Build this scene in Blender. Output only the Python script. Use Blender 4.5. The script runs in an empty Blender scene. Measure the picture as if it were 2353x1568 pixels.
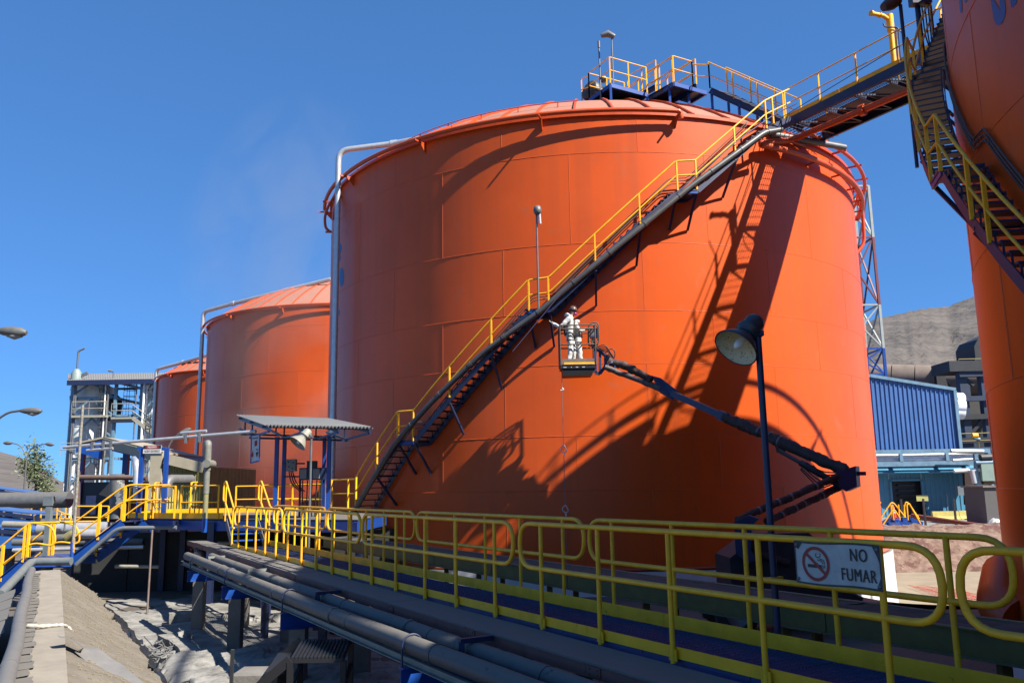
import bpy, bmesh, math, random
import numpy as np
from mathutils import Vector, Matrix
R_ = math.radians
rnd = random.Random(7)
scene = bpy.context.scene
COL = scene.collection

# ---------------------------------------------------------------- camera
F_PX, PITCH, ROLL = 1920.32, 0.171249, -0.0160768      # focal length in a 2352 px wide picture
_fw = np.array([0, math.cos(PITCH), math.sin(PITCH)])
_up0 = np.array([0, -math.sin(PITCH), math.cos(PITCH)])
_ri0 = np.array([1.0, 0, 0])
_ri = math.cos(ROLL)*_ri0 + math.sin(ROLL)*_up0
_up = -math.sin(ROLL)*_ri0 + math.cos(ROLL)*_up0
cam_data = bpy.data.cameras.new('camera')
cam_data.sensor_width = 36.0
cam_data.lens = F_PX/2352*36.0
cam_data.clip_start = 0.1
cam_data.clip_end = 20000
cam = bpy.data.objects.new('camera', cam_data)
COL.objects.link(cam)
cam.matrix_world = Matrix(((_ri[0], _up[0], -_fw[0], 0), (_ri[1], _up[1], -_fw[1], 0), (_ri[2], _up[2], -_fw[2], 0), (0, 0, 0, 1)))
scene.camera = cam

# ---------------------------------------------------------------- sky, sun, exposure
SUN_EL, SUN_AZ = R_(45.0), R_(123.0)                     # azimuth clockwise from the viewing direction
world = bpy.data.worlds.new('World')
scene.world = world
world.use_nodes = True
wn = world.node_tree
for n_ in list(wn.nodes):
    wn.nodes.remove(n_)
sky = wn.nodes.new('ShaderNodeTexSky')
sky.sky_type = 'NISHITA'
sky.sun_disc = False
sky.sun_elevation = SUN_EL
sky.sun_rotation = SUN_AZ
sky.altitude = 4000
sky.air_density = 1.0
sky.dust_density = 0.3
sky.ozone_density = 2.6
bg = wn.nodes.new('ShaderNodeBackground')
bg.inputs['Strength'].default_value = 0.1
sgam = wn.nodes.new('ShaderNodeGamma'); sgam.inputs[1].default_value = 0.5      # clear mountain air: deep, even blue
stint = wn.nodes.new('ShaderNodeMix'); stint.data_type = 'RGBA'; stint.blend_type = 'MULTIPLY'
stint.inputs['Factor'].default_value = 1.0; stint.inputs['B'].default_value = (0.39, 0.875, 1.585, 1)
wo = wn.nodes.new('ShaderNodeOutputWorld')
wn.links.new(sky.outputs[0], sgam.inputs[0])
wn.links.new(sgam.outputs[0], stint.inputs['A'])
wn.links.new(stint.outputs['Result'], bg.inputs[0])
wn.links.new(bg.outputs[0], wo.inputs[0])
sun_data = bpy.data.lights.new('sun', 'SUN')
sun_data.energy = 5.0
sun_data.angle = R_(0.55)
sun_data.color = (1.0, 0.945, 0.86)
sun = bpy.data.objects.new('sun', sun_data)
COL.objects.link(sun)
SUN_DIR = Vector((math.sin(SUN_AZ)*math.cos(SUN_EL), math.cos(SUN_AZ)*math.cos(SUN_EL), math.sin(SUN_EL)))
sun.rotation_euler = SUN_DIR.to_track_quat('Z', 'Y').to_euler()
sun.location = (30, -30, 40)
scene.view_settings.view_transform = 'Standard'
scene.view_settings.look = 'None'
scene.view_settings.gamma = 1
scene.view_settings.use_curve_mapping = False
scene.view_settings.exposure = 1.28
scene.render.engine = 'CYCLES'
scene.cycles.max_bounces = 6
scene.cycles.diffuse_bounces = 3

# ---------------------------------------------------------------- measuring helpers: survey the place from the camera station
def ray(u, v):
    r = _fw*F_PX + _ri*(u-1176) - _up*(v-784)
    return r/np.linalg.norm(r)
def at_z(u, v, z):
    r = ray(u, v); return r*(z/r[2])
def at_y(u, v, y):
    r = ray(u, v); return r*(y/r[1])
def at_plane(u, v, nrm, off):
    r = ray(u, v); return r*(off/(r[0]*nrm[0]+r[1]*nrm[1]))
def on_cyl(u, v, c, rad):
    r = ray(u, v); h = r[:2]; c = np.array(c[:2])
    A = h@h; B = -2*h@c; D = max(B*B-4*A*(c@c-rad*rad), 0)
    return r*((-B-math.sqrt(D))/(2*A))

# ---------------------------------------------------------------- mesh builder
def V3(p): return np.array([float(p[0]), float(p[1]), float(p[2])])
def unit(a):
    a = np.array(a, float); return a/max(np.linalg.norm(a), 1e-9)
def fillet(pts, rad, seg=4, closed=False):
    pts = [V3(p) for p in pts]; out = []
    n = len(pts)
    for i, p in enumerate(pts):
        if not closed and i in (0, n-1):
            out.append(p); continue
        a = pts[i-1]; b = pts[(i+1) % n]
        da, db = a-p, b-p
        la, lb = np.linalg.norm(da), np.linalg.norm(db)
        t = min(rad, la*.49, lb*.49)
        s, e = p+da/la*t, p+db/lb*t
        for k in range(seg+1):
            f = k/seg
            out.append((1-f)**2*s + 2*f*(1-f)*p + f*f*e)
    return out

class MB:
    def __init__(self): self.v = []; self.f = []; self.s = []
    def add(self, vs, fs, smooth=False):
        o = len(self.v)
        self.v.extend([tuple(map(float, p)) for p in vs])
        self.f.extend([tuple(i+o for i in q) for q in fs])
        self.s.extend([smooth]*len(fs)); return self
    def box(self, c, size, ax=None):
        c = V3(c); sx, sy, sz = [s/2 for s in size]
        ax = ax if ax is not None else np.eye(3)
        vs = [c + ax[0]*x + ax[1]*y + ax[2]*z for x in (-sx, sx) for y in (-sy, sy) for z in (-sz, sz)]
        return self.add(vs, [(0, 1, 3, 2), (4, 6, 7, 5), (0, 4, 5, 1), (2, 3, 7, 6), (0, 2, 6, 4), (1, 5, 7, 3)])
    def frame(self, p, q, up=(0, 0, 1)):
        d = unit(V3(q)-V3(p)); up = np.array(up, float)
        if abs(d@unit(up)) > .98: up = np.array([0, 1.0, 0]) if abs(d[1]) < .9 else np.array([1.0, 0, 0])
        s = unit(np.cross(d, up)); u = np.cross(s, d); return d, s, u
    def beam(self, p, q, w, h, up=(0, 0, 1), du=0, ds=0):
        p, q = V3(p), V3(q); d, s, u = self.frame(p, q, up)
        L = np.linalg.norm(q-p)
        return self.box((p+q)/2+u*du+s*ds, (L, w, h), np.array([d, s, u]))
    def ibeam(self, p, q, w, h, t=.012, up=(0, 0, 1)):
        self.beam(p, q, w, t, up, du=h/2-t/2); self.beam(p, q, w, t, up, du=-h/2+t/2)
        return self.beam(p, q, t, h-2*t, up)
    def channel(self, p, q, w, h, t=.012, up=(0, 0, 1), side=1):
        self.beam(p, q, w, t, up, du=h/2-t/2, ds=side*w/2); self.beam(p, q, w, t, up, du=-h/2+t/2, ds=side*w/2)
        return self.beam(p, q, t, h-2*t, up, ds=side*t/2)
    def tube(self, pts, r, n=8, closed=False, caps=True):
        pts = [V3(p) for p in pts]; m = len(pts)
        rs = r if hasattr(r, '__len__') else [r]*m
        nrm = None; rings = []
        for i in range(m):
            a = pts[i-1] if (i > 0 or closed) else pts[i]
            b = pts[(i+1) % m] if (i < m-1 or closed) else pts[i]
            d = unit(b-a)
            if nrm is None:
                t = np.array([0, 0, 1.0]) if abs(d[2]) < .9 else np.array([1.0, 0, 0])
                nrm = unit(np.cross(d, t))
            nrm = unit(nrm - d*(nrm@d)); bn = np.cross(d, nrm)
            rings.append([pts[i]+rs[i]*(math.cos(2*math.pi*k/n)*nrm+math.sin(2*math.pi*k/n)*bn) for k in range(n)])
        vs = [p for g in rings for p in g]; fs = []
        for i in range(m if closed else m-1):
            j = (i+1) % m
            for k in range(n):
                l = (k+1) % n
                fs.append((i*n+k, j*n+k, j*n+l, i*n+l))
        self.add(vs, fs, True)
        if caps and not closed:
            self.add(rings[0], [tuple(range(n))]); self.add(rings[-1], [tuple(reversed(range(n)))])
        return self
    def lathe(self, prof, c=(0, 0, 0), n=24, axis=(0, 0, 1), smooth=True, a0=0, a1=2*math.pi):
        c = V3(c); d = unit(axis)
        t = np.array([1.0, 0, 0]) if abs(d[0]) < .9 else np.array([0, 1.0, 0])
        s = unit(t-d*(t@d)); u = np.cross(d, s)
        full = abs(a1-a0-2*math.pi) < 1e-6
        nn = n if full else n+1
        vs = [c+d*z+r*(math.cos(a0+(a1-a0)*k/n)*s+math.sin(a0+(a1-a0)*k/n)*u) for r, z in prof for k in range(nn)]
        fs = []
        for i in range(len(prof)-1):
            for k in range(n):
                l = (k+1) % nn
                fs.append((i*nn+k, i*nn+l, (i+1)*nn+l, (i+1)*nn+k))
        return self.add(vs, fs, smooth)
    def prism(self, poly, ext):
        n = len(poly); e = V3(ext); a = [V3(p) for p in poly]; b = [p+e for p in a]
        fs = [tuple(reversed(range(n))), tuple(range(n, 2*n))]+[(i, (i+1) % n, (i+1) % n+n, i+n) for i in range(n)]
        return self.add(a+b, fs)
    def quad(self, a, b, c, d): return self.add([a, b, c, d], [(0, 1, 2, 3)])
    def grid(self, fn, nu, nv, smooth=True):
        vs = [fn(i/nu, j/nv) for i in range(nu+1) for j in range(nv+1)]
        fs = [(i*(nv+1)+j, (i+1)*(nv+1)+j, (i+1)*(nv+1)+j+1, i*(nv+1)+j+1) for i in range(nu) for j in range(nv)]
        return self.add(vs, fs, smooth)
    def ball(self, c, r, n=12, sc=(1, 1, 1)):
        c = V3(c); sc = np.array(sc)
        return self.grid(lambda a, b: c+sc*r*np.array([math.sin(math.pi*a)*math.cos(2*math.pi*b), math.sin(math.pi*a)*math.sin(2*math.pi*b), math.cos(math.pi*a)]), n//2+1, n)
    def mesh(self, name, mat, off=(0, 0, 0)):
        me = bpy.data.meshes.new(name)
        o = V3(off)
        me.from_pydata([(p[0]-o[0], p[1]-o[1], p[2]-o[2]) for p in self.v], [], self.f)
        me.polygons.foreach_set('use_smooth', self.s)
        if mat is not None: me.materials.append(mat)
        me.update(); return me
    def build(self, name, mat, parent=None, kind=None, label=None):
        if parent is not None:
            ob = bpy.data.objects.new(name, self.mesh(name, mat, ROOT[parent.name]))
            ob.parent = parent; ROOT[ob.name] = ROOT[parent.name]
        else:
            a = np.array(self.v); o = (a.min(0)+a.max(0))/2; o[2] = a[:, 2].min()
            ob = bpy.data.objects.new(name, self.mesh(name, mat, o)); ob.location = o; ROOT[ob.name] = o
        COL.objects.link(ob)
        if kind: ob['kind'] = kind
        if label: ob['label'] = label
        return ob
ROOT = {}
def tag(o, label, cat, group=None):
    o['label'] = label; o['category'] = cat
    if group: o['group'] = group
    return o
def thing(name, label, cat, loc=(0, 0, 0), group=None):
    o = bpy.data.objects.new(name, None); o.empty_display_size = .2
    COL.objects.link(o); o.location = tuple(map(float, loc)); ROOT[o.name] = V3(loc)
    return tag(o, label, cat, group)
def put(me, name, parent, loc, rz=0.0):
    ob = bpy.data.objects.new(name, me); COL.objects.link(ob)
    o = ROOT[parent.name]; ob.parent = parent
    ob.location = (loc[0]-o[0], loc[1]-o[1], loc[2]-o[2]); ob.rotation_euler = (0, 0, rz)
    ROOT[ob.name] = V3(loc); return ob
def dup(root, loc, label=None, rz=None):
    r = root.copy(); COL.objects.link(r); r.location = tuple(map(float, loc)); ROOT[r.name] = V3(loc)
    if rz is not None: r.rotation_euler = (0, 0, rz)
    if label: r['label'] = label
    for ch in list(root.children):
        c = ch.copy(); COL.objects.link(c); c.parent = r
        for g in list(ch.children):
            d = g.copy(); COL.objects.link(d); d.parent = c
    return r

# ---------------------------------------------------------------- materials
MATS = {}
ALB = .60
def mat(name, col, rough=.5, metal=0.0, var=.12, scale=2.0, bump=0.0, bscale=30.0, dust=0.0, dustcol=(.215, .19, .155), spec=None, col2=None, streak=0.0, coat=0.0, chips=0.0, cscale=30.0, chipcol=(.14, .06, .03), ct=.64):
    m = bpy.data.materials.new(name); m.use_nodes = True; nt = m.node_tree
    L = nt.links.new; b = nt.nodes['Principled BSDF']
    b.inputs['Roughness'].default_value = rough; b.inputs['Metallic'].default_value = metal
    if spec is not None: b.inputs['Specular IOR Level'].default_value = spec
    if coat: b.inputs['Coat Weight'].default_value = coat
    geo = nt.nodes.new('ShaderNodeNewGeometry')
    no = nt.nodes.new('ShaderNodeTexNoise'); no.inputs['Scale'].default_value = scale
    no.inputs['Detail'].default_value = 6; no.inputs['Roughness'].default_value = .62
    L(geo.outputs['Position'], no.inputs['Vector'])
    mr = nt.nodes.new('ShaderNodeMapRange'); mr.inputs[1].default_value = .3; mr.inputs[2].default_value = .7
    L(no.outputs['Fac'], mr.inputs[0])
    mx = nt.nodes.new('ShaderNodeMix'); mx.data_type = 'RGBA'
    c = np.array(col)*ALB; k = var; dustcol = np.array(dustcol)*ALB
    c2 = np.array(col2)*ALB if col2 is not None else np.clip(c*(1-k), 0, 1)
    c1 = np.clip(c*(1+k*.6), 0, 1) if col2 is None else c
    mx.inputs['A'].default_value = (*c2, 1); mx.inputs['B'].default_value = (*c1, 1)
    L(mr.outputs[0], mx.inputs['Factor']); out = mx.outputs['Result']
    if streak:
        mp = nt.nodes.new('ShaderNodeMapping'); mp.inputs['Scale'].default_value = (1.6, 1.6, .05)
        L(geo.outputs['Position'], mp.inputs[0])
        n3 = nt.nodes.new('ShaderNodeTexNoise'); n3.inputs['Scale'].default_value = 1.5; n3.inputs['Detail'].default_value = 5
        L(mp.outputs[0], n3.inputs['Vector'])
        r3 = nt.nodes.new('ShaderNodeMapRange'); r3.inputs[1].default_value = .5; r3.inputs[2].default_value = .8; r3.inputs[4].default_value = streak
        L(n3.outputs['Fac'], r3.inputs[0])
        m3 = nt.nodes.new('ShaderNodeMix'); m3.data_type = 'RGBA'; m3.inputs['B'].default_value = (*dustcol, 1)
        L(r3.outputs[0], m3.inputs['Factor']); L(out, m3.inputs['A']); out = m3.outputs['Result']
    if dust:
        sx = nt.nodes.new('ShaderNodeSeparateXYZ'); L(geo.outputs['Normal'], sx.inputs[0])
        n2 = nt.nodes.new('ShaderNodeTexNoise'); n2.inputs['Scale'].default_value = 3.0; n2.inputs['Detail'].default_value = 8
        L(geo.outputs['Position'], n2.inputs['Vector'])
        ad = nt.nodes.new('ShaderNodeMath'); ad.operation = 'MULTIPLY_ADD'; ad.inputs[1].default_value = .9; ad.inputs[2].default_value = -.45
        L(n2.outputs['Fac'], ad.inputs[0])
        a2 = nt.nodes.new('ShaderNodeMath'); L(sx.outputs['Z'], a2.inputs[0]); L(ad.outputs[0], a2.inputs[1])
        r2 = nt.nodes.new('ShaderNodeMapRange'); r2.inputs[1].default_value = .25; r2.inputs[2].default_value = .8; r2.inputs[4].default_value = dust
        L(a2.outputs[0], r2.inputs[0])
        m2 = nt.nodes.new('ShaderNodeMix'); m2.data_type = 'RGBA'; m2.inputs['B'].default_value = (*dustcol, 1)
        L(r2.outputs[0], m2.inputs['Factor']); L(out, m2.inputs['A']); out = m2.outputs['Result']
        ra = nt.nodes.new('ShaderNodeMath'); ra.operation = 'MULTIPLY_ADD'; ra.inputs[1].default_value = (.9-rough); ra.inputs[2].default_value = rough
        L(r2.outputs[0], ra.inputs[0]); L(ra.outputs[0], b.inputs['Roughness'])
    if chips:
        n4 = nt.nodes.new('ShaderNodeTexNoise'); n4.inputs['Scale'].default_value = cscale; n4.inputs['Detail'].default_value = 8; n4.inputs['Roughness'].default_value = .7
        L(geo.outputs['Position'], n4.inputs['Vector'])
        r4 = nt.nodes.new('ShaderNodeMapRange'); r4.inputs[1].default_value = ct; r4.inputs[2].default_value = ct+.05; r4.inputs[4].default_value = chips
        L(n4.outputs['Fac'], r4.inputs[0])
        m4 = nt.nodes.new('ShaderNodeMix'); m4.data_type = 'RGBA'; m4.inputs['B'].default_value = (*(np.array(chipcol)*ALB), 1)
        L(r4.outputs[0], m4.inputs['Factor']); L(out, m4.inputs['A']); out = m4.outputs['Result']
    L(out, b.inputs['Base Color'])
    if bump:
        bn = nt.nodes.new('ShaderNodeTexNoise'); bn.inputs['Scale'].default_value = bscale; bn.inputs['Detail'].default_value = 6
        L(geo.outputs['Position'], bn.inputs['Vector'])
        bp = nt.nodes.new('ShaderNodeBump'); bp.inputs['Strength'].default_value = bump; bp.inputs['Distance'].default_value = .02
        L(bn.outputs['Fac'], bp.inputs['Height']); L(bp.outputs[0], b.inputs['Normal'])
    MATS[name] = m; return m

ORANGE = mat('orange_paint', (.92, .128, .011), .38, var=.13, scale=.28, bump=.22, bscale=.9, streak=.32, dustcol=(.42, .10, .04), spec=.3, chips=.35, cscale=1.3, ct=.60, chipcol=(.62, .17, .07))
ROOFOR = mat('orange_roof_dusty', (.72, .11, .025), .5, var=.15, scale=1.2, dust=.62, dustcol=(.42, .30, .22))
RIBOR = mat('orange_bright', (.80, .105, .012), .4, var=.1)
YEL = mat('yellow_paint', (1.42, .70, .020), .42, var=.2, scale=5, bump=.12, bscale=45, dust=.42, dustcol=(.42, .30, .10), spec=.35, chips=.8, cscale=14, ct=.645)
YELTOE = mat('yellow_toe', (1.4, .68, .022), .45, var=.2, scale=3, bump=.1, bscale=30, dust=.3, dustcol=(.42, .31, .11), spec=.3, chips=.75, cscale=9, ct=.64)
BLUE = mat('blue_steel', (.010, .085, .42), .4, var=.2, scale=3, dust=.28, dustcol=(.25, .24, .23))
NAVY = mat('navy_steel', (.022, .036, .105), .45, var=.25, scale=3, dust=.2, dustcol=(.2, .17, .14))
GALV = mat('galvanised_pipe', (.85, .86, .86), .38, metal=.55, var=.15, scale=6)
GREYP = mat('grey_painted_pipe', (.13, .135, .135), .45, metal=.2, var=.2, scale=3, dust=.5)
DUSTP = mat('dusty_grey_pipe', (.07, .085, .10), .55, var=.2, scale=4, bump=.12, bscale=20, dust=.9, dustcol=(.205, .185, .155), chips=.7, cscale=5, ct=.60, chipcol=(.05, .05, .055))
CONC = mat('concrete', (.26, .24, .205), .85, var=.25, scale=2.5, bump=.4, bscale=18)
GRND = mat('dusty_ground', (.20, .165, .125), .95, var=.3, scale=.35, bump=.9, bscale=9, col2=(.105, .085, .068))
DARK = mat('dark_steel', (.035, .036, .04), .5, var=.3, scale=4, dust=.4)
RUST = mat('rusty_steel', (.15, .085, .065), .7, var=.35, scale=4, dust=.6)
WHITE = mat('white_paint', (.78, .78, .76), .5, var=.08, scale=4)
BLACKP = mat('black_paint', (.02, .02, .022), .5, var=.1)
REDP = mat('red_print', (.35, .02, .02), .5, var=.1)
GREYG = mat('grey_steel', (.22, .23, .24), .5, metal=.3, var=.2, scale=4, dust=.6)
# ================================================================ SETTING
GZ = -3.5
def sst(x): x = min(max(x, 0), 1); return x*x*(3-2*x)
def gz_at(x, y): return GZ-1.5*sst((x-10)/4)*sst((y-24)/5)*(1-sst((y-49)/5))
def gfn(a, b):
    x = -400+800*a; y = -60+760*b
    return np.array((x, y, gz_at(x, y) + .05*math.sin(x*.7)*math.sin(y*.6)))
MB().grid(gfn, 300, 300).build('ground', GRND, kind='structure')

# ================================================================ TANKS
TC = np.array([3.793, 40.483]); TR = 12.479
TZ0, TZ1 = -2.72, 13.04
SEAMS = [TZ0, -.18, 1.62, 4.03, 5.85, 8.27, 11.57, TZ1]
WELD = mat('weld_seam_paint', (.86, .135, .02), .4, var=.05)
CHIME = mat('tank_base_paint', (.62, .11, .03), .5, var=.15, dust=.5)
BLUEL = mat('blue_lettering', (.02, .10, .34), .45, var=.1)
def seam_mesh(c, rad, z, a0, a1, n):
    m = MB(); m.tube([(c[0]+rad*math.sin(a0+(a1-a0)*k/n), c[1]-rad*math.cos(a0+(a1-a0)*k/n), z) for k in range(n+1)], .011, 4, caps=False)
    return m
def cyl_sheet(m, c, rad, z0, z1, a0, a1, n):
    m.grid(lambda a, b: np.array([c[0]+rad*math.sin(a0+(a1-a0)*a), c[1]-rad*math.cos(a0+(a1-a0)*a), z0+(z1-z0)*b]), n, 1)
    return m
def storage_tank(label, c, rad, seams, nplate, ribs, pipe_arc, beta=38.0, plates=True, roof=True, phase=0.0, pr=.34, pz=-.03):
    t = thing('storage_tank', label, 'storage tank', (c[0], c[1], seams[0]), 'row of orange storage tanks')
    z0, z1 = seams[0], seams[-1]
    # inner shell just behind the plates, so a seam reads as a thin dark-to-light line
    cyl_sheet(MB(), c, rad-.02, z0, z1, 0, 2*math.pi, 128).build('shell', ORANGE, t)
    da = 2*math.pi/nplate
    if plates:
        for i in range(len(seams)-1):
            gap = .0035/rad
            m = MB(); cyl_sheet(m, (0, 0), rad, seams[i]+.003, seams[i+1]-.003, gap, da-gap, 14)
            me = m.mesh('shell_plate', ORANGE)
            for k in range(nplate):
                a = da*(k+.5*(i % 2))+phase
                put(me, 'shell_plate', t, (c[0], c[1], 0), a)
        w = MB()
        for i in range(1, len(seams)-1):
            s = seam_mesh(c, rad, seams[i], 0, 2*math.pi, 160); w.add(s.v, s.f, True)
        for i in range(len(seams)-1):
            for k in range(nplate):
                a = da*(k+.5*(i % 2))+phase
                p = (c[0]+rad*math.sin(a), c[1]-rad*math.cos(a))
                w.tube([(*p, seams[i]), (*p, seams[i+1])], .009, 4, caps=False)
        w.build('weld_bead', WELD, t)
    # base chime
    MB().lathe([(rad+.005, z0+.03), (rad+.25, z0+.03), (rad+.25, z0-.02), (rad-.1, z0-.02)], (c[0], c[1], 0), 96).build('base_plate', CHIME, t)
    # dome roof
    Rs = rad/math.sin(R_(beta)); h0 = z1-Rs*math.cos(R_(beta))
    if roof:
        MB().lathe([(Rs*math.sin(R_(beta)*k/14), h0+Rs*math.cos(R_(beta)*k/14)) for k in range(14, -1, -1)], (c[0], c[1], 0), 108).build('roof', ROOFOR, t)
        rim = MB().lathe([(rad+.006, z1-.10), (rad+.10, z1-.10), (rad+.10, z1+.02), (rad-.02, z1+.03)], (c[0], c[1], 0), 128, smooth=False)
        rim.build('rim', RIBOR, t)
        m = MB()
        arc = [(Rs*math.sin(R_(beta)*k/10), h0+Rs*math.cos(R_(beta)*k/10)) for k in range(10, 0, -1)]
        for w_, dz in ((.035, .09),):
            pts = [np.array([0, -r, z]) for r, z in arc]
            for p, q in zip(pts[:-1], pts[1:]): m.beam(p, q, w_*2, dz, du=dz/2)
        me = m.mesh('roof_rib', RIBOR)
        for k in range(ribs): put(me, 'roof_rib', t, (c[0], c[1], 0), 2*math.pi*k/ribs)
    # ring main with its brackets
    if pipe_arc:
        a0, a1 = R_(pipe_arc[0]), R_(pipe_arc[1]); n = int(abs(a1-a0)*24)
        PR, PZ = rad+pr, z1+pz
        m = MB().tube([(c[0]+PR*math.sin(a0+(a1-a0)*k/n), c[1]-PR*math.cos(a0+(a1-a0)*k/n), PZ) for k in range(n+1)], .085, 8)
        e = np.array([c[0]+PR*math.sin(a1), c[1]-PR*math.cos(a1), PZ])
        m.tube([e, e+np.array([.08, 0, -.06]), e+np.array([.1, .05, -.26])], .1, 8)
        m.build('ring_pipe', RIBOR, t)
        b = MB(); b.beam((0, -rad-.01, PZ-.14), (0, -rad-pr-.28, PZ-.14), .05, .06); b.prism([(-.02, -rad-.01, PZ-.18), (-.02, -rad-pr*.9, PZ-.18), (-.02, -rad-.01, PZ-.5)], (.04, 0, 0))
        me = b.mesh('pipe_bracket', RIBOR)
        nb = max(2, int(round(abs(a1-a0)/R_(21))))
        for k in range(nb+1):
            put(me, 'pipe_bracket', t, (c[0], c[1], 0), a0+(a1-a0)*k/nb)
    return t
main_tank = storage_tank('largest orange storage tank with a staircase curling up its side', TC, TR, SEAMS, 16, 54, (-78, 10), phase=R_(-19.0))
C2, C3 = np.array([-13.0, 71.0]), np.array([-30.3, 102.6])
storage_tank('orange storage tank partly hidden behind the one with the staircase', C2, TR, SEAMS, 16, 54, (-85, 30), phase=R_(-10))
storage_tank('smallest looking orange storage tank, beside the white silos', C3, TR, SEAMS, 16, 54, (-85, 30), phase=R_(-4))
C4 = np.array([20.4, 10.7]); R4 = TR
S4 = SEAMS
right_tank = storage_tank('orange tank cut off by the right edge, wrapped by dark spiral stairs', C4, R4, S4, 16, 54, (118, 300), phase=R_(8), pr=.8, pz=.3)
# second ring under the rim, right part of the main tank, with a loop of pipe beyond the shell
def arc_pts(c, rad, z, a0, a1, n=24):
    return [np.array([c[0]+rad*math.sin(R_(a0+(a1-a0)*k/n)), c[1]-rad*math.cos(R_(a0+(a1-a0)*k/n)), z]) for k in range(n+1)]
m = MB().tube(arc_pts(TC, TR+.34, 12.12, 26, 78), .12, 8); m.tube(arc_pts(TC, TR+.52, 12.95, 34, 80), .08, 8)
m.tube(arc_pts(TC, TR+.2, 12.62, 30, 78), .06, 8)
e = arc_pts(TC, TR+.4, 12.95, 78, 79)[0]
m.tube(fillet([e, e+np.array([.35, .3, -.2]), e+np.array([.3, .3, -2.0]), e+np.array([-.3, .2, -2.6])], .8, 6), .085, 8)
m.build('ring_pipe', RIBOR, main_tank)
for a in (38, 47, 56, 64, 71, 77):
    q = arc_pts(TC, TR, 12.95, a, a+1)[0]; o = arc_pts(TC, TR+.68, 12.95, a, a+1)[0]
    MB().beam(q, o, .06, .07).build('pipe_bracket', RIBOR, main_tank); q[2] = o[2] = 12.0; o = q+(o-q)*.5; MB().beam(q, o, .06, .06).build('pipe_bracket', RIBOR, main_tank)
# loop of pipe past the left edge
m = MB(); e = on_cyl(755, 440, TC, TR+.5)
l = [at_y(u, v, e[1]) for u, v in [(785, 432), (757, 465), (745, 500), (748, 525), (760, 533)]]
m.tube(fillet(l, .5, 4), .06, 8); l = [at_y(u, v, e[1]) for u, v in [(790, 440), (770, 470), (765, 505)]]; m.tube(fillet(l, .4, 4), .05, 8)
m.beam(at_y(742, 463, e[1]), at_y(768, 464, e[1]), .07, .07); m.beam(at_y(748, 533, e[1]), at_y(762, 533, e[1]), .07, .07)
m.build('drain_pipe', RIBOR, main_tank)
# blue numerals painted down the left edge, and lettering on the tank at the right
def painted(parent, polys, c, rad, name='painted_letter'):
    for poly in polys:
        cu = np.mean([p[0] for p in poly]); cv = np.mean([p[1] for p in poly])
        bm = bmesh.new(); vs = []
        for u, v in poly:
            vs.append(bm.verts.new(on_cyl(u, v, c, rad+.006)-ROOT[parent.name]))
        bm.faces.new(vs); bmesh.ops.triangulate(bm, faces=bm.faces[:])
        for _ in range(3):
            bmesh.ops.subdivide_edges(bm, edges=[e_ for e_ in bm.edges if e_.calc_length() > .25], cuts=1)
            bmesh.ops.triangulate(bm, faces=bm.faces[:])
        o = ROOT[parent.name]
        for v in bm.verts:
            d = np.array([v.co.x+o[0]-c[0], v.co.y+o[1]-c[1]]); d = d/np.linalg.norm(d)*(rad+.006)
            v.co.x = c[0]+d[0]-o[0]; v.co.y = c[1]+d[1]-o[1]
        me = bpy.data.meshes.new(name); bm.to_mesh(me); bm.free(); me.materials.append(BLUEL)
        ob = bpy.data.objects.new(name, me); COL.objects.link(ob); ob.parent = parent; ROOT[ob.name] = o
def F(x, y): return ((2880+x*.3062)/1.3605, y*.3062/1.3605)
painted(right_tank, [
    [F(380, 0), F(410, 0), F(414, 120), F(404, 135), F(392, 130)],
    [F(432, 0), F(466, 0), F(452, 30), F(440, 34)],
    [F(704, 0), F(735, 0), F(768, 130), F(785, 165), F(800, 160), F(806, 130), F(792, 0), F(846, 0), F(856, 110), F(848, 175), F(822, 235), F(785, 266), F(758, 255), F(735, 190), F(720, 100)],
    [F(903, 0), F(972, 0), F(966, 35), F(920, 84), F(910, 60)]], C4, R4)
def Fm(x, y): return ((900+x*.3827)/1.3605, (300+y*.3827)/1.3605)
def ringpoly(cx, cy, rx, ry, w):
    o = [(cx+rx*math.cos(t), cy+ry*math.sin(t)) for t in np.linspace(math.pi/2, math.pi*2.5-.02, 22)]
    i = [(cx+(rx-w)*math.cos(t), cy+(ry-w*1.4)*math.sin(t)) for t in np.linspace(math.pi/2, math.pi*2.5-.02, 22)]
    return o+i[::-1]
painted(main_tank, [[Fm(*p) for p in ringpoly(437, 1478, 19, 78, 9)],
    [Fm(415, 1200), Fm(430, 1205), Fm(437, 1230), Fm(435, 1265), Fm(418, 1310), Fm(432, 1322), Fm(430, 1345), Fm(408, 1345), Fm(408, 1300), Fm(424, 1262), Fm(424, 1230), Fm(414, 1222)],
    [(776, 712), (780, 712), (780, 724), (776, 724)]], TC, TR)
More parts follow.
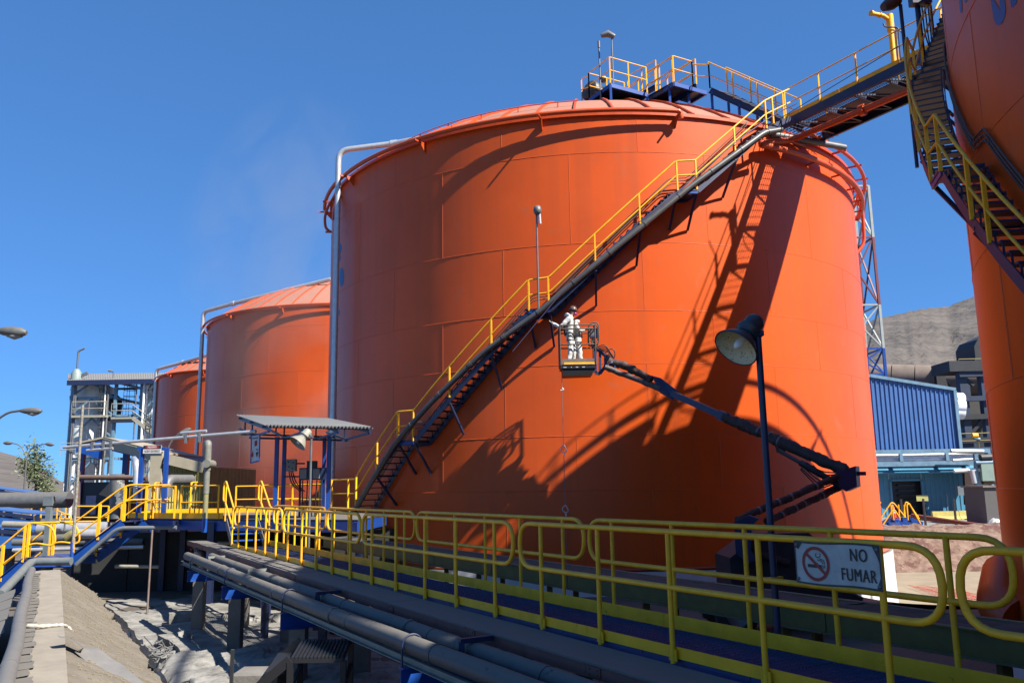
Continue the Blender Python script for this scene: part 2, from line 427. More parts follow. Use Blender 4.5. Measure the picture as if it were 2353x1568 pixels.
# ================================================================ STAIRCASE ON THE MAIN TANK
def az_of(p, c=TC): return math.atan2(p[0]-c[0], -(p[1]-c[1]))
def onc(c, rad, a, z): return np.array([c[0]+rad*math.sin(a), c[1]-rad*math.cos(a), z])
def onr(rad, a, z): return onc(TC, rad, a, z)
RO = TR+1.0
def tank_stair(t, c, rail, lands, posts, braces, zlo, zhi, n=160, lead=None, RO=RO):
    """rail: (angle, height of handrail) from bottom to top; lands: index pairs of level stretches"""
    A = [r[0] for r in rail]; Z = [r[1] for r in rail]
    sg = 1 if A[-1] > A[0] else -1
    def rz(a): return float(np.interp(sg*a, [sg*x for x in A], Z))
    def helix(rad, dz, n=n): return [onc(c, rad, A[0]+(A[-1]-A[0])*k/n, rz(A[0]+(A[-1]-A[0])*k/n)+dz) for k in range(n+1)]
    l0 = [onc(c, RO, lead[0], lead[1])] if lead else []
    MB().tube(l0+helix(RO, 0), .03, 8).build('handrail', YEL, t)
    MB().tube([p-np.array([0, 0, .52]) for p in l0]+helix(RO, -.52), .026, 8).build('middle_rail', YEL, t)
    pm = MB().beam((0, -RO, -1.06), (0, -RO, 0), .05, .06).mesh('handrail_post', YEL)
    for a in posts: put(pm, 'handrail_post', t, (c[0], c[1], rz(a)), a)
    for rad, nm in ((RO-.02, 'outer_stringer'), (TR+.12, 'inner_stringer')):
        m = MB(); pts = helix(rad, -1.12, 110)
        for p, q in zip(pts[:-1], pts[1:]): m.beam(p, q, .02, .18)
        m.build(nm, NAVY, t)
    half = .12/TR
    tm = MB(); tm.prism([onc((0, 0), r, a, 0) for r, a in ((TR+.14, -half), (RO-.04, -half), (RO-.04, half), (TR+.14, half))], (0, 0, .035))
    for rr in (TR+.16, RO-.07):
        tm.beam(onc((0, 0), rr, -half*sg, -.19), onc((0, 0), rr, -half*sg, 0), .02, .03)
    me = tm.mesh('tread', NAVY)
    for z in np.arange(zlo, zhi, .215):
        for i in range(len(A)-1):
            if Z[i+1]-Z[i] > .2 and Z[i] <= z+1.0 < Z[i+1]:
                f = (z+1.0-Z[i])/(Z[i+1]-Z[i]); put(me, 'tread', t, (c[0], c[1], z), A[i]+(A[i+1]-A[i])*f)
    for i0, i1 in lands:
        a0, a1 = A[i0], A[i1]; z = (Z[i0]+Z[i1])/2-1.02; k = 8
        m = MB(); m.prism([onc(c, TR+.1, a0+(a1-a0)*i/k, z) for i in range(k+1)]+[onc(c, RO+.02, a1-(a1-a0)*i/k, z) for i in range(k+1)], (0, 0, -.05)); m.build('landing', NAVY, t)
        for a in (a0, a1): MB().beam(onc(c, RO-.05, a, z-.1), onc(c, TR+.03, a, z-1.15), .07, .07).build('brace', NAVY, t)
        MB().beam(onc(c, RO-.02, a0, z-.09), onc(c, RO-.02, a1, z-.09), .06, .12).build('edge_beam', BLUE, t)
    for a in braces:
        z = rz(a)-1.25
        m = MB().beam(onc(c, RO-.02, a, z), onc(c, TR+.03, a, z-1.0), .07, .07)
        m.beam(onc(c, RO, a, z+.05), onc(c, TR+.05, a, z+.05), .06, .06); m.build('brace', NAVY, t)
    m = MB()
    for dr, dz in ((-.75, -.35), (-.75, -.45), (-.75, -.55)): m.tube(helix(RO+dr, dz, 120)[3:-10], .02, 5, caps=False)
    m.build('conduit', RUST, t, kind='stuff')
rail = [(az_of(p), p[2]) for p in (on_cyl(u, v, TC, RO) for u, v in [(815, 1100), (913, 945), (950, 942), (1213, 643), (1260, 637), (1552, 370), (1597, 368), (1755, 232), (1812, 205)])]
AE = rail[-1][0]
start = on_cyl(735, 1103, TC, RO)
stair = thing('tank_staircase', 'long blue staircase with yellow handrail climbing the biggest tank', 'staircase', onr(TR+.6, rail[0][0], -1))
posts = [az_of(on_cyl(u, v, TC, RO)) for u, v in [(735, 1103), (762, 1103), (800, 1102), (818, 1099), (866, 1022), (914, 945), (949, 942), (1032, 848), (1128, 745), (1214, 643), (1259, 637), (1366, 545), (1468, 455), (1553, 370), (1597, 368), (1685, 292), (1756, 232), (1772, 223)]]
tank_stair(stair, TC, rail, [(1, 2), (3, 4), (5, 6)], posts, [az_of(on_cyl(u, v, TC, RO)) for u, v in [(866, 1022), (1032, 848), (1128, 745), (1366, 545), (1468, 455), (1685, 292)]], rail[0][1]-1.2, 12.3, lead=(az_of(start), start[2]))
# spiral staircase of the right-hand tank
def la(d): return R_(-90-d)
rail4 = [(la(-24), -1.7), (la(-8), 1.9), (la(-4.5), 1.95), (la(13.6), 6.32), (la(16.8), 6.4), (la(33), 10.1), (la(36.5), 10.15), (la(52), 13.95), (la(60), 14.05)]
stair4 = thing('spiral_staircase', 'dark spiral staircase with yellow rails winding down the right tank', 'staircase', onc(C4, TR+.6, la(-24), -2.7))
tank_stair(stair4, C4, rail4, [(1, 2), (3, 4), (5, 6), (7, 8)], [la(d) for d in (-24, -18, -13, -8, -4.5, .8, 6.2, 8.4, 13.6, 16.8, 21, 27, 33, 36.5, 41, 46, 52, 56, 60)], [la(d) for d in (-18, -13, .8, 8.4, 21, 27, 41, 46)], -2.6, 12.9, RO=TR+.8)
# grey pipe following the outer stringer
gp = [on_cyl(u, v, TC, TR+1.1) for u, v in [(808, 1185), (822, 1160), (860, 1095), (905, 1022), (985, 930), (1110, 810), (1240, 715), (1370, 605), (1480, 515), (1590, 425), (1700, 345), (1755, 305), (1795, 298)]]
ga = [az_of(p) for p in gp]; gz = [p[2] for p in gp]
def smoothpipe(a0, a1, n):
    return [onr(TR+1.1, a0+(a1-a0)*k/n, float(np.interp(a0+(a1-a0)*k/n, ga, gz))) for k in range(n+1)]
pipe_t = thing('long_pipe', 'grey pipe running up outside the tank staircase', 'pipe', gp[0])
MB().tube(smoothpipe(ga[0], ga[-1], 90), .095, 10).build('pipe_run', GREYP, pipe_t)
for k in range(14):
    a = ga[0]+(ga[-1]-ga[0])*(k+.5)/14; d = .0035
    MB().tube([onr(TR+1.1, a-d, float(np.interp(a-d, ga, gz))), onr(TR+1.1, a+d, float(np.interp(a+d, ga, gz)))], .108, 10).build('coupling', GREYP, pipe_t)
# thin blue hose/cable rising along the stair, from the platform bracket by the workers
m = MB().tube(fillet([onr(RO+.15, az_of(on_cyl(1180, 790, TC, RO)), 4.4), on_cyl(1300, 660, TC, TR+1.2), on_cyl(1480, 500, TC, TR+1.2), on_cyl(1560, 438, TC, TR+1.2), on_cyl(1700, 318, TC, TR+1.2), on_cyl(1780, 262, TC, TR+1.25), on_cyl(1830, 238, TC, TR+1.6)], .5), .018, 6)
tag(m.build('cable', mat('purple_cable', (.12, .10, .2), .5)), 'thin dark cable slung along the upper tank staircase', 'cable')

b_ = on_cyl(1237, 700, TC, RO+.06); t_ = on_cyl(1235, 484, TC, RO+.06)
fl = thing('landing_lamp', 'slim grey pole with a small lamp rising from the middle stair landing', 'lamp post', b_)
tp_ = np.array([b_[0], b_[1], t_[2]]); MB().tube([b_-np.array([0, 0, .3]), tp_], .032, 8).build('pole', GREYG, fl)
m = MB(); m.lathe([(0, .14), (.1, .12), (.14, 0), (.13, -.1), (.08, -.18), (0, -.18)], tp_+np.array([.03, -.06, .02]), 14); m.build('lamp_head', GREYG, fl)
m = MB(); m.tube([tp_+np.array([.09, -.05, -.1]), tp_+np.array([.11, -.04, -.48])], .05, 8); m.build('glass_tube', GALV, fl)
# ================================================================ FOREGROUND WALKWAY
WA = .52898
WN = np.array([math.cos(WA), math.sin(WA), 0]); WD = np.array([-math.sin(WA), math.cos(WA), 0])
def W(s, off, z): return WN*off + WD*s + np.array([0, 0, z])
NEAR, BACK, ZD, ZR, ZM = 5.138, 6.22, -1.53, -.43, -.92
walk = thing('walkway', 'raised walkway with blue grating between two yellow railings', 'walkway', W(12, 5.6, GZ))
S0, S1 = -3.0, 24.3
for off in (NEAR+.03, BACK-.03):
    k = 0; s = S0
    while s < S1-.2:
        e = min(s+5.2, S1)
        h_ = .10 if off < 5.5 else .14; MB().beam(W(s+.004, off, ZD+h_/2), W(e-.004, off, ZD+h_/2), .008, h_).build('toe_board', YELTOE, walk); s = e
for off in (NEAR+.08, BACK-.08):
    MB().channel(W(S0, off, ZD-.14), W(S1, off, ZD-.14), .07, .2, .01, side=1 if off < 5.5 else -1).build('stringer', BLUE, walk)
# grating panels: bearing bars and cross rods
GRAT = mat('grating_blue', (.014, .06, .20), .5, var=.3, scale=5, dust=.25)
s = S0; pl = 1.36
while s < S1-.1:
    m = MB(); e = min(s+pl, S1)
    nb = 24
    for i in range(nb):
        off = NEAR+.045+(BACK-NEAR-.09)*i/(nb-1)
        m.beam(W(s+.006, off, ZD-.02), W(e-.006, off, ZD-.02), .006, .03)
    k = s+.03
    while k < e-.02:
        m.beam(W(k, NEAR+.045, ZD-.012), W(k, BACK-.045, ZD-.012), .007, .008); k += .1
    m.build('grating_panel', GRAT, walk); s = e
m = MB()
s = S0+.5
while s < S1: m.beam(W(s, NEAR+.1, ZD-.16), W(s, BACK-.1, ZD-.16), .06, .1); s += 1.3
m.build('cross_beam', NAVY, walk)
for s in (-1.5, 3.2, 7.6, 12.0, 16.4, 20.8, 23.9):
    for off in (NEAR+.12, BACK-.12):
        MB().beam(W(s, off, ZD-.24), W(s, off, GZ-.1), .15, .15).build('leg', NAVY, walk)

def rail_panel(s0, s1, off, posts, label, group, r=.027, zr=ZR, zm=ZM):
    t = thing('railing_panel', label, 'railing', W((s0+s1)/2, off, ZD), group)
    rad = .24
    loop = fillet([W(s0, off, zr), W(s1, off, zr), W(s1, off, zm), W(s0, off, zm)], rad, 6, closed=True)
    MB().tube(loop, r, 10, closed=True).build('loop_rail', YEL, t)
    for s in posts:
        m = MB(); m.tube([W(s, off, ZD-.04), W(s, off, zr-.01)], r*.9, 10, caps=False)
        m.build('post', YEL, t)
        m = MB(); m.box(W(s, off+(.0 if off < 5.6 else 0), ZD+.03), (.1, .012, .1), np.array([WD, WN, [0, 0, 1.0]])); m.build('foot_plate', YELTOE, t)
    return t
G1, G2 = 'loop railing panels on the near side of the walkway', 'loop railing panels on the far side of the walkway'
sp = [
 (-1.95, 3.28, [-1.2, -.2, .85, 1.9, 2.85], 'near railing panel cut off at the right edge beyond the no smoking sign'),
 (3.40, 8.68, [3.84, 4.95, 6.04, 7.13, 8.22], 'near yellow railing panel that carries the no smoking sign'),
 (8.84, 13.96, [9.3, 10.37, 11.38, 12.47, 13.51], 'near railing panel directly left of the one with the no smoking sign'),
 (14.06, 18.96, [14.56, 15.57, 16.56, 17.55, 18.6], 'near railing panel second left of the one with the no smoking sign'),
 (19.07, 23.9, [19.57, 20.53, 21.48, 22.46, 23.38], 'near railing panel farthest away, by the short blue steps')]
for s0, s1, ps, lab in sp: rail_panel(s0, s1, NEAR, ps, lab, G1)
sp = [
 (-1.9, 3.44, [-1.2, -.2, .85, 1.9, 2.95], 'far side railing panel at the right frame edge in front of the right tank'),
 (3.56, 8.8, [4.05, 5.13, 6.16, 7.24, 8.33], 'far side railing panel behind the no smoking sign, clamped to the tall lamp pole'),
 (8.92, 14.13, [9.4, 10.5, 11.55, 12.6, 13.69], 'far side railing panel below the hanging rope and workers'),
 (14.22, 19.22, [14.69, 15.71, 16.7, 17.76, 18.75], 'far side railing panel below the foot of the tank staircase'),
 (19.34, 24.0, [19.82, 20.89, 21.89, 22.91, 23.6], 'far side railing panel farthest away, behind the small pale lamp')]
for s0, s1, ps, lab in sp: rail_panel(s0, s1, BACK, ps, lab, G2)

# cable tray with flat covers beside the walkway
TRAYT = mat('tray_cover', (.19, .18, .165), .75, var=.2, scale=3, bump=.15, bscale=25, dust=.8, dustcol=(.215, .198, .172))
PINK = mat('faded_red_steel', (.24, .085, .07), .6, var=.2, scale=5, dust=.4)
tray = thing('cable_tray', 'long covered cable tray with dusty grey lid and faded red side', 'cable tray', W(12, 4.8, GZ))
def trz(s): return float(np.interp(s, [0, 12, 26], [-1.60, -1.585, -1.52]))
s = -3.0
i = 0
while s < 27.0:
    e = s+2.4
    m = MB(); o0 = 4.56+.08*max(0, (s-14)/12)
    z0, z1 = trz(s)+rnd.uniform(-.003, .003), trz(e)+rnd.uniform(-.003, .003)
    a, b, c, d = W(s+.004, o0, z0), W(e-.004, o0, z1), W(e-.004, NEAR-.03, z1), W(s+.004, NEAR-.03, z0)
    m.prism([a, b, c, d], (0, 0, .02)); m.build('tray_cover', TRAYT, tray)
    m = MB(); m.beam(W(s+.003, o0+.02, z0-.06), W(e-.003, o0+.02, z1-.06), .012, .115); m.build('tray_side', PINK, tray)
    m = MB(); m.box(W(e-.14, o0+.008, z1-.055), (.2, .008, .085), np.array([WD, WN, [0, 0, 1.]]))
    for q in (-.06, .06):
        for w in (-.022, .022): m.box(W(e-.14+q, o0+.002, z1-.055+w), (.016, .012, .016), np.array([WD, WN, [0, 0, 1.]]))
    m.build('splice_plate', PINK, tray)
    m = MB(); m.box(W(s+1.2, o0+.05, z0-.19), (.06, .05, .14), np.array([WD, WN, [0, 0, 1.]])); m.build('hanger', GREYG, tray)
    m = MB(); m.beam(W(s+1.2, o0+.06, z0-.15), W(s+1.2, NEAR-.05, z0-.15), .06, .06); m.build('bracket', NAVY, tray)
    s = e
# two fat pipes outside the tray
def two_pipe(off, dz, label, s0, s1, r, bands):
    t = thing('insulated_pipe', label, 'pipe', W(12, off, GZ), 'pair of thick dusty pipes beside the walkway')
    pts = [W(s, off+rnd.uniform(-.006, .006)+dz[2]*max(0, (s-12)/12), float(np.interp(s, [0, 12, 26], dz[:2]+(dz[3],)))+rnd.uniform(-.006, .006)) for s in np.arange(s0, s1, 1.3)]
    MB().tube(pts, r, 14).build('pipe_run', DUSTP, t)
    for s in bands:
        f = np.interp(s, np.arange(s0, s1, 1.3)[:len(pts)], range(len(pts))); i = int(f); p = pts[i]+(pts[min(i+1, len(pts)-1)]-pts[i])*(f-i)
        MB().tube([p-WD*.02, p+WD*.02], r+.006, 14, caps=True).build('pipe_band', DUSTP, t)
    for s in bands[1::2]:
        f = np.interp(s+.7, np.arange(s0, s1, 1.3)[:len(pts)], range(len(pts))); i = int(f); p = pts[i]+(pts[min(i+1, len(pts)-1)]-pts[i])*(f-i)
        MB().tube([p-WD*.05, p-WD*.047, p+WD*.047, p+WD*.05], [r+.004, r+.012, r+.012, r+.004], 14).build('weld_collar', DUSTP, t)
    return t
pa = two_pipe(3.98, (-1.76, -1.755, .05, -1.70), 'outer thick dusty pipe carried on blue brackets', -3, 24.6, .108, (1.5, 4.1, 8.5, 11.2, 15.0, 19.0))
pb = two_pipe(4.36, (-1.77, -1.745, .05, -1.66), 'inner thick dusty pipe beside the covered cable tray', -3, 24.2, .11, (2.2, 5.0, 6.9, 9.4, 12.5, 16, 20))
# rail under the outer pipe, saddle brackets with u-bolts, columns
rk = thing('pipe_rack', 'blue bracketed rack on grey columns holding the two thick pipes', 'pipe rack', W(12, 4.1, GZ))
PALE = mat('pale_green_steel', (.30, .33, .30), .6, var=.2, scale=5, dust=.4)
MB().channel(W(-3, 3.93, -1.93), W(24.6, 3.98, -1.885), .06, .09, .008, side=-1).build('runner', PALE, rk)
for s in (4.5, 9.15, 14.2, 18.8, 23.0):
    o = 3.9
    m = MB(); m.beam(W(s, o-.06, -2.11), W(s, o+1.0, -2.11), .012, .26); m.beam(W(s, o-.06, -1.985), W(s, o+1.0, -1.985), .13, .014); m.beam(W(s, o-.06, -2.235), W(s, o+1.0, -2.235), .13, .014)
    m.build('bracket', BLUE, rk)
    z = -1.757 if s < 14 else -1.74
    c = W(s-.0, 3.98+.05*max(0, (s-12)/12), z)
    m = MB(); m.tube([c+WN*(.125*math.cos(t))+np.array([0, 0, .125*math.sin(t)]) for t in np.linspace(0, math.pi, 12)], .012, 6)
    m.tube([c+WN*.125, c+WN*.125-np.array([0, 0, .22])], .012, 6); m.tube([c-WN*.125, c-WN*.125-np.array([0, 0, .22])], .012, 6)
    m.build('u_bolt', NAVY, rk)
    c_ = s-.8; m = MB(); m.beam(W(c_, 4.2, -1.95), W(c_, 4.2, -1.62), .06, .06); m.beam(W(c_, 4.17, -1.615), W(c_, 4.6, -1.615), .07, .05); m.build('clamp_post', PALE if s > 15 else NAVY, rk)
for s in (4.5, 9.15, 14.2, 18.8, 23.0):
    for off in (4.15, 5.25):
        m = MB(); p, q = W(s+.0, off, -2.245), W(s, off, GZ-.1)
        m.beam(p, q, .26, .26); m.build('column', CONC, rk)
# yellow-green channel beam with dusty top behind the walkway
OLIVE = mat('faded_yellow_green', (.22, .175, .035), .6, var=.3, scale=4, dust=.7, dustcol=(.22, .2, .17))
CRUST = mat('dark_crust', (.10, .092, .08), .95, var=.4, scale=6)
ob = thing('pipe_launder', 'faded yellow green trough along the tank side of the walkway', 'trough', W(12, 7.5, GZ))
s = -1
while s < 21:
    MB().channel(W(s+.005, 7.35, -1.42), W(s+2.39, 7.35, -1.42), .08, .26, .012, side=-1).build('side_channel', OLIVE, ob)
    MB().channel(W(s+.005, 7.95, -1.42), W(s+2.39, 7.95, -1.42), .08, .26, .012, side=1).build('side_channel', OLIVE, ob)
    m = MB(); m.grid(lambda a, b: W(s+2.4*a, 7.34+.62*b, -1.31+.02*rnd.random()), 12, 5, False); m.build('dust_crust', CRUST, ob)
    for off in (7.4, 7.9): MB().beam(W(s+.6, off, -1.56), W(s+.6, off, GZ), .09, .09).build('leg', OLIVE, ob)
    s += 2.4
# NO FUMAR sign
def text_mesh(txt, size, x, y, m, origin, ax, ay, bold=.0, xscale=1.0, depth=.0):
    cu = bpy.data.curves.new('t', 'FONT'); cu.body = txt; cu.size = size; cu.align_x = 'CENTER'; cu.align_y = 'CENTER'; cu.offset = bold; cu.resolution_u = 4; cu.space_character = 1.12
    tob = bpy.data.objects.new('t', cu); COL.objects.link(tob)
    dg = bpy.context.evaluated_depsgraph_get(); dg.update()
    me = bpy.data.meshes.new_from_object(tob.evaluated_get(dg))
    vs = [(v.co.x*xscale+x, v.co.y+y) for v in me.vertices]; fs = [tuple(p.vertices) for p in me.polygons]
    bpy.data.objects.remove(tob); bpy.data.meshes.remove(me)
    m.add([V3(origin)+ax*a+ay*b for a, b in vs], fs); return m
SIGNW = mat('worn_sign_face', (.62, .68, .65), .55, var=.3, scale=5, bump=.05, bscale=40, chips=.6, cscale=16, ct=.63, chipcol=(.2, .16, .13))
c0 = at_plane(1824, 1240, WN, NEAR-.045); c1 = at_plane(2018, 1236, WN, NEAR-.045); cb = at_plane(1826, 1336, WN, NEAR-.045)
sx = c1-c0; wS = np.linalg.norm(sx); axs = unit(sx*np.array([1, 1, 0])); ays = np.array([0, 0, 1.0]); hS = c0[2]-cb[2]; nS = np.cross(axs, ays)
cS = (c0+c1)/2; cS = np.array([cS[0], cS[1], c0[2]-hS/2])
sg = thing('no_smoking_sign', 'worn white no smoking sign reading NO FUMAR on the near railing', 'sign', cS)
def SG(x, y, d=0.0): return cS+axs*x+ays*(y+.006*math.sin(x*9))+nS*d
m = MB(); nx = 14
m.grid(lambda a, b: SG(-wS/2+wS*a, -hS/2+hS*b, .0), nx, 1); m.grid(lambda a, b: SG(wS/2-wS*a, -hS/2+hS*b, -.004), nx, 1)
m.build('sign_plate', SIGNW, sg)
BORD = mat('worn_sign_border', (.06, .065, .07), .6, var=.3, scale=12)
m = MB()
for (xa, xb, ya, yb) in ((-.5, .5, .455, .5), (-.5, .5, -.5, -.455), (-.5, -.487, -.455, .455), (.487, .5, -.455, .455)):
    m.grid(lambda a, b: SG(wS*(xa+(xb-xa)*a), hS*(ya+(yb-ya)*b), .003), 14, 1)
m.add([SG(wS*.44, -hS*.455, .0025), SG(wS*.488, -hS*.455, .0025), SG(wS*.488, -hS*.2, .0025), SG(wS*.47, -hS*.3, .0025)], [(0, 1, 2, 3)])
m.add([SG(wS*.42, hS*.455, .0025), SG(wS*.488, hS*.455, .0025), SG(wS*.488, hS*.1, .0025), SG(wS*.465, hS*.25, .0025)], [(3, 2, 1, 0)])
m.add([SG(-wS*.488, hS*.455, .0025), SG(-wS*.40, hS*.455, .0025), SG(-wS*.45, hS*.3, .0025), SG(-wS*.488, hS*.33, .0025)], [(3, 2, 1, 0)])
m.build('border', BORD, sg)
m = MB()
for bx in (-.47, .47):
    for by in (-.4, .4): m.lathe([(.014, 0), (.014, .006), (.006, .01), (0, .01)], SG(wS*bx, hS*by, .003), 8, nS)
m.build('fixing_bolts', GREYG, sg, kind='stuff')
pc = (-wS*.242, -.0); rr = hS*.40
m = MB(); N = 40
for k in range(N):
    t0, t1 = 2*math.pi*k/N, 2*math.pi*(k+1)/N
    m.quad(*[SG(pc[0]+q*math.cos(t), pc[1]+q*math.sin(t), .005) for q, t in ((rr, t0), (rr, t1), (rr*.82, t1), (rr*.82, t0))])
d1 = np.array([math.cos(R_(-40)), math.sin(R_(-40))]); d2 = np.array([-d1[1], d1[0]])
m.quad(*[SG(*(np.array(pc)+d1*a*rr*.86+d2*b*rr*.085), .006) for a, b in ((-1, -1), (1, -1), (1, 1), (-1, 1))])
m.build('prohibition_ring', REDP, sg)
m = MB(); yb = pc[1]-.13*rr
m.quad(*[SG(pc[0]+a*rr, yb+b*rr, .0045) for a, b in ((-.6, -.1), (.42, -.1), (.42, .08), (-.6, .08))])
for a in (.5, .62): m.quad(*[SG(pc[0]+x*rr, yb+b*rr, .0045) for x, b in ((a, -.1), (a+.05, -.1), (a+.05, .08), (a, .08))])
def stroke(pts, w):
    for (xa, ya), (xb, yb2) in zip(pts[:-1], pts[1:]):
        d = unit((xb-xa, yb2-ya)); n = np.array([-d[1], d[0]])*w
        m.quad(*[SG(pc[0]+x*rr, pc[1]+y*rr, .0045) for x, y in ((xa-n[0], ya-n[1]), (xb-n[0], yb2-n[1]), (xb+n[0], yb2+n[1]), (xa+n[0], ya+n[1]))])
stroke([(.12, .62), (.03, .56), (.02, .46), (.1, .38), (.22, .4), (.3, .34), (.36, .28), (.5, .27), (.6, .2), (.64, .05), (.64, 0)], .022)
stroke([(.3, .62), (.38, .56), (.36, .46), (.28, .44)], .022)
stroke([(.12, .28), (.2, .2), (.34, .22), (.44, .17), (.5, .1), (.52, 0)], .022)
m.build('cigarette', BLACKP, sg)
for word, yy, xs_, xo in (('NO', .235, .72, .265), ('FUMAR', -.21, .68, .25)):
    m = MB()
    for k, (dx, dy) in enumerate(((-.0028, 0), (0, 0), (.0028, 0))): text_mesh(word, hS*.40, wS*xo+dx, hS*yy+dy, m, cS+nS*(.004+.0006*k), axs, ays, 0, xs_)
    m.build('lettering', BLACKP, sg)
# ================================================================ BRIDGE BETWEEN THE TANK TOPS
def railing(t, pts, h=1.05, spacing=1.3, r=.024, ends=True, mat_=None, square=True, mid=True, skipposts=()):
    """straight-post railing over floor points pts"""
    mt = mat_ or YEL
    up = np.array([0, 0, 1.0])
    top = [V3(p)+up*h for p in pts]; md = [V3(p)+up*h*.5 for p in pts]
    MB().tube(fillet(top, .05, 2), r, 6).build('top_rail', mt, t)
    if mid: MB().tube(fillet(md, .05, 2), r*.9, 6).build('middle_rail', mt, t)
    for i, (p, q) in enumerate(zip(pts[:-1], pts[1:])):
        p, q = V3(p), V3(q); L = np.linalg.norm(q-p); n = max(1, int(round(L/spacing)))
        for k in range(n+1 if i == len(pts)-2 else n):
            a = p+(q-p)*k/n; MB().beam(a, a+up*h, .05, .05).build('post', mt, t)
BE = unit((.5, -.866, 0)); BP = np.array([.866, .5, 0])
B0 = np.array([10.25, 29.04, 0]); BL = 9.3; BW = 2.3
def BR(s, o, z): return B0+BE*s+BP*o+np.array([0, 0, z])
bridge = thing('tank_bridge', 'dark blue girder bridge with yellow rails joining two tank tops', 'footbridge', BR(BL/2, BW/2, 12.9))
for o, sd in ((0, 1), (BW, -1)):
    MB().channel(BR(-.3, o, 13.03), BR(BL, o, 13.03), .1, .32, .014, side=-sd).build('girder', NAVY, bridge)
    s = 0.0
    while s < BL-.1:
        e = min(s+2.35, BL); MB().beam(BR(s, o+.02*sd, 13.27), BR(e-.01, o+.02*sd, 13.27), .01, .15).build('toe_board', YELTOE, bridge); s = e
    railing(bridge, [BR(.0, o, 13.2), BR(BL, o, 13.2)], 1.1, 1.5)
for k in range(8):
    s = .35+k*1.22; MB().beam(BR(s, .05, 12.98), BR(s, BW-.05, 12.98), .07, .14).build('cross_beam', NAVY, bridge)
for k in range(7):
    s = .35+k*1.22; MB().beam(BR(s, .08, 12.93), BR(s+1.2, BW-.08, 12.93), .05, .05).build('bracing', NAVY, bridge)
for k in range(7):
    a = k*1.33; m = MB()
    for i in range(8): m.beam(BR(a+.01, .14+.09*i, 13.13), BR(a+1.31, .14+.09*i, 13.13), .012, .03)
    for i in range(6): m.beam(BR(a+.1+.22*i, .1, 13.11), BR(a+.1+.22*i, .85, 13.11), .014, .012)
    m.build('grating_panel', NAVY, bridge)
    MB().prism([BR(a+.01, .86, 13.1), BR(a+1.31, .86, 13.1), BR(a+1.31, BW-.06, 13.1), BR(a+.01, BW-.06, 13.1)], (0, 0, .04)).build('deck_plate', NAVY, bridge)
# platform at the head of the stairs, on the tank rim
P0 = onr(TR+.05, az_of(B0)-.03, 13.02)
m = MB(); m.beam(BR(-1.3, .2, 13.02), BR(-1.3, BW+.6, 13.02), .1, .2); m.beam(BR(-1.0, -.3, 12.86), BR(-.2, BW+.9, 12.86), .12, .2); m.build('cross_beam', NAVY, bridge)
m = MB()
for i in range(16): m.beam(BR(-1.8, -.3+.2*i, 13.14), BR(.0, -.3+.2*i, 13.14), .02, .03)
for i in range(9): m.beam(BR(-1.8+.22*i, -.3, 13.12), BR(-1.8+.22*i, BW+.6, 13.12), .02, .02)
m.build('landing_grating', NAVY, bridge)
m = MB(); m.tube([BR(-.1, BW+1.0, 12.75), BR(-.6, -.2, 12.78)], .12, 10); m.build('support_pipe', GREYG, bridge)
# orange pipe slung under the bridge, dropping to the ring main
op = thing('fire_water_pipe', 'orange water pipe slung under the bridge to the tank ring', 'pipe', BR(4, 1.2, 12.6))
p0 = at_z(1818, 322, 12.55); p1 = at_z(2095, 205, 12.55)
dd_ = unit(p1-p0); pts = fillet([arc_pts(TC, TR+.34, 12.12, 29, 30)[0], arc_pts(TC, TR+.34, 12.12, 24, 25)[0], p0, p0+dd_*9.2, p0+dd_*9.6+np.array([.4, .2, 1.2])], .4, 5)
MB().tube(pts, .115, 12).build('pipe_run', RIBOR, op)
c = p0+dd_*np.linalg.norm(p1-p0)*.62
MB().tube([c-dd_*.09, c+dd_*.09], .2, 12).build('flange', RIBOR, op)
# yellow fire monitor post on the bridge
fm = thing('fire_monitor', 'yellow pipe post with a short sideways nozzle on the bridge', 'fire monitor', at_y(2053, 142, 25.6))
b_, tp = at_y(2054, 150, 25.6), at_y(2041, 40, 25.6)
tp = np.array([b_[0], b_[1], tp[2]])
m = MB(); m.tube([b_-np.array([0, 0, .3]), tp], .085, 10); m.tube([tp-np.array([0, 0, .5]), tp+np.array([0, 0, .08])], .12, 10); m.build('standpipe', YEL, fm)
nz = at_y(2001, 31, 25.3)
m = MB(); m.tube(fillet([tp-np.array([0, 0, .15]), tp+(nz-tp)*.3+np.array([0, 0, .02]), nz], .1), [.075]*1+[.075]*5+[.065], 10) if False else m.tube([tp-np.array([0, 0, .12]), tp+(nz-tp)*.35, nz], .07, 10)
m.tube([nz-(nz-tp)*.06, nz+(nz-tp)*.03], .095, 10); m.tube([tp+(nz-tp)*.5, tp+(nz-tp)*.55], .09, 10); m.build('nozzle', YEL, fm)
m = MB(); m.tube(fillet([tp+np.array([.1, 0, -.35]), tp+np.array([.45, .1, -.5]), tp+np.array([.5, .1, -1.0]), tp+np.array([1.0, .2, -1.2])], .2), .02, 6); m.build('hose', GREYG, fm)
# thin bent pole with a hook on the bridge rail
q0 = BR(4.75, .02, 14.28); m = MB(); m.tube(fillet([q0-np.array([.02, 0, 1.0]), q0+np.array([0, 0, .12]), q0+np.array([-.38, .1, .2]), q0+np.array([-.42, .1, .33])], .08), .022, 6)
tag(m.build('lamp_bracket', NAVY), 'thin dark bent rod clipped on the bridge handrail', 'bracket')
cable = MB().tube([BR(-.6, -.06, 13.25), BR(4.75, -.05, 13.72)], .014, 5)
tag(cable.build('cable', DARK), 'black cable strung along the bridge railing', 'cable')
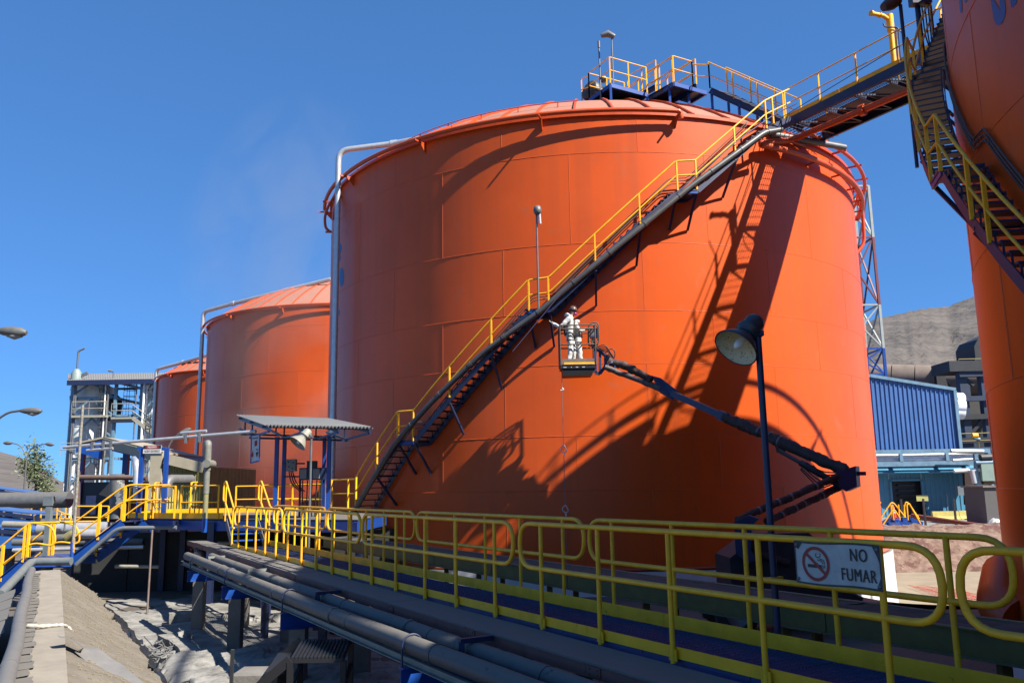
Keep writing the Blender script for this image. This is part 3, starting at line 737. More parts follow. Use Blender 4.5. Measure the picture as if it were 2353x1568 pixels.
# ================================================================ WALKWAYS ON THE DOME
def f1(x, y): return ((1750+x*.3825)/1.3605, (80+y*.3825)/1.3605)
rd = np.array([-.487, .873, 0]); td = np.array([.873, .487, 0]); up = np.array([0, 0, 1.0])
dome = thing('roof_platform', 'yellow railed blue platforms and stairs standing on the biggest tank roof', 'platform', (6, 32, 15))
def deck(A, du, dv, nm='deck'):
    MB().prism([A, A+du, A+du+dv, A+dv], (0, 0, -.05)).build(nm, NAVY, dome)
    for p, q in ((A, A+du), (A, A+dv), (A+du, A+du+dv), (A+dv, A+du+dv)):
        o = np.array([0, 0, -.1]); MB().beam(p+o, q+o, .06, .16).build('edge_beam', BLUE, dome)
A4 = at_y(1402, 191, 31.3); deck(A4, td*1.85, rd*1.5)
A3 = at_y(1548, 188, 31.3); deck(A3, td*1.0, rd*3.4)
railing(dome, [A4+rd*1.5, A4, A4+td*1.85], 1.12, 1.0)
railing(dome, [A4+rd*1.5, A4+rd*1.5+td*1.85], 1.12, 1.0)
railing(dome, [A3+rd*3.4, A3, A3+td*1.0], 1.12, 1.1); railing(dome, [A3+td*1.0, A3+td*1.0+rd*3.4], 1.12, 1.1)
E1 = at_y(*f1(1225, 512), 31.2); E0 = at_y(*f1(1835, 790), 29.5)
wv = td*.95
for o in (wv*0, wv): MB().channel(E1+o-up*.1, E0+o-up*.1, .07, .24, .012, side=1).build('stringer', NAVY, dome)
n = 9
for k in range(n):
    p = E1+(E0-E1)*(k+.5)/n; MB().box(p+wv/2-up*.05, (.26, .9, .035), np.array([-rd, td, [0, 0, 1.]])).build('tread', NAVY, dome)
railing(dome, [E1, E0], 1.12, 1.05); railing(dome, [E1+wv, E0+wv], 1.12, 1.05)
deck(A3+td*1.0, E1-A3-td*1.0+wv*.2 if False else td*.7, rd*.9)
railing(dome, [A3+td*1.0+rd*.02, E1], 1.0, 2.0) if np.linalg.norm(A3+td-E1) > .4 else None
for (p, q, y0, y1) in (((715, 588), (925, 470), 32.6, 31.4), ((885, 612), (1115, 480), 33.2, 32.2), ((560, 612), (790, 485), 34.0, 33.0)):
    railing(dome, [at_y(*f1(*p), y0), at_y(*f1(*q), y1)], 1.12, .95)
    MB().channel(at_y(*f1(*p), y0)-up*.1, at_y(*f1(*q), y1)-up*.1, .07, .24, .012, side=1).build('stringer', NAVY, dome)
# legs on the dome
Rs = TR/math.sin(R_(38)); h0 = TZ1-Rs*math.cos(R_(38))
def dome_z(p):
    r = math.hypot(p[0]-TC[0], p[1]-TC[1]); return h0+math.sqrt(max(Rs*Rs-r*r, 0)) if r < TR else TZ1
for p in (A4, A4+td*1.85, A4+rd*1.5, A3+rd*.3, A3+td+rd*.3, A3+rd*3.2, A3+td+rd*3.2, E1+(E0-E1)*.02, E1+(E0-E1)*.4+wv*0, E1+(E0-E1)*.4+wv, E1+(E0-E1)*.7, E1+wv):
    z = dome_z(p); MB().beam(p-up*.1, np.array([p[0], p[1], z]), .09, .09).build('leg', BLUE, dome)
# stairs falling away on the left of the platform, round drum beside it
L0 = A4+rd*1.5; L1 = at_y(*f1(180, 612), 33.6)
railing(dome, [L0, L1], 1.0, 1.6)
drum = thing('vent_drum', 'round dark vent drum beside the platform on the biggest tank roof', 'vent', at_y(*f1(300, 600), 33.4))
c = at_y(*f1(290, 560), 33.4); ax = unit((-.8, -.6, .25)); m = MB(); m.lathe([(0, -.1), (.42, -.1), (.45, 0), (.45, .35), (.40, .42), (0, .45)], c, 20, ax); m.build('drum_body', DARK, drum)
m = MB(); m.ball(at_y(*f1(355, 440), 33.2), .16, 10); m.build('valve_cap', GREYG, drum)
MB().beam(c-up*.3, np.array([c[0], c[1], dome_z(c)-.05]), .2, .2).build('stand', DARK, drum)
# the two thin poles
lp = thing('roof_lamp', 'thin pole with a small grey floodlight on the tank roof platform', 'lamp', A4+td*.2)
p = A4+td*.15; a = at_y(1409, 84, p[1])
m = MB(); m.tube([p, np.array([p[0], p[1], a[2]])], .03, 6); m.build('pole', GREYG, lp)
h = np.array([p[0], p[1], a[2]]); m = MB(); m.tube([h+np.array([.12, 0, -.02]), h+np.array([-.15, 0, .12]), h+np.array([-.42, 0, .04])], [.1, .15, .09], 8); m.build('lamp_head', GREYG, lp)
p = at_y(1379, 200, A4[1]+.5); a = at_y(1377, 95, p[1])
m = MB(); m.tube([p-up*.6, np.array([p[0], p[1], a[2]])], .035, 6); m.tube([np.array([p[0], p[1], a[2]-.3]), np.array([p[0], p[1], a[2]])], .055, 6)
tag(m.build('mast_pole', GREYG), 'plain thin grey pole left of the roof floodlight', 'pole')
# rope guard wire on the roof edge
m = MB()
for a in (-50, -42, -34, -26, -18, -10): m.beam(onr(TR-1.4, R_(a), dome_z(onr(TR-1.4, R_(a), 0))), onr(TR-1.4, R_(a), dome_z(onr(TR-1.4, R_(a), 0))+.22), .05, .02)
m.tube([onr(TR-1.4, R_(a), dome_z(onr(TR-1.4, R_(a), 0))+.2) for a in range(-54, -2, 4)], .02, 5)
m.build('edge_wire', RIBOR, main_tank, kind='stuff')
# floodlight pole and cabinet by the spiral staircase
def pole_at(u0, v0, u1, v1, y, r, m):
    a = at_y(u0, v0, y); b = at_y(u1, v1, y); b = np.array([a[0], a[1], b[2]]); m.tube([b, a], r, 8); return a, b
fl = thing('stair_floodlight', 'dark floodlight on a long pole fixed to the spiral staircase', 'lamp', at_y(2109, 370, 19.0))
m = MB(); a, b = pole_at(2068, 12, 2111, 385, 19.0, .045, m); m.build('pole', NAVY, fl)
m = MB(); m.tube([a+np.array([.02, 0, .1]), a+np.array([-.1, 0, .12]), a+np.array([-.28, -.05, .0]), a+np.array([-.48, -.1, -.12])], [.1, .16, .17, .1], 8); m.build('lamp_head', RUST, fl)
cb = thing('control_cabinet', 'dark electrical cabinet on a post beside the bridge and spiral stairs', 'cabinet', at_y(2128, 165, 20.2))
m = MB(); a, b = pole_at(2106, 4, 2124, 165, 20.2, .07, m); m.build('post', NAVY, cb)
m = MB(); m.box(a+np.array([.02, -.12, .2]), (.5, .25, .75)); m.build('cabinet_body', NAVY, cb); m = MB(); m.box(a+np.array([.27, -.1, .2]), (.03, .22, .7)); m.build('cabinet_door', GREYG, cb)
m = MB()
for k in range(4): m.tube(fillet([a+np.array([.05+.08*k, -.12, -.2]), a+np.array([.05+.08*k, -.12, -1.0-.1*k]), a+np.array([.3, .1, -1.5])], .2), .018, 5)
m.build('cables', BLACKP, cb, kind='stuff')
# ================================================================ BOOM LIFT WITH THE BASKET
WRAP = mat('torn_brown_wrap', (.075, .042, .036), .7, var=.45, scale=9, bump=.6, bscale=14)
WRAPG = mat('dusty_grey_wrap', (.20, .17, .15), .75, var=.5, scale=11, bump=.6, bscale=18)
TAPE = mat('pale_tape', (.30, .22, .21), .5, var=.3, scale=8)
LIFTB = mat('lift_blue', (.035, .06, .16), .45, var=.2, scale=4, dust=.3)
TUBEB = mat('basket_tube', (.13, .085, .065), .6, var=.3, scale=8, dust=.5)
TYRE = mat('tyre_rubber', (.025, .025, .027), .8, var=.2)
lift = thing('boom_lift', 'boom lift under the tank holding the workers basket on a wrapped arm', 'boom lift', at_z(1880, 1450, GZ))
def rough_tube(pts, rs, n, amp):
    m = MB().tube(pts, rs, n); k = rnd.random()*90
    from mathutils import noise
    for i, v in enumerate(m.v):
        p = Vector(v)*3.2+Vector((k, 0, 0)); q = noise.noise_vector(p)*amp+noise.noise_vector(p*3)*amp*.5
        m.v[i] = (v[0]+q.x, v[1]+q.y, v[2]+q.z)
    return m
def wrapped(pts, r, mt, nm, n=10, jitter=.12, seg=7):
    P = []; 
    for p, q in zip(pts[:-1], pts[1:]):
        for k in range(seg): P.append(V3(p)+(V3(q)-V3(p))*k/seg)
    P.append(V3(pts[-1]))
    rs = [r*(1+rnd.uniform(-jitter, jitter)) for _ in P]
    rough_tube(P, rs, n, r*.35).build(nm, mt, lift)
BY = 26.55
def bk(u, v, y=BY): return at_y(u, v, y)
JY = 26.3
# jib (two wrapped members), head, main boom in three stages, knuckle, lower booms, riser
j0, j1 = bk(1389, 838, JY), bk(1520, 900, JY-.3)
wrapped([bk(1389, 843, JY), bk(1440, 862, JY), bk(1517, 893, JY-.3)], .085, WRAPG, 'jib_link')
wrapped([bk(1400, 832, JY+.15), bk(1430, 838, JY+.1), bk(1460, 852, JY), bk(1496, 872, JY-.2)], .13, WRAP, 'jib_cylinder', jitter=.2)
m = MB(); a, b, c, d = bk(1496, 862, JY-.3), bk(1518, 868, JY-.3), bk(1560, 900, JY-.4), bk(1545, 918, JY-.4)
e = bk(1516, 902, JY-.3); m.prism([a, b, c, d, e], (0.1, .3, 0)); m.build('boom_head', LIFTB, lift)
KY = 22.0
b0, b1 = bk(1543, 903, JY-.35), at_y(1945, 1082, KY)
def along(f): return b0+(b1-b0)*f
MB().beam(along(0), along(.33), .15, .18).build('inner_boom', LIFTB, lift)
m = MB(); m.beam(along(.31), along(.36), .22, .27); m.build('boom_collar', LIFTB, lift)
P = [along(.34+.66*k/60) for k in range(61)]
rough_tube(P, [.155*(1+rnd.uniform(-.1, .1)) for _ in P], 12, .045).build('outer_boom', WRAP, lift)
for f in (.54, .6, .655): MB().tube([along(f), along(f)+(b1-b0)*.008], .168, 10).build('tape_band', TAPE, lift)
k0 = at_y(1955, 1078, KY); 
m = MB(); q = [at_y(u, v, KY) for u, v in [(1925, 1082), (1967, 1070), (1970, 1117), (1945, 1128), (1930, 1118)]]; m.prism([p-np.array([.12, .25, 0]) for p in q], (.3, .5, 0)); m.build('knuckle', LIFTB, lift)
MB().box(at_y(1976, 1087, KY), (.22, .2, .1)).build('pin_stub', LIFTB, lift)
LY = 20.3
for (u0, v0, u1, v1, dy) in ((1930, 1092, 1695, 1193, 0), (1928, 1118, 1760, 1198, .25)):
    a, b = at_y(u0, v0, KY+dy-.1), at_y(u1, v1, LY+dy)
    P = [a+(b-a)*k/44 for k in range(45)]; rough_tube(P, [.088*(1+rnd.uniform(-.12, .12)) for _ in P], 10, .03).build('lower_boom', WRAP, lift)
    for f in (.25, .5, .62, .8): MB().tube([a+(b-a)*f, a+(b-a)*(f+.018)], .098, 8).build('tape_band', TAPE, lift)
m = MB(); m.tube([at_y(1790, 1035, KY+1.0), at_y(1838, 1062, KY+.5)], .055, 8); m.tube([at_y(1838, 1062, KY+.5), at_y(1930, 1115, KY)], .085, 8); m.build('lift_cylinder', DARK, lift)
for f, L in ((.62, .32), (.645, .22), (.78, .15), (.47, .12)):
    a, b = along(f), along(f+.035); m = MB(); m.grid(lambda x, y: a+(b-a)*x+np.array([.06*y, -.1, -.1-L*y*(1-.5*x)+.03*math.sin(9*x)]), 5, 5); m.build('loose_wrap', WRAP, lift)
m = MB()
for k in range(6):
    a = at_y(1850+rnd.uniform(-15, 20), 1062+k*3, KY+.2); b = at_y(1925, 1085+k*4, KY-.2)
    m.tube(fillet([a, (a+b)/2+np.array([0, 0, -.12-.05*k]), b], .6, 5), .018, 5)
m.build('hydraulic_hose', BLACKP, lift, kind='stuff')
q = [at_y(u, v, LY) for u, v in [(1688, 1196), (1722, 1182), (1745, 1190), (1728, 1205), (1726, 1262), (1738, 1283), (1722, 1290), (1692, 1270)]]
MB().prism([p-np.array([.1, .3, 0]) for p in q], (.2, .6, 0)).build('riser_link', LIFTB, lift)
m = MB(); m.tube([at_y(1728, 1268, LY), at_y(1812, 1292, LY)], .1, 8); m.build('riser_cylinder', WRAP, lift)
# turntable, chassis, wheels, engine hood
tt = at_y(1770, 1370, LY+.4); 
m = MB(); m.box((tt[0]+.3, tt[1]+.4, -2.2), (2.6, 1.5, .9)); m.prism([(tt[0]-1.0, tt[1]-.35, -1.75), (tt[0]-.2, tt[1]-.35, -1.2), (tt[0]+.9, tt[1]-.35, -1.2), (tt[0]+1.6, tt[1]-.35, -1.75)], (0, 1.4, 0)); m.build('counterweight_body', DARK, lift)
m = MB(); m.box((tt[0]+.3, tt[1]+.4, -2.85), (3.0, 1.3, .35)); m.lathe([(.6, -2.7), (.6, -2.6)], (tt[0]+.3, tt[1]+.4, 0), 16); m.build('chassis', DARK, lift)
for dx in (-.95, 1.55):
    for dy in (-.45, 1.25):
        c = (tt[0]+dx, tt[1]+dy, GZ+.5)
        w = MB().lathe([(.28, -.17), (.45, -.18), (.5, -.12), (.5, .12), (.45, .18), (.28, .17)], c, 20, (0, 1, 0))
        for k in range(18):
            t = 2*math.pi*k/18
            w.box((c[0]+.5*math.cos(t), c[1]+(.06 if k % 2 else -.06), c[2]+.5*math.sin(t)), (.05, .2, .06), np.array([[math.cos(t), 0, math.sin(t)], [0, 1, 0], [-math.sin(t), 0, math.cos(t)]]))
        wo_ = w.build('wheel', TYRE, lift)
        r = MB().lathe([(.02, -.1), (.27, -.12), (.28, -.17)], c, 16, (0, 1, 0)); r.build('rim', GREYG, wo_)
# ---- basket
bt = thing('lift_basket', 'brown tubular work basket with yellow strip holding the painters', 'work basket', bk(1327, 858))
def bp(u, v, y=BY): return at_y(u, v, y)
fl_, fr_ = bp(1288, 840, BY-.38), bp(1369, 837, BY-.38)
zb = (fl_[2]+fr_[2])/2; wdt = fr_[0]-fl_[0]; BXL, BXR = fl_[0], fr_[0]; YF, YB = BY-.38, BY+.42
zt = bp(1285, 747, YF)[2]; zm = bp(1288, 791, YF)[2]
FLOOR = zb+.02
m = MB(); m.box(((BXL+BXR)/2, (YF+YB)/2, zb-.04), (wdt, YB-YF, .1)); m.prism([(BXL+.05, YF+.03, zb-.09), (BXR-.05, YF+.03, zb-.09), (BXR-.12, YF+.06, zb-.3), (BXL+.08, YF+.06, zb-.32)], (0, YB-YF-.1, 0)); m.build('floor_tray', BLACKP, bt)
KICK = mat('basket_kick_plate', (.26, .18, .14), .6, var=.25, scale=6)
kb = MB(); kb.box(((BXL+BXR)/2, YF+.01, zb+.11), (wdt*.92, .015, .2)); kb.box((BXR, (YF+YB)/2, zb+.11), (.015, YB-YF, .2)); kb.box((BXL, (YF+YB)/2, zb+.11), (.015, YB-YF, .2)); kb = kb.build('kick_plate', KICK, bt)
MB().box(((BXL+BXR)/2+.03, YF-.004, zb+.06), (wdt*.86, .008, .07)).build('warning_strip', YEL, bt)
cor = [(BXL, YF), (BXR, YF), (BXR, YB), (BXL, YB)]
for z, nm in ((zt, 'top_rail'), (zm, 'middle_rail'), (zb+.02, 'bottom_rail'), (zt-.12, 'guard_rail')):
    MB().tube(fillet([(x, y, z) for x, y in cor], .1, 3, closed=True), .022, 8, closed=True).build(nm, TUBEB, bt)
for x, y in cor+[((BXL+BXR)/2, YB)]: MB().tube([(x, y, zb), (x, y, zt)], .022, 8).build('post', TUBEB, bt)
# control box cage on the right
cg = MB(); l = [bp(u, v, YF+.3) for u, v in [(1353, 742), (1374, 740), (1376, 790), (1353, 792)]]
cg.tube(fillet(l, .12, 4, closed=True), .022, 8, closed=True); l2 = [p+np.array([.0, .3, 0]) for p in l]; cg.tube(fillet(l2, .12, 4, closed=True), .022, 8, closed=True)
cg.tube(fillet([bp(1353, 783, YF+.3), bp(1374, 783, YF+.3), bp(1373, 797, YF+.3), bp(1356, 800, YF+.3)], .08), .018, 6)
cg.build('control_cage', TUBEB, bt)
m = MB(); c = bp(1363, 766, YF+.45); m.box(c, (.22, .25, .3)); m.build('control_box', LIFTB, bt)
m = MB(); m.box(c+np.array([-.02, -.13, 0]), (.17, .01, .2)); m.build('control_panel', GREYG, bt)
m = MB(); m.box(c+np.array([.0, .02, -.33]), (.14, .16, .28)); m.build('valve_box', RUST, bt)
# rotator bracket between basket and jib
m = MB(); s = [bp(u, v, BY) for u, v in [(1367, 800), (1378, 806), (1391, 817), (1391, 840), (1378, 858), (1367, 856)]]
for p, q in zip(s, s[1:]+s[:1]): m.beam(p, q, .1, .1)
m.beam(s[1], s[4], .08, .08); m.beam(s[2], bp(1410, 835, BY), .16, .14); m.build('rotator_bracket', LIFTB, bt)
m = MB(); c = bp(1403, 842, BY-.1); m.lathe([(.1, -.12), (.17, -.12), (.17, .12), (.1, .12)], c, 16, (0, 1, 0)); m.build('rotator', LIFTB, bt)
m = MB()
for k in range(5):
    a = bp(1372+k*2, 797+k*2, BY-.1); b = bp(1392+k*3, 828+k, BY-.1); m.tube(fillet([a, bp(1388+k*4, 790+k*5, BY-.15), bp(1402+k*2, 806+k*4, BY-.15), b], .25, 5), .016, 5)
m.tube(fillet([bp(1390, 812, BY), bp(1398, 802, BY), bp(1410, 801, BY), bp(1413, 815, BY), bp(1410, 824, BY)], .2, 4), .018, 6)
m.build('hose', BLACKP, bt, kind='stuff')
m = MB()
for f, w_ in ((.12, .1), (.3, .03), (.46, .08), (.62, .14), (.58, .05)): m.box((BXL+wdt*f, YF+.0, zb-.06), (w_, .012, .022))
m.build('worn_lettering', WHITE, bt, kind='stuff')
# ---- hanging lifeline with hooks
rp = thing('lifeline_rope', 'thin rope with two steel snap hooks hanging below the basket', 'rope', bp(1294, 1185, BY-.2))
def rpz(v): return at_y(1291+(v-893)*.012, v, BY-.2)
tx = rpz(893); 
def vz(v): p = at_y(1292, v, BY-.2); return np.array([tx[0], tx[1], p[2]])
MB().tube([vz(860), vz(1022)], .008, 5).build('cord', GREYG, rp); MB().tube([vz(1046), vz(1160)], .010, 5).build('cord', GREYG, rp); MB().tube([vz(1184), vz(1290)], .010, 5).build('cord', GREYG, rp)
for v in (1022, 1160):
    a, b = vz(v), vz(v+18); h = (a[2]-b[2]); m = MB()
    m.tube(fillet([a+np.array([-.01, 0, 0]), a+np.array([-.1, 0, -h*.45]), a+np.array([-.05, 0, -h*.9]), a+np.array([.06, 0, -h*.95]), a+np.array([.1, 0, -h*.6]), a+np.array([.02, 0, 0])], .05, 3, closed=True), .016, 6, closed=True)
    m.tube([b+np.array([.02, 0, 0]), b+np.array([.02, 0, -.09])], .02, 6)
    m.build('snap_hook', GALV, rp)
m = MB(); m.tube(fillet([vz(893)+np.array([0, 0, .04]), vz(893)+np.array([.05, 0, -.02]), vz(893)+np.array([-.05, 0, -.05])], .02), .022, 6); m.build('knot', WHITE, rp)
# ================================================================ PEOPLE
SUIT = mat('white_coverall', (1.0, 1.0, .95), .75, var=.3, scale=7, bump=1.0, bscale=11, col2=(.55, .54, .49), chips=.5, cscale=9, ct=.62, chipcol=(.3, .27, .22))
SKIN = mat('skin', (.35, .19, .13), .5, var=.08)
GLOVE = mat('work_glove', (.42, .40, .34), .8, var=.2)
BOOT = mat('work_boot', (.05, .04, .035), .7, var=.2)
HAT = mat('brown_hard_hat', (.17, .095, .07), .4, var=.12)
PINKR = mat('pink_respirator', (.60, .06, .30), .5, var=.08)
STRAP = mat('harness_strap', (.10, .09, .075), .8, var=.3)
def person(label, J, R, extra=None, group=None, hat=HAT, look=(1, 0, 0)):
    """one continuous skinned body; J maps joint names to world points, R to radii"""
    chain = [('pelvis', 'belly'), ('belly', 'chest'), ('chest', 'neck'), ('neck', 'head'), ('head', 'crown'),
             ('chest', 'shoulderL'), ('shoulderL', 'elbowL'), ('elbowL', 'wristL'), ('wristL', 'palmL'), ('chest', 'shoulderR'), ('shoulderR', 'elbowR'), ('elbowR', 'wristR'), ('wristR', 'palmR'),
             ('pelvis', 'hipL'), ('hipL', 'kneeL'), ('kneeL', 'ankleL'), ('ankleL', 'toeL'), ('pelvis', 'hipR'), ('hipR', 'kneeR'), ('kneeR', 'ankleR'), ('ankleR', 'toeR')]
    names = list(J); bm = bmesh.new(); lay = bm.verts.layers.skin.verify(); vv = {}
    for n in names:
        v = bm.verts.new(J[n]); r = R[n]; v[lay].radius = (r, r) if not hasattr(r, '__len__') else r; v[lay].use_root = n == 'pelvis'; vv[n] = v
    for a, b in chain: bm.edges.new((vv[a], vv[b]))
    me = bpy.data.meshes.new('tmp'); bm.to_mesh(me); bm.free()
    ob = bpy.data.objects.new('tmp', me); COL.objects.link(ob)
    sk = ob.modifiers.new('skin', 'SKIN'); sk.use_smooth_shade = True
    ss = ob.modifiers.new('sub', 'SUBSURF'); ss.levels = 2; ss.render_levels = 2
    dg = bpy.context.evaluated_depsgraph_get(); dg.update()
    out = bpy.data.meshes.new_from_object(ob.evaluated_get(dg)); bpy.data.objects.remove(ob)
    mb = MB(); mb.add([v.co for v in out.vertices], [tuple(p.vertices) for p in out.polygons], True); nbody = len(mb.f)
    # fingers: five tapered chains rooted in each palm
    for s in 'LR':
        w, p = V3(J['wrist'+s]), V3(J['palm'+s]); d = unit(p-w); t = np.cross(d, (0, 0, 1)); t = unit(t) if np.linalg.norm(t) > .1 else np.array([0, 1., 0]); nn = np.cross(d, t)
        for k, L in enumerate((.065, .08, .085, .075)):
            b = p+t*(.03-.02*k); mb.tube([b-d*.03, b+d*L*.4-nn*.006, b+d*L*.75-nn*.02, b+d*L*.95-nn*.04], [.011, .0095, .0085, .007], 6)
        b = p-d*.04+t*.035; mb.tube([b, b+t*.025+d*.02, b+t*.03+d*.055-nn*.012], [.013, .011, .008], 6)
    # nose, ears
    h = V3(J['head']); lk = unit(look); sd = unit(np.cross((0, 0, 1), lk))
    mb.tube([h+lk*.085+np.array([0, 0, .015]), h+lk*.115+np.array([0, 0, -.02]), h+lk*.09+np.array([0, 0, -.035])], [.01, .017, .012], 6)
    for s in (-1, 1): mb.ball(h+sd*s*.085-lk*.01, .03, 8, (.6, .6, 1))
    a = np.array(mb.v); o = (a.min(0)+a.max(0))/2; o[2] = a[:, 2].min()
    from mathutils import noise
    for i, v in enumerate(mb.v[:len(out.vertices)]):
        p = V3(v)
        if np.linalg.norm(p-h) > .2:
            q = noise.noise_vector(Vector(v)*11)*.016+noise.noise_vector(Vector((v[0]*9, v[1]*9, v[2]*26)))*.012; mb.v[i] = (v[0]+q.x, v[1]+q.y, v[2]+q.z*.4)
    mm = mb.mesh('person', SUIT, o); mm.materials.append(SKIN); mm.materials.append(GLOVE); mm.materials.append(BOOT)
    bpy.data.meshes.remove(out)
    nk = V3(J['neck'])
    for pl in mm.polygons:
        c = np.array(pl.center)+o
        if np.linalg.norm(c-h) < .17 and (c-nk)@unit(h-nk) > .0: pl.material_index = 1
        for s in 'LR':
            w, p = V3(J['wrist'+s]), V3(J['palm'+s])
            if np.linalg.norm(c-p) < .2 and (c-w)@unit(p-w) > -.01: pl.material_index = 2
            an = V3(J['ankle'+s])
            if np.linalg.norm(c-an) < .3 and c[2] < an[2]-.0: pl.material_index = 3
    ob = bpy.data.objects.new('person', mm); COL.objects.link(ob); ob.location = o; ROOT[ob.name] = o
    tag(ob, label, 'person', group)
    # hard hat with brim, eyes/goggles, mask, hood, harness
    upv = unit(h-nk)*.3+np.array([0, 0, .7]); upv = unit(upv); 
    fw = unit(lk-upv*(lk@upv)); sdv = np.cross(upv, fw); hc = h+upv*.05
    m = MB(); m.lathe([(.125, 0), (.128, .03), (.118, .07), (.09, .115), (.05, .135), (0, .14)], hc, 18, upv)
    m.prism([hc+fw*.11+sdv*.1, hc+fw*.19+sdv*.05-upv*.012, hc+fw*.2-upv*.015, hc+fw*.19-sdv*.05-upv*.012, hc+fw*.11-sdv*.1], upv*.01)
    m.tube([hc+upv*.142-fw*.09, hc+upv*.155, hc+upv*.142+fw*.09], .012, 6); m.build('hard_hat', hat, ob)
    m = MB(); m.box(h+fw*.085+upv*.015, (.04, .15, .05), np.array([fw, sdv, upv])); m.build('goggles', BLACKP, ob)
    m = MB(); m.lathe([(.055, 0), (.05, .04), (.03, .06), (0, .062)], h+fw*.07-upv*.055, 12, fw); 
    for s in (-1, 1): m.lathe([(.0, .035), (.036, .035), (.036, 0), (.0, 0)], h+fw*.09-upv*.06+sdv*s*.05, 12, unit(fw*.5+sdv*s))
    m.build('respirator', PINKR, ob)
    ch = V3(J['chest'])
    m = MB(); m.tube([nk-fw*.03+sdv*.1+upv*.0, nk-fw*.12+sdv*.06+upv*.03, nk-fw*.16+upv*.02, nk-fw*.12-sdv*.06+upv*.03, nk-fw*.03-sdv*.1], [.03, .06, .075, .06, .03], 8); m.build('hood', SUIT, ob)
    pv = V3(J['pelvis']); ax = unit(ch-pv); m = MB()
    for off, r in ((.06, 1.04), (.02, 1.05)):
        cc = pv+ax*off; rr = R['pelvis']; rr = rr if not hasattr(rr, '__len__') else max(rr); e1 = unit(fw-ax*(fw@ax)); e2 = np.cross(ax, e1)
        m.tube([cc+(e1*math.cos(t)+e2*math.sin(t))*rr*r for t in np.linspace(0, 2*math.pi, 17)[:-1]], .018, 5, closed=True)
    for s in (-1, 1):
        hp = V3(J['hipL' if s > 0 else 'hipR']); kn = V3(J['kneeL' if s > 0 else 'kneeR']); dx = unit(kn-hp); cc = hp+(kn-hp)*.25; e1 = unit(fw-dx*(fw@dx)); e2 = np.cross(dx, e1)
        m.tube([cc+(e1*math.cos(t)+e2*math.sin(t))*.108 for t in np.linspace(0, 2*math.pi, 13)[:-1]], .014, 5, closed=True)
    e1 = unit(fw-ax*(fw@ax)); e2 = np.cross(ax, e1); sh = (V3(J['shoulderL'])+V3(J['shoulderR']))/2
    for s in (-1, 1):
        for fb in (-1, 1): m.tube([pv+ax*.05+e2*s*.1+e1*fb*.15, (pv+sh)/2+e2*s*.03+e1*fb*.17, ch+ax*.05+e2*s*.09+e1*fb*.165, sh+e2*s*.1+ax*.1+e1*fb*.05], .015, 5)
    m.tube([pv-e2*.16+ax*.03, pv-e2*.19-ax*.12, pv-e2*.17-ax*.3+e1*.05], [.02, .035, .03], 6)
    m.build('harness', STRAP, ob)
    if extra: extra(ob, J)
    return ob
RAD = dict(pelvis=.155, belly=.15, chest=.165, neck=.062, head=.098, crown=.07, shoulderL=.095, elbowL=.068, wristL=.048, palmL=.04, shoulderR=.095, elbowR=.068, wristR=.048, palmR=.04,
           hipL=.115, kneeL=.092, ankleL=.08, toeL=.05, hipR=.115, kneeR=.092, ankleR=.08, toeR=.05)
FX, FY = at_y(1311, 839, BY)[0], BY-.08
def P(x, y, z): return (FX+x, FY+y, FLOOR+z)
J1 = dict(pelvis=P(-.02, 0, .98), belly=P(-.03, 0, 1.16), chest=P(-.0, 0, 1.42), neck=P(.06, 0, 1.63), head=P(.11, 0, 1.76), crown=P(.12, 0, 1.83),
    shoulderL=P(-.02, .19, 1.5), elbowL=P(.1, .26, 1.24), wristL=P(.33, .12, 1.2), palmL=P(.42, .08, 1.19),
    shoulderR=P(-.04, -.2, 1.5), elbowR=P(-.33, -.2, 1.22), wristR=P(-.53, -.1, 1.37), palmR=P(-.61, -.06, 1.42),
    hipL=P(.0, .1, .92), kneeL=P(.14, .12, .5), ankleL=P(.08, .12, .1), toeL=P(.24, .13, .05), hipR=P(-.02, -.1, .92), kneeR=P(.0, -.13, .5), ankleR=P(-.08, -.14, .1), toeR=P(.1, -.15, .05))
person('painter in white coverall and brown hard hat standing in the lift basket', J1, RAD, group='painters in white coveralls', look=(.9, -.25, -.45))
def P(x, y, z): return (FX+.24+x, FY+.27+y, FLOOR+z)
J2 = dict(pelvis=P(.03, 0, .93), belly=P(.0, 0, 1.08), chest=P(-.06, 0, 1.28), neck=P(-.12, .0, 1.44), head=P(-.18, 0, 1.53), crown=P(-.21, 0, 1.59),
    shoulderL=P(-.06, -.19, 1.36), elbowL=P(.06, -.26, 1.12), wristL=P(.24, -.18, 1.2), palmL=P(.32, -.16, 1.22),
    shoulderR=P(-.06, .19, 1.36), elbowR=P(-.2, .2, 1.1), wristR=P(-.3, .15, 1.25), palmR=P(-.36, .13, 1.3),
    hipL=P(.03, .1, .88), kneeL=P(.1, .12, .48), ankleL=P(.05, .12, .1), toeL=P(-.1, .12, .05), hipR=P(.03, -.1, .88), kneeR=P(.06, -.12, .48), ankleR=P(.08, -.12, .1), toeR=P(-.07, -.13, .05))
person('second painter in white coverall bending behind the first one in the basket', J2, RAD, group='painters in white coveralls', look=(-.85, .1, -.5))
G3 = at_z(461, 1369, GZ)
def P(x, y, z): return (G3[0]+x, G3[1]+y, GZ+z)
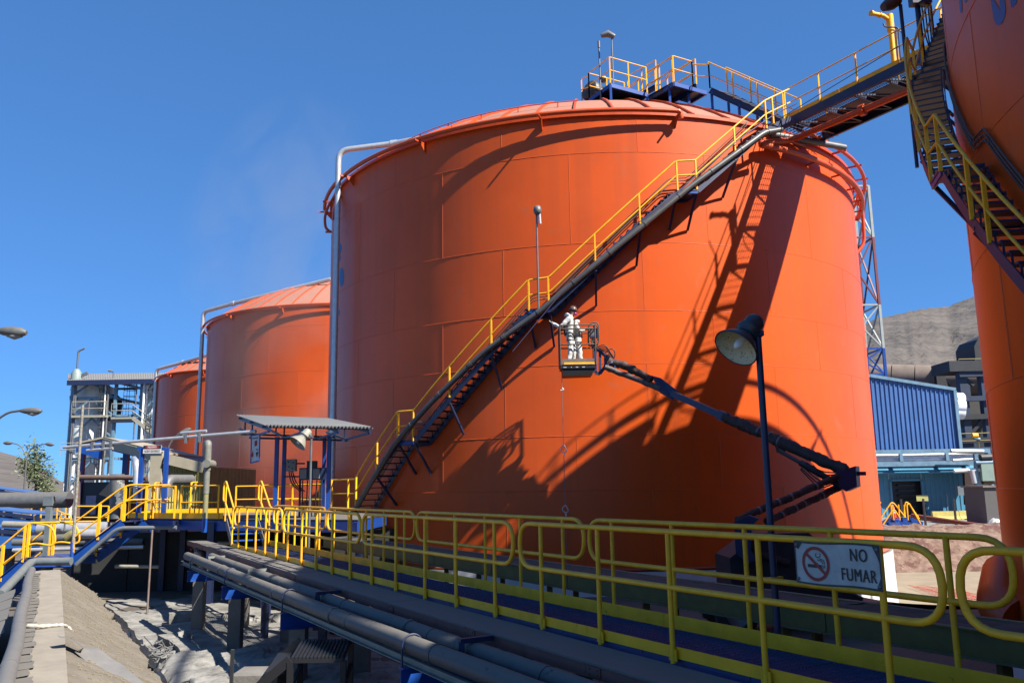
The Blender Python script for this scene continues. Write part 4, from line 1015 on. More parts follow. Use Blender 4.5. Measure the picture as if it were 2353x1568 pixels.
J3 = dict(pelvis=P(0, 0, .98), belly=P(-.05, 0, 1.14), chest=P(-.14, -.02, 1.38), neck=P(-.22, -.03, 1.54), head=P(-.29, -.04, 1.64), crown=P(-.32, -.04, 1.7),
    shoulderL=P(-.14, -.2, 1.44), elbowL=P(-.2, -.28, 1.15), wristL=P(-.38, -.2, 1.08), palmL=P(-.46, -.17, 1.07),
    shoulderR=P(-.14, .18, 1.44), elbowR=P(-.22, .24, 1.15), wristR=P(-.4, .1, 1.1), palmR=P(-.48, .06, 1.1),
    hipL=P(.0, -.1, .92), kneeL=P(.14, -.1, .5), ankleL=P(.2, -.1, .1), toeL=P(.06, -.14, .05), hipR=P(-.03, .1, .92), kneeR=P(-.12, .1, .5), ankleR=P(-.16, .1, .1), toeR=P(-.3, .08, .05))
person('worker in white coverall walking in the shade below the walkway pipes', J3, RAD, look=(-.9, -.2, -.3))

# ================================================================ LAMPS NEAR THE WALKWAY
SHADE_OUT = mat('lamp_grey_outside', (.085, .09, .10), .45, metal=.3, var=.25, scale=8)
SHADE_IN = mat('lamp_cream_rusty_inside', (1.0, .90, .56), .5, var=.1, scale=20)
def rust_spots(m):
    nt = m.node_tree; b = nt.nodes['Principled BSDF']; L = nt.links.new
    src = b.inputs['Base Color'].links[0].from_socket; g = nt.nodes.new('ShaderNodeNewGeometry'); v = nt.nodes.new('ShaderNodeTexNoise'); v.inputs['Scale'].default_value = 60; v.inputs['Detail'].default_value = 3
    L(g.outputs['Position'], v.inputs['Vector']); r = nt.nodes.new('ShaderNodeMapRange'); r.inputs[1].default_value = .60; r.inputs[2].default_value = .66; L(v.outputs['Fac'], r.inputs[0])
    x = nt.nodes.new('ShaderNodeMix'); x.data_type = 'RGBA'; x.inputs['B'].default_value = (.10, .035, .015, 1); L(r.outputs[0], x.inputs['Factor']); L(src, x.inputs['A']); L(x.outputs['Result'], b.inputs['Base Color'])
rust_spots(SHADE_IN)
BULB = mat('white_bulb_glass', (1.2, 1.2, 1.2), .15, var=.03)
CREAM = mat('lamp_cream', (.40, .385, .32), .5, var=.15, scale=8, dust=.3)
def shade_lamp(label, base, ztop, rpole, mouth, axis, s, mo, mi, mpole, armc):
    t = thing('lamp_post', label, 'lamp post', base)
    top = np.array([base[0], base[1], ztop])
    MB().tube([V3(base)-np.array([0, 0, .05]), top], rpole, 10).build('pole', mpole, t)
    ax = unit(axis); c = V3(mouth)
    # outer shell and inner face
    prof = [(.225, 0), (.215, .03), (.17, .10), (.12, .155), (.095, .19)]
    MB().lathe([(r*s, -z*s) for r, z in prof], c, 28, ax).build('lamp_shade', mo, t)
    MB().lathe([(r*s*.975, -z*s+.004) for r, z in prof]+[(0.02, -.19*s)], c, 28, ax).build('reflector', mi, t)
    MB().lathe([(.232*s, .006), (.232*s, -.008), (.222*s, -.008)], c, 28, ax).build('shade_rim', mo, t)
    n = c-ax*.19*s
    MB().lathe([(.1*s, 0), (.1*s, -.05*s), (.125*s, -.055*s), (.125*s, -.09*s), (.105*s, -.1*s), (.105*s, -.2*s), (.08*s, -.25*s), (0, -.26*s)], n, 20, ax).build('housing', mo, t)
    b = n+ax*.07*s; MB().lathe([(.0, .12*s), (.03*s, .11*s), (.045*s, .07*s), (.042*s, .03*s), (.03*s, -.02*s), (.03*s, -.07*s)], b, 14, ax).build('bulb', BULB, t)
    k = n-ax*.16*s
    m = MB(); m.tube(fillet([top-np.array([0, 0, .05]), top+np.array([0, 0, .02]), k], .05, 3), rpole*.9, 8); m.box(top, (rpole*3, rpole*3, .05)); m.build('bracket', mpole, t)
    return t
def cam_vec(u, v, x, y, z):
    r = ray(u, v); s = unit(np.cross(r, (0, 0, 1))); q = np.cross(s, r); return s*x+q*y-r*z
pb_ = at_plane(1783, 1400, WN, BACK+.12); base = np.array([pb_[0], pb_[1], GZ]); dpt = np.linalg.norm(pb_[:2])
ptop = at_plane(1748, 765, WN, pb_[:2]@WN[:2]); 
rr_ = ray(1690, 799); mouth = rr_*(math.hypot(pb_[0], pb_[1])*.985/math.hypot(rr_[0], rr_[1]))
shade_lamp('tall dark pole with large rusty dish lamp in front of the big tank', base, ptop[2], .033, mouth, cam_vec(1690, 799, -.50, -.62, .58), 1.0, SHADE_OUT, SHADE_IN, NAVY, None)
m = MB().beam(W(pb_[:2]@WD[:2]-.02, BACK, ZM), W(pb_[:2]@WD[:2]-.02, BACK+.2, ZM), .04, .05)
tag(m.build('pole_clamp', YEL), 'short yellow clamp tying the tall lamp pole to the far railing', 'clamp')
bs = at_plane(709, 1250, WN, BACK+.15); bt_ = at_plane(711, 1003, WN, bs[:2]@WN[:2])
rr_ = ray(683, 1018); dz_ = math.hypot(bs[0], bs[1]); mouth = rr_*(dz_/math.hypot(rr_[0], rr_[1]))
shade_lamp('slim grey pole with small cream dish lamp near the sheltered sign', (bs[0], bs[1], GZ), bt_[2], .03, mouth, cam_vec(683, 1018, -.62, -.72, .3), 1.05, CREAM, CREAM, GREYG, None)
# ================================================================ LEFT: PLATFORM, SHELTER, LANDING STAIR
PZ = -.85
CORR = mat('corrugated_zinc', (.40, .41, .41), .45, metal=.45, var=.2, scale=2, dust=.5, dustcol=(.36, .34, .30))
def corrugated(m, a, b, c, d, waves, amp, per=4, rows=1):
    """sheet a-b-c-d, waves running along a->b, ridges going a->d"""
    a, b, c, d = V3(a), V3(b), V3(c), V3(d); nr = unit(np.cross(b-a, d-a)); n = waves*per
    def fn(x, y): 
        return (a*(1-x)+b*x)*(1-y)+(d*(1-x)+c*x)*y+nr*amp*math.sin(2*math.pi*waves*x)
    m.grid(fn, n, rows); return m
def vpost(u, v0, v1, y, sz, name, mt, par, rnd_=False):
    a = at_y(u, v1, y); b = at_y(u, v0, y); m = MB()
    if rnd_: m.tube([a, (a[0], a[1], b[2])], sz, 8)
    else: m.beam(a, (a[0], a[1], b[2]), sz, sz)
    return m.build(name, mt, par)
Pl, Pr = at_z(297, 1189, PZ), at_z(512, 1191, PZ)
poly = [Pl, Pr, np.array([-7.5, 25.6, PZ]), np.array([-4.4, 23.9, PZ]), np.array([-4.3, 28.6, PZ]), np.array([-5.6, 30.4, PZ]), np.array([-8.0, 33.6, PZ]), np.array([-13.6, 33.6, PZ])]
plat = thing('access_platform', 'raised blue platform with yellow kick boards at the tank stair foot', 'platform', (-9, 28, GZ))
MB().prism(poly, (0, 0, -.04)).build('deck', mat('deck_blue_dusty', (.05, .08, .14), .6, var=.2, scale=3, dust=.8), plat)
def edge(p, q, toe=True, beam=.3):
    p, q = V3(p), V3(q); d = unit(q-p); s = np.cross(d, (0, 0, 1))
    MB().channel(p-np.array([0, 0, .06+beam/2]), q-np.array([0, 0, .06+beam/2]), .1, beam, .015, side=-1).build('edge_beam', BLUE, plat)
    if toe:
        L = np.linalg.norm(q-p); n = max(1, int(L/2.4))
        for k in range(n): a, b = p+(q-p)*k/n, p+(q-p)*(k+1)/n; MB().beam(a+np.array([0, 0, .09])+d*.003, b+np.array([0, 0, .09])-d*.003, .012, .17).build('toe_board', YELTOE, plat)
edge(poly[0], poly[1]); edge(poly[1], poly[2], False); edge(poly[2], poly[3], False); edge(poly[3], poly[4], False); edge(poly[6], poly[7]); edge(poly[7], poly[0])
for p in (poly[0]+np.array([.3, 2.2, 0]), poly[1]-np.array([.4, -.2, 0]), poly[3]+np.array([0, .4, 0]), poly[2]+np.array([0, .3, 0]), np.array([-12, 31, PZ]), np.array([-8, 30, PZ])):
    MB().ibeam((p[0], p[1], GZ), (p[0], p[1], PZ-.1), .2, .2, .02).build('column', NAVY, plat)
for k in range(5): 
    x = -12.5+k*1.7; MB().beam((x, 27.2-.15*k, PZ-.16), (x, 33.2, PZ-.16), .08, .18).build('joist', NAVY, plat)
# platform railings: separate panels, each its own thing
def panel(pts, label, group='railing pieces on the access platform', h=1.02, sp=1.25):
    t = thing('platform_railing', label, 'railing', pts[0], group); railing(t, pts, h, sp, r=.028); return t
panel([at_z(296, 1189, PZ)+np.array([0, 0, .0]), at_z(400, 1190, PZ)], 'yellow platform railing piece at the head of the sloping blue stair')
panel([at_z(414, 1191, PZ), at_z(500, 1191, PZ)], 'yellow platform railing piece behind the fat yellow and blue standpipe')
panel([poly[6]+np.array([.3, -.05, 0]), poly[7]+np.array([2.6, -.05, 0])], 'yellow railing along the back of the platform beside the second tank', sp=1.6)
panel([at_z(600, 1182, PZ), at_z(745, 1182, PZ)], 'yellow railing in front of the electrical boxes under the shelter', sp=1.5)
for u0, u1, lab in ((352, 372, 'small yellow loop gate at the left post of the blue acid sign frame'), (436, 468, 'small yellow loop gate at the right post of the blue acid sign frame')):
    a = at_y(u0, 1168, 28.0); b = at_y(u1, 1168, 29.2); a[2] = b[2] = PZ
    t = thing('loop_gate', lab, 'gate', a, 'small yellow loop gates on the platform'); u_ = np.array([0, 0, 1.0])
    MB().tube(fillet([a+u_*1.15, b+u_*1.15, b+u_*.35, a+u_*.35], .2, 5, closed=True), .026, 8, closed=True).build('loop_rail', YEL, t)
    for k in (0, .33, .66): MB().tube([a+(b-a)*k, a+(b-a)*k+u_*1.15], .022, 8).build('post', YEL, t)
# three blue steps up from the walkway end, each handrail with a rounded end
st = thing('short_steps', 'short blue steps from the walkway end up to the platform', 'steps', W(24.6, 5.65, ZD))
for o in (NEAR+.08, BACK-.12): MB().beam(W(24.35, o, ZD-.05), W(25.35, o, PZ-.02), .02, .22).build('stringer', GREYG, st)
for k in range(3): MB().beam(W(24.5+.28*k, NEAR+.1, ZD+.16+.17*k), W(24.5+.28*k, BACK-.14, ZD+.16+.17*k), .2, .03).build('tread', BLUE, st)
for o in (NEAR+.02, BACK-.06):
    m = MB(); b0_, b1_ = W(24.2, o, -.46), W(25.3, o, .28); lo = np.array([0, 0, -.55])
    m.tube(fillet([W(24.05, o, -.48), b0_, b1_, b1_+WD*.28+np.array([0, 0, -.08]), b1_+WD*.28+lo, b1_+lo*1.1, b0_+lo, W(24.05, o, -1.0)], .1, 4), .027, 8); m.build('handrail', YEL, st)
    for s, z0, z1 in ((24.25, ZD, -.46), (25.25, PZ, .25)): MB().tube([W(s, o, z0), W(s, o, z1)], .024, 8).build('post', YEL, st)
# --- sloping stair from the platform down to the left landing and on down
SY = 26.9
ls = thing('landing_stair', 'blue stair with twin yellow rails dropping left from the platform', 'staircase', at_y(165, 1285, SY))
SW = np.array([.25, 1.0, 0])
def S(u, v): return at_y(u, v, SY)
top0, bot0 = S(284, 1192), S(166, 1279)
lan1 = S(62, 1280); low = S(-60, 1382)
for off in (0, 1):
    o = SW*off
    MB().channel(top0+o-up*.12, bot0+o-up*.12, .09, .3, .012, side=1 if off else -1).build('stringer', BLUE, ls)
    MB().channel(bot0+o-up*.13, lan1+o-up*.13, .09, .3, .012, side=1 if off else -1).build('landing_beam', BLUE, ls)
    MB().channel(lan1+o-up*.12, low+o-up*.12, .09, .3, .012, side=1 if off else -1).build('stringer', BLUE, ls)
    for a, b in ((S(338, 1113), None),):
        h = 1.07 if not off else 1.05
        rl = [top0+o+up*h+np.array([.75, 0, 0]), top0+o+up*h, bot0+o+up*h]
        MB().tube(fillet(rl, .3, 4), .03, 8).build('handrail', YEL, ls); MB().tube(fillet([p-up*.47 for p in rl], .3, 4), .028, 8).build('middle_rail', YEL, ls)
        r2 = [bot0+o+up*h, lan1+o+up*h, low+o+up*h]
        MB().tube(fillet(r2, .15, 4), .03, 8).build('handrail', YEL, ls)
        e = lan1+o+up*h
        MB().tube(fillet([e+np.array([.05, 0, 0]), e+np.array([.75, 0, -.1]), e+np.array([.9, 0, -.75]), e+np.array([.1, 0, -1.15+.55]), low+o+up*(h-.55)], .3, 5), .028, 8).build('middle_rail', YEL, ls)
    for p in (top0, top0*.5+bot0*.5, bot0, lan1, lan1+np.array([-.12, 0, -.08]), lan1*.5+low*.5): MB().beam(p+o-up*.05, p+o+up*1.05, .07, .07).build('post', YEL, ls)
for k in range(7):
    p = bot0+(top0-bot0)*(k+.5)/7; MB().box(p+SW/2, (.26, 1.0, .03)).build('tread', NAVY, ls)
    p = low+(lan1-low)*(k+.5)/7; MB().box(p+SW/2, (.26, 1.0, .03)).build('tread', NAVY, ls)
MB().prism([bot0, lan1, lan1+SW, bot0+SW], (0, 0, -.04)).build('landing', BLUE, ls)
for p in (bot0+np.array([-.2, .3, 0]), lan1+np.array([.4, .6, 0])): MB().beam((p[0], p[1], GZ), p-up*.1, .16, .16).build('leg', NAVY, ls)
# pipes bracketed to the stair
PIPEB = mat('blue_grey_pipe', (.20, .24, .26), .5, var=.2, scale=4, dust=.5)
def pipe(nm, label, pts, r, mt, cat='pipe', group=None, n=10, fil=.25, bands=()):
    m = MB(); m.tube(fillet(pts, fil, 5), r, n); o = m.build(nm, mt); tag(o, label, cat, group); return o
pipe('sloping_pipe', 'grey blue pipe fixed under the sloping blue stair', [at_y(405, 1211, 26.4), at_y(270, 1212, 26.4), at_y(194, 1278, 26.4), at_y(175, 1296, 26.4)], .062, PIPEB)
pipe('hanging_rod', 'thin slanting rod hanging below the platform edge pipe', [at_y(350, 1217, 26.3), at_y(336, 1440, 24.5)], .03, RUST)
pipe('drain_pipe', 'short grey pipe along the foot of the stair landing', [at_y(164, 1288, 25.9), at_y(82, 1289, 25.9), at_y(70, 1292, 25.8), at_y(0, 1365, 22.5)], .12, PIPEB)
t = thing('thin_mast', 'thin speckled mast rising past the stair landing', 'pole', at_y(165, 1283, 26.5))
MB().tube([at_y(165, 1283, 26.5), np.array([*at_y(165, 1283, 26.5)[:2], at_y(171, 930, 26.5)[2]])], .045, 8).build('mast', mat('speckled_white_pole', (.36, .34, .29), .7, var=.6, scale=14), t)
MB().tube([at_y(165, 1283, 26.5), at_y(166, 1243, 26.5)], .055, 8).build('base_sleeve', BLUE, t)
# long horizontal pipe on standpipes
hp = thing('overhead_pipe', 'long thin pale pipe crossing overhead towards the shelter roof', 'pipe', at_y(350, 1012, 27))
a, b = at_y(146, 1027, 27.2), at_y(588, 990, 25.8)
MB().tube([a, b], .05, 8).build('pipe_run', GALV, hp); o = np.array([0, -.02, -.16])
MB().tube([a+(b-a)*.13+o, a+(b-a)*.27+o], .045, 8).build('pipe_run', GALV, hp); MB().tube([a+(b-a)*.62-o*.9, a+(b-a)*.75-o*.9], .045, 8).build('pipe_run', GALV, hp)
for f in (.16, .22, .26, .65, .72): MB().box(a+(b-a)*f+o*.3, (.08, .1, .3)).build('clamp', GREYG, hp)
sp_ = thing('standpipe', 'fat grey standpipe painted yellow then blue towards its foot', 'standpipe', at_y(469, 1222, 25.2))
fx = at_y(469, 1222, 25.2); zz = lambda v: at_y(469, v, 25.2)[2]
def seg(v0, v1, r, mt, nm): MB().tube([(fx[0], fx[1], zz(v1)), (fx[0], fx[1], zz(v0))], r, 12).build(nm, mt, sp_)
SPG = mat('standpipe_grey', (.27, .27, .225), .55, var=.25, scale=8)
seg(1024, 1080, .105, SPG, 'pipe_top'); seg(1080, 1133, .09, SPG, 'pipe_run'); YP = mat('worn_yellow_pipe', (.40, .33, .06), .55, var=.45, scale=9, col2=(.25, .27, .22))
seg(1100, 1190, .078, YP, 'painted_band'); seg(1185, 1222, .076, BLUE, 'foot')
p = np.array([fx[0], fx[1], zz(1022)]); MB().tube(fillet([p-up*.1, p+up*.06, p+np.array([-.25, .5, .06])], .15, 4), .105, 12).build('elbow', SPG, sp_)
p = np.array([fx[0]+.05, fx[1], zz(1065)]); MB().tube([p+np.array([0, .3, 0]), p-np.array([0, .22, 0])], .12, 14).build('branch_stub', SPG, sp_)
# --- shelter with corrugated roof
sh = thing('shelter', 'open blue steel shelter with corrugated metal roof by the tank', 'shelter', at_y(690, 1188, 26))
FL, FR, BRr, BLl = at_y(610.6, 977.5, 24.6), at_y(858, 982, 24.6), at_y(757, 962, 28.6), at_y(542.7, 953.5, 28.0)
m = corrugated(MB(), FL, FR, BRr, BLl, 30, .04); m.build('roof_sheet', CORR, sh)
for f in (.04, .36, .68, .97):
    a, b = FL*(1-f)+FR*f, BLl*(1-f)+BRr*f
    m = MB().beam(a-up*.1, b-up*.1, .06, .1); m.build('rafter', NAVY, sh)
    MB().beam(a-up*.16+(b-a)*.02, a+(b-a)*.5-up*.52, .06, .06).build('strut', BLUE, sh)
    MB().beam(a+(b-a)*.5-up*.52, b-up*.45, .06, .06).build('truss_tie', NAVY, sh)
    for g in (.55, .8): MB().beam(a+(b-a)*g-up*.12, a+(b-a)*g-up*.5, .04, .04).build('truss_web', NAVY, sh)
for g, dz in ((.1, .06), (.5, .06), (.9, .06), (.5, .55), (.8, .55)):
    a, b = FL+(BLl-FL)*g, FR+(BRr-FR)*g; MB().beam(a-up*dz, b-up*dz, .06, .06).build('purlin', NAVY, sh)
for u, v1, y in ((631, 1188, 25.6), (753, 1186, 25.6), (649, 1178, 27.4), (742, 1178, 27.4)):
    b = at_y(u, v1, y); MB().beam((b[0], b[1], PZ), (b[0], b[1], at_y(u, 1003, y)[2]), .11, .11).build('post', BLUE, sh)
BOXG = mat('grey_switch_box', (.33, .34, .33), .45, var=.1)
def box_thing(nm, label, u0, v0, u1, v1, y, d, mt, cat, group=None):
    a, b = at_y(u0, v1, y), at_y(u1, v0, y); c = (a+b)/2; t = thing(nm, label, cat, (c[0], y, a[2]), group)
    MB().box((c[0], y+d/2, c[2]), (b[0]-a[0], d, b[2]-a[2])).build('box_body', mt, t)
    MB().box((c[0], y-.012, c[2]), ((b[0]-a[0])*.9, .02, (b[2]-a[2])*.92)).build('box_door', mt, t)
    return t, c, (b[0]-a[0], b[2]-a[2])
t, c, s = box_thing('switch_box', 'grey switch box high on the shelter frame', 657, 1054, 680, 1082, 27.0, .16, BOXG, 'switch box')
m = MB()
for dx, dz in ((-.08, .1), (.07, .08), (.05, -.1), (-.06, -.05)): m.lathe([(.022, 0), (.022, .03), (0, .03)], c+np.array([dx, -.02, dz]), 8, (0, -1, 0))
m.build('knob', BLACKP, t)
MB().beam(at_y(648, 1064, 27.2), at_y(700, 1064, 27.2), .05, .05).build('frame_bar', NAVY, sh); MB().beam(at_y(648, 1094, 27.2), at_y(720, 1094, 27.2), .05, .05).build('frame_bar', NAVY, sh)
t, c, s = box_thing('distribution_board', 'dark blue distribution board holding two grey breaker boxes', 687, 1073, 748, 1102, 27.0, .2, NAVY, 'switchboard')
for dx in (-.27, .14):
    MB().box(c+np.array([dx, -.06, 0]), (.2, .08, .3)).build('breaker_box', BOXG, t)
m = MB()
for k in range(5): m.tube(fillet([c+np.array([-.3+.15*k, 0, -.2]), c+np.array([-.3+.14*k, 0, -.9]), c+np.array([-.2+.1*k, .05, -1.35])], .2), .022, 5)
m.build('cables', BLACKP, t, kind='stuff')
MB().box(at_y(717, 1066, 27.1), (.3, .2, .22)).build('junction_box', BLACKP, t)
for u in (690, 744): MB().beam((*at_y(u, 1100, 27.2)[:2], PZ), at_y(u, 1074, 27.2), .06, .06).build('leg', NAVY, t)
m = MB()
for k in range(3): m.tube(fillet([at_y(664+4*k, 1082, 27), at_y(668+6*k, 1110, 27.0), at_y(690+5*k, 1128, 27.1)], .3), .02, 5)
tag(m.build('hanging_cable', BLACKP), 'black cables drooping from the grey switch box', 'cable')
# sign with hazard marks hanging at the shelter corner
hz = thing('hazard_sign', 'white hazard board with flame and acid marks on the shelter', 'sign', at_y(586, 1062, 25.4))
a, b, c_, d = at_y(578, 1000, 25.3), at_y(597, 997, 25.1), at_y(595.5, 1058, 25.1), at_y(576, 1063, 25.3)
m = MB(); nrm = unit(np.cross(b-a, d-a)); m.prism([a, b, c_, d], nrm*.02 if nrm[1] > 0 else -nrm*.02); m.build('sign_plate', mat('sign_pale', (.75, .8, .82), .5, var=.2, scale=8), hz)
fr = -nrm*.006 if nrm[1] > 0 else nrm*.006
def HS(x, y): return (a*(1-x)+b*x)*(1-y)+(d*(1-x)+c_*x)*y+fr
for p, q in ((a, b), (b, c_), (c_, d), (d, a)): MB().beam(p, q, .03, .03).build('sign_frame', BLUE, hz)
MB().add([HS(.4, .22), HS(.72, .2), HS(.72, .4), HS(.4, .42)], [(0, 1, 2, 3)]).build('mark', REDP, hz)
MB().add([HS(.1, .8), HS(.05, .7), HS(.15, .62), HS(.2, .54), HS(.28, .66), HS(.32, .7), HS(.26, .8)], [(0, 1, 2, 3, 4, 5, 6)]).build('flame_mark', REDP, hz)
m = MB(); m.add([HS(.55, .66), HS(.9, .64), HS(.72, .86)], [(0, 1, 2)]); m.add([HS(.6, .52), HS(.85, .55), HS(.84, .58), HS(.58, .56)], [(0, 1, 2, 3)]); m.build('acid_mark', BLACKP, hz)
m = MB()
for k in range(6): m.add([HS(.14+.12*k, .09), HS(.22+.12*k, .085), HS(.22+.12*k, .14), HS(.14+.12*k, .145)], [(0, 1, 2, 3)])
m.build('lettering', BLACKP, hz, kind='stuff')
# blue gate frame with the sulphuric acid sign
AY = 28.6
ag = thing('acid_sign_frame', 'blue frame carrying the red and white sign PELIGRO ACIDO SULFURICO', 'sign', at_y(345, 1165, AY))
for u in (319, 376): 
    b = at_y(u, 1165, AY); MB().beam((b[0], b[1], PZ), (b[0], b[1], at_y(u, 1028, AY)[2]), .13, .13).build('post', BLUE, ag)
MB().beam(at_y(316, 1030, AY), at_y(379, 1030, AY), .12, .12).build('cross_bar', BLUE, ag)
a, b = at_y(328.6, 1041, AY-.12), at_y(371, 1021.8, AY-.12); cx = (a+b)/2; ww, hh = b[0]-a[0], b[2]-a[2]
MB().box(cx, (ww, .02, hh)).build('sign_plate', WHITE, ag)
X, Z = np.array([1.0, 0, 0]), np.array([0, 0, 1.0])
MB().box(cx+Z*hh*.27+np.array([0, -.013, 0]), (ww*.98, .006, hh*.42)).build('sign_band', BLACKP, ag)
m = MB(); N = 28
m.add([cx+Z*hh*.27+X*ww*.39*math.cos(t)+Z*hh*.17*math.sin(t)+np.array([0, -.018, 0]) for t in np.linspace(0, 2*math.pi, N+1)[:-1]], [tuple(range(N))]); m.build('red_oval', mat('sign_red', (.5, .03, .05), .4), ag)
m = MB(); text_mesh('PELIGRO', hh*.27, 0, hh*.27, m, cx+np.array([0, -.021, 0]), X, Z, .004, .95); m.build('lettering', WHITE, ag)
m = MB(); text_mesh('ACIDO SULFURICO', hh*.40, 0, -hh*.24, m, cx+np.array([0, -.014, 0]), X, Z, .003, .50); m.build('lettering', BLACKP, ag)
# --- galvanised overflow pipes climbing the left sides of the tanks
def overflow(label, us, ys):
    (u0, v0), (u1, v1), (u2, v2), (u3, v3) = us
    t = thing('overflow_pipe', label, 'pipe', at_y(u0, v0, ys[0]), 'galvanised pipes rising beside the tanks')
    b = at_y(u1, v1, ys[0]); b0 = at_y(u0, v0, ys[0]); z0 = b0[2]
    p2, p3 = at_y(u2, v2, ys[1]), at_y(u3, v3, ys[2])
    MB().tube(fillet([(b[0], b[1], z0), b, p2, p3], .45, 6), ys[3], 12).build('pipe_run', GALV, t)
    for f in (.2, .45, .7): MB().tube([(b[0], b[1], z0+(b[2]-z0)*f-.06), (b[0], b[1], z0+(b[2]-z0)*f+.06)], ys[3]*1.12, 12).build('flange', GALV, t)
    d = unit(p2-b); MB().tube([p2-d*.15, p2+d*.15], ys[3]*1.3, 12).build('flange', GALV, t)
    return t
overflow('thickest galvanised pipe rising beside the biggest tank', [(757, 1120), (778, 346), (905, 330), (962, 319)], (33.6, 33.6, 33.2, .12))
overflow('galvanised pipe rising between the second and biggest tanks', [(451, 1050), (467, 716), (535, 697), (760, 641)], (66, 65, 62.5, .16))
overflow('farthest galvanised pipe rising beside the third tank', [(354, 1060), (360, 848), (420, 832), (480, 815)], (97, 95.5, 92, .2))
# ================================================================ HILLS, LEFT DISTANCE
HILL = mat('bare_hill', (.20, .168, .14), .95, var=.4, scale=.035, col2=(.115, .098, .084), bump=1.0, bscale=.06, streak=.55, dustcol=(.10, .092, .085), chips=.6, cscale=.22, ct=.60, chipcol=(.07, .07, .05))
for n_ in HILL.node_tree.nodes:
    if n_.type == 'MAPPING': n_.inputs['Scale'].default_value = (.028, .02, .007)
for n_ in HILL.node_tree.nodes:
    if n_.type == 'BUMP': n_.inputs['Distance'].default_value = 6.0; n_.inputs['Strength'].default_value = 1.0
    if n_.type == 'TEX_NOISE': n_.inputs['Detail'].default_value = 10
def hills(nm, prof, yb, yr, seed):
    r_ = random.Random(seed); us = [p[0] for p in prof]; n = 110; k = 40; m = MB()
    from mathutils import noise
    def fn(a, b):
        u = us[0]+(us[-1]-us[0])*a; v = float(np.interp(u, us, [p[1] for p in prof]))
        R = at_y(u, v, yr); B = at_y(u, v, yb); B[2] = GZ-2; p = B+(R-B)*min(b/.8, 1.0)
        if b > .8: p = R+np.array([R[0]*.3, yr*.3, -R[2]*.35])*((b-.8)/.2)
        w = math.sin(math.pi*min(b/.8, 1)) if b < .8 else 0
        q = p*.012; h = noise.fractal(Vector((q[0]*1.4, q[1]*.35, seed)), .9, 2.0, 6)
        p = p+np.array([0, 0, (h*.055*R[2])*w+noise.noise(Vector((u*.09, seed, 0)))*R[2]*.012])
        return p
    m.grid(fn, n, k); return m.build(nm, HILL, kind='structure')
hills('hills', [(1700, 800), (1880, 775), (1985, 745), (2010, 732), (2060, 722), (2100, 712), (2140, 707), (2180, 704), (2210, 690), (2240, 680), (2300, 665), (2500, 640), (2900, 700)], 260, 800, 3)
hills('hills', [(-700, 960), (-300, 985), (0, 1037), (40, 1048), (60, 1057), (100, 1082), (130, 1100), (160, 1114), (220, 1126), (320, 1130)], 320, 700, 8)
hills('hills', [(-100, 1090), (60, 1098), (130, 1106), (170, 1104), (200, 1113), (300, 1124), (360, 1128)], 1500, 2600, 5)
# tree
LEAF = mat('leaf_green', (.26, .31, .14), .6, var=.4, scale=3, col2=(.13, .17, .075))
BARK = mat('bark', (.09, .07, .05), .9, var=.3)
def tree(label, base, h, rad, nleaf, seed, ls=.16):
    r_ = random.Random(seed); t = thing('tree', label, 'tree', base); b = V3(base)
    m = MB(); m.tube([b, b+np.array([.1, 0, h*.3]), b+np.array([.0, .1, h*.55]), b+np.array([.15, 0, h*.9])], [.16, .12, .08, .02], 7)
    tips = []
    for k in range(11):
        z = h*(.25+.6*k/11); a = r_.uniform(0, 6.28); l = rad*r_.uniform(.5, 1.05)*(1-.4*k/11); p = b+np.array([.05, .05, z]); q = p+np.array([l*math.cos(a), l*math.sin(a), h*r_.uniform(.05, .25)])
        m.tube([p, (p+q)/2+np.array([0, 0, .1]), q], [.06, .04, .015], 5); tips += [q, (p+q)/2, p*.3+q*.7]
    tips.append(b+np.array([.15, 0, h*.92]))
    m.build('trunk', BARK, t); m = MB()
    for k in range(nleaf):
        c = tips[r_.randrange(len(tips))]+np.array([r_.gauss(0, rad*.2), r_.gauss(0, rad*.2), r_.gauss(0, h*.055)])
        e1 = unit([r_.gauss(0, 1), r_.gauss(0, 1), r_.gauss(0, .6)]); e2 = unit(np.cross(e1, [r_.gauss(0, 1), r_.gauss(0, 1), r_.gauss(0, 1)])); s = ls*r_.uniform(.6, 1.3)
        m.add([c-e1*s, c+e2*s*.45, c+e1*s, c-e2*s*.45], [(0, 1, 2, 3)])
    m.build('crown', LEAF, t, kind='stuff'); return t
g_ = at_y(80, 1120, 75); tree('leafy green tree beyond the blue conveyors at far left', (g_[0], 75, GZ), 7.4, 1.9, 2600, 4, .15)
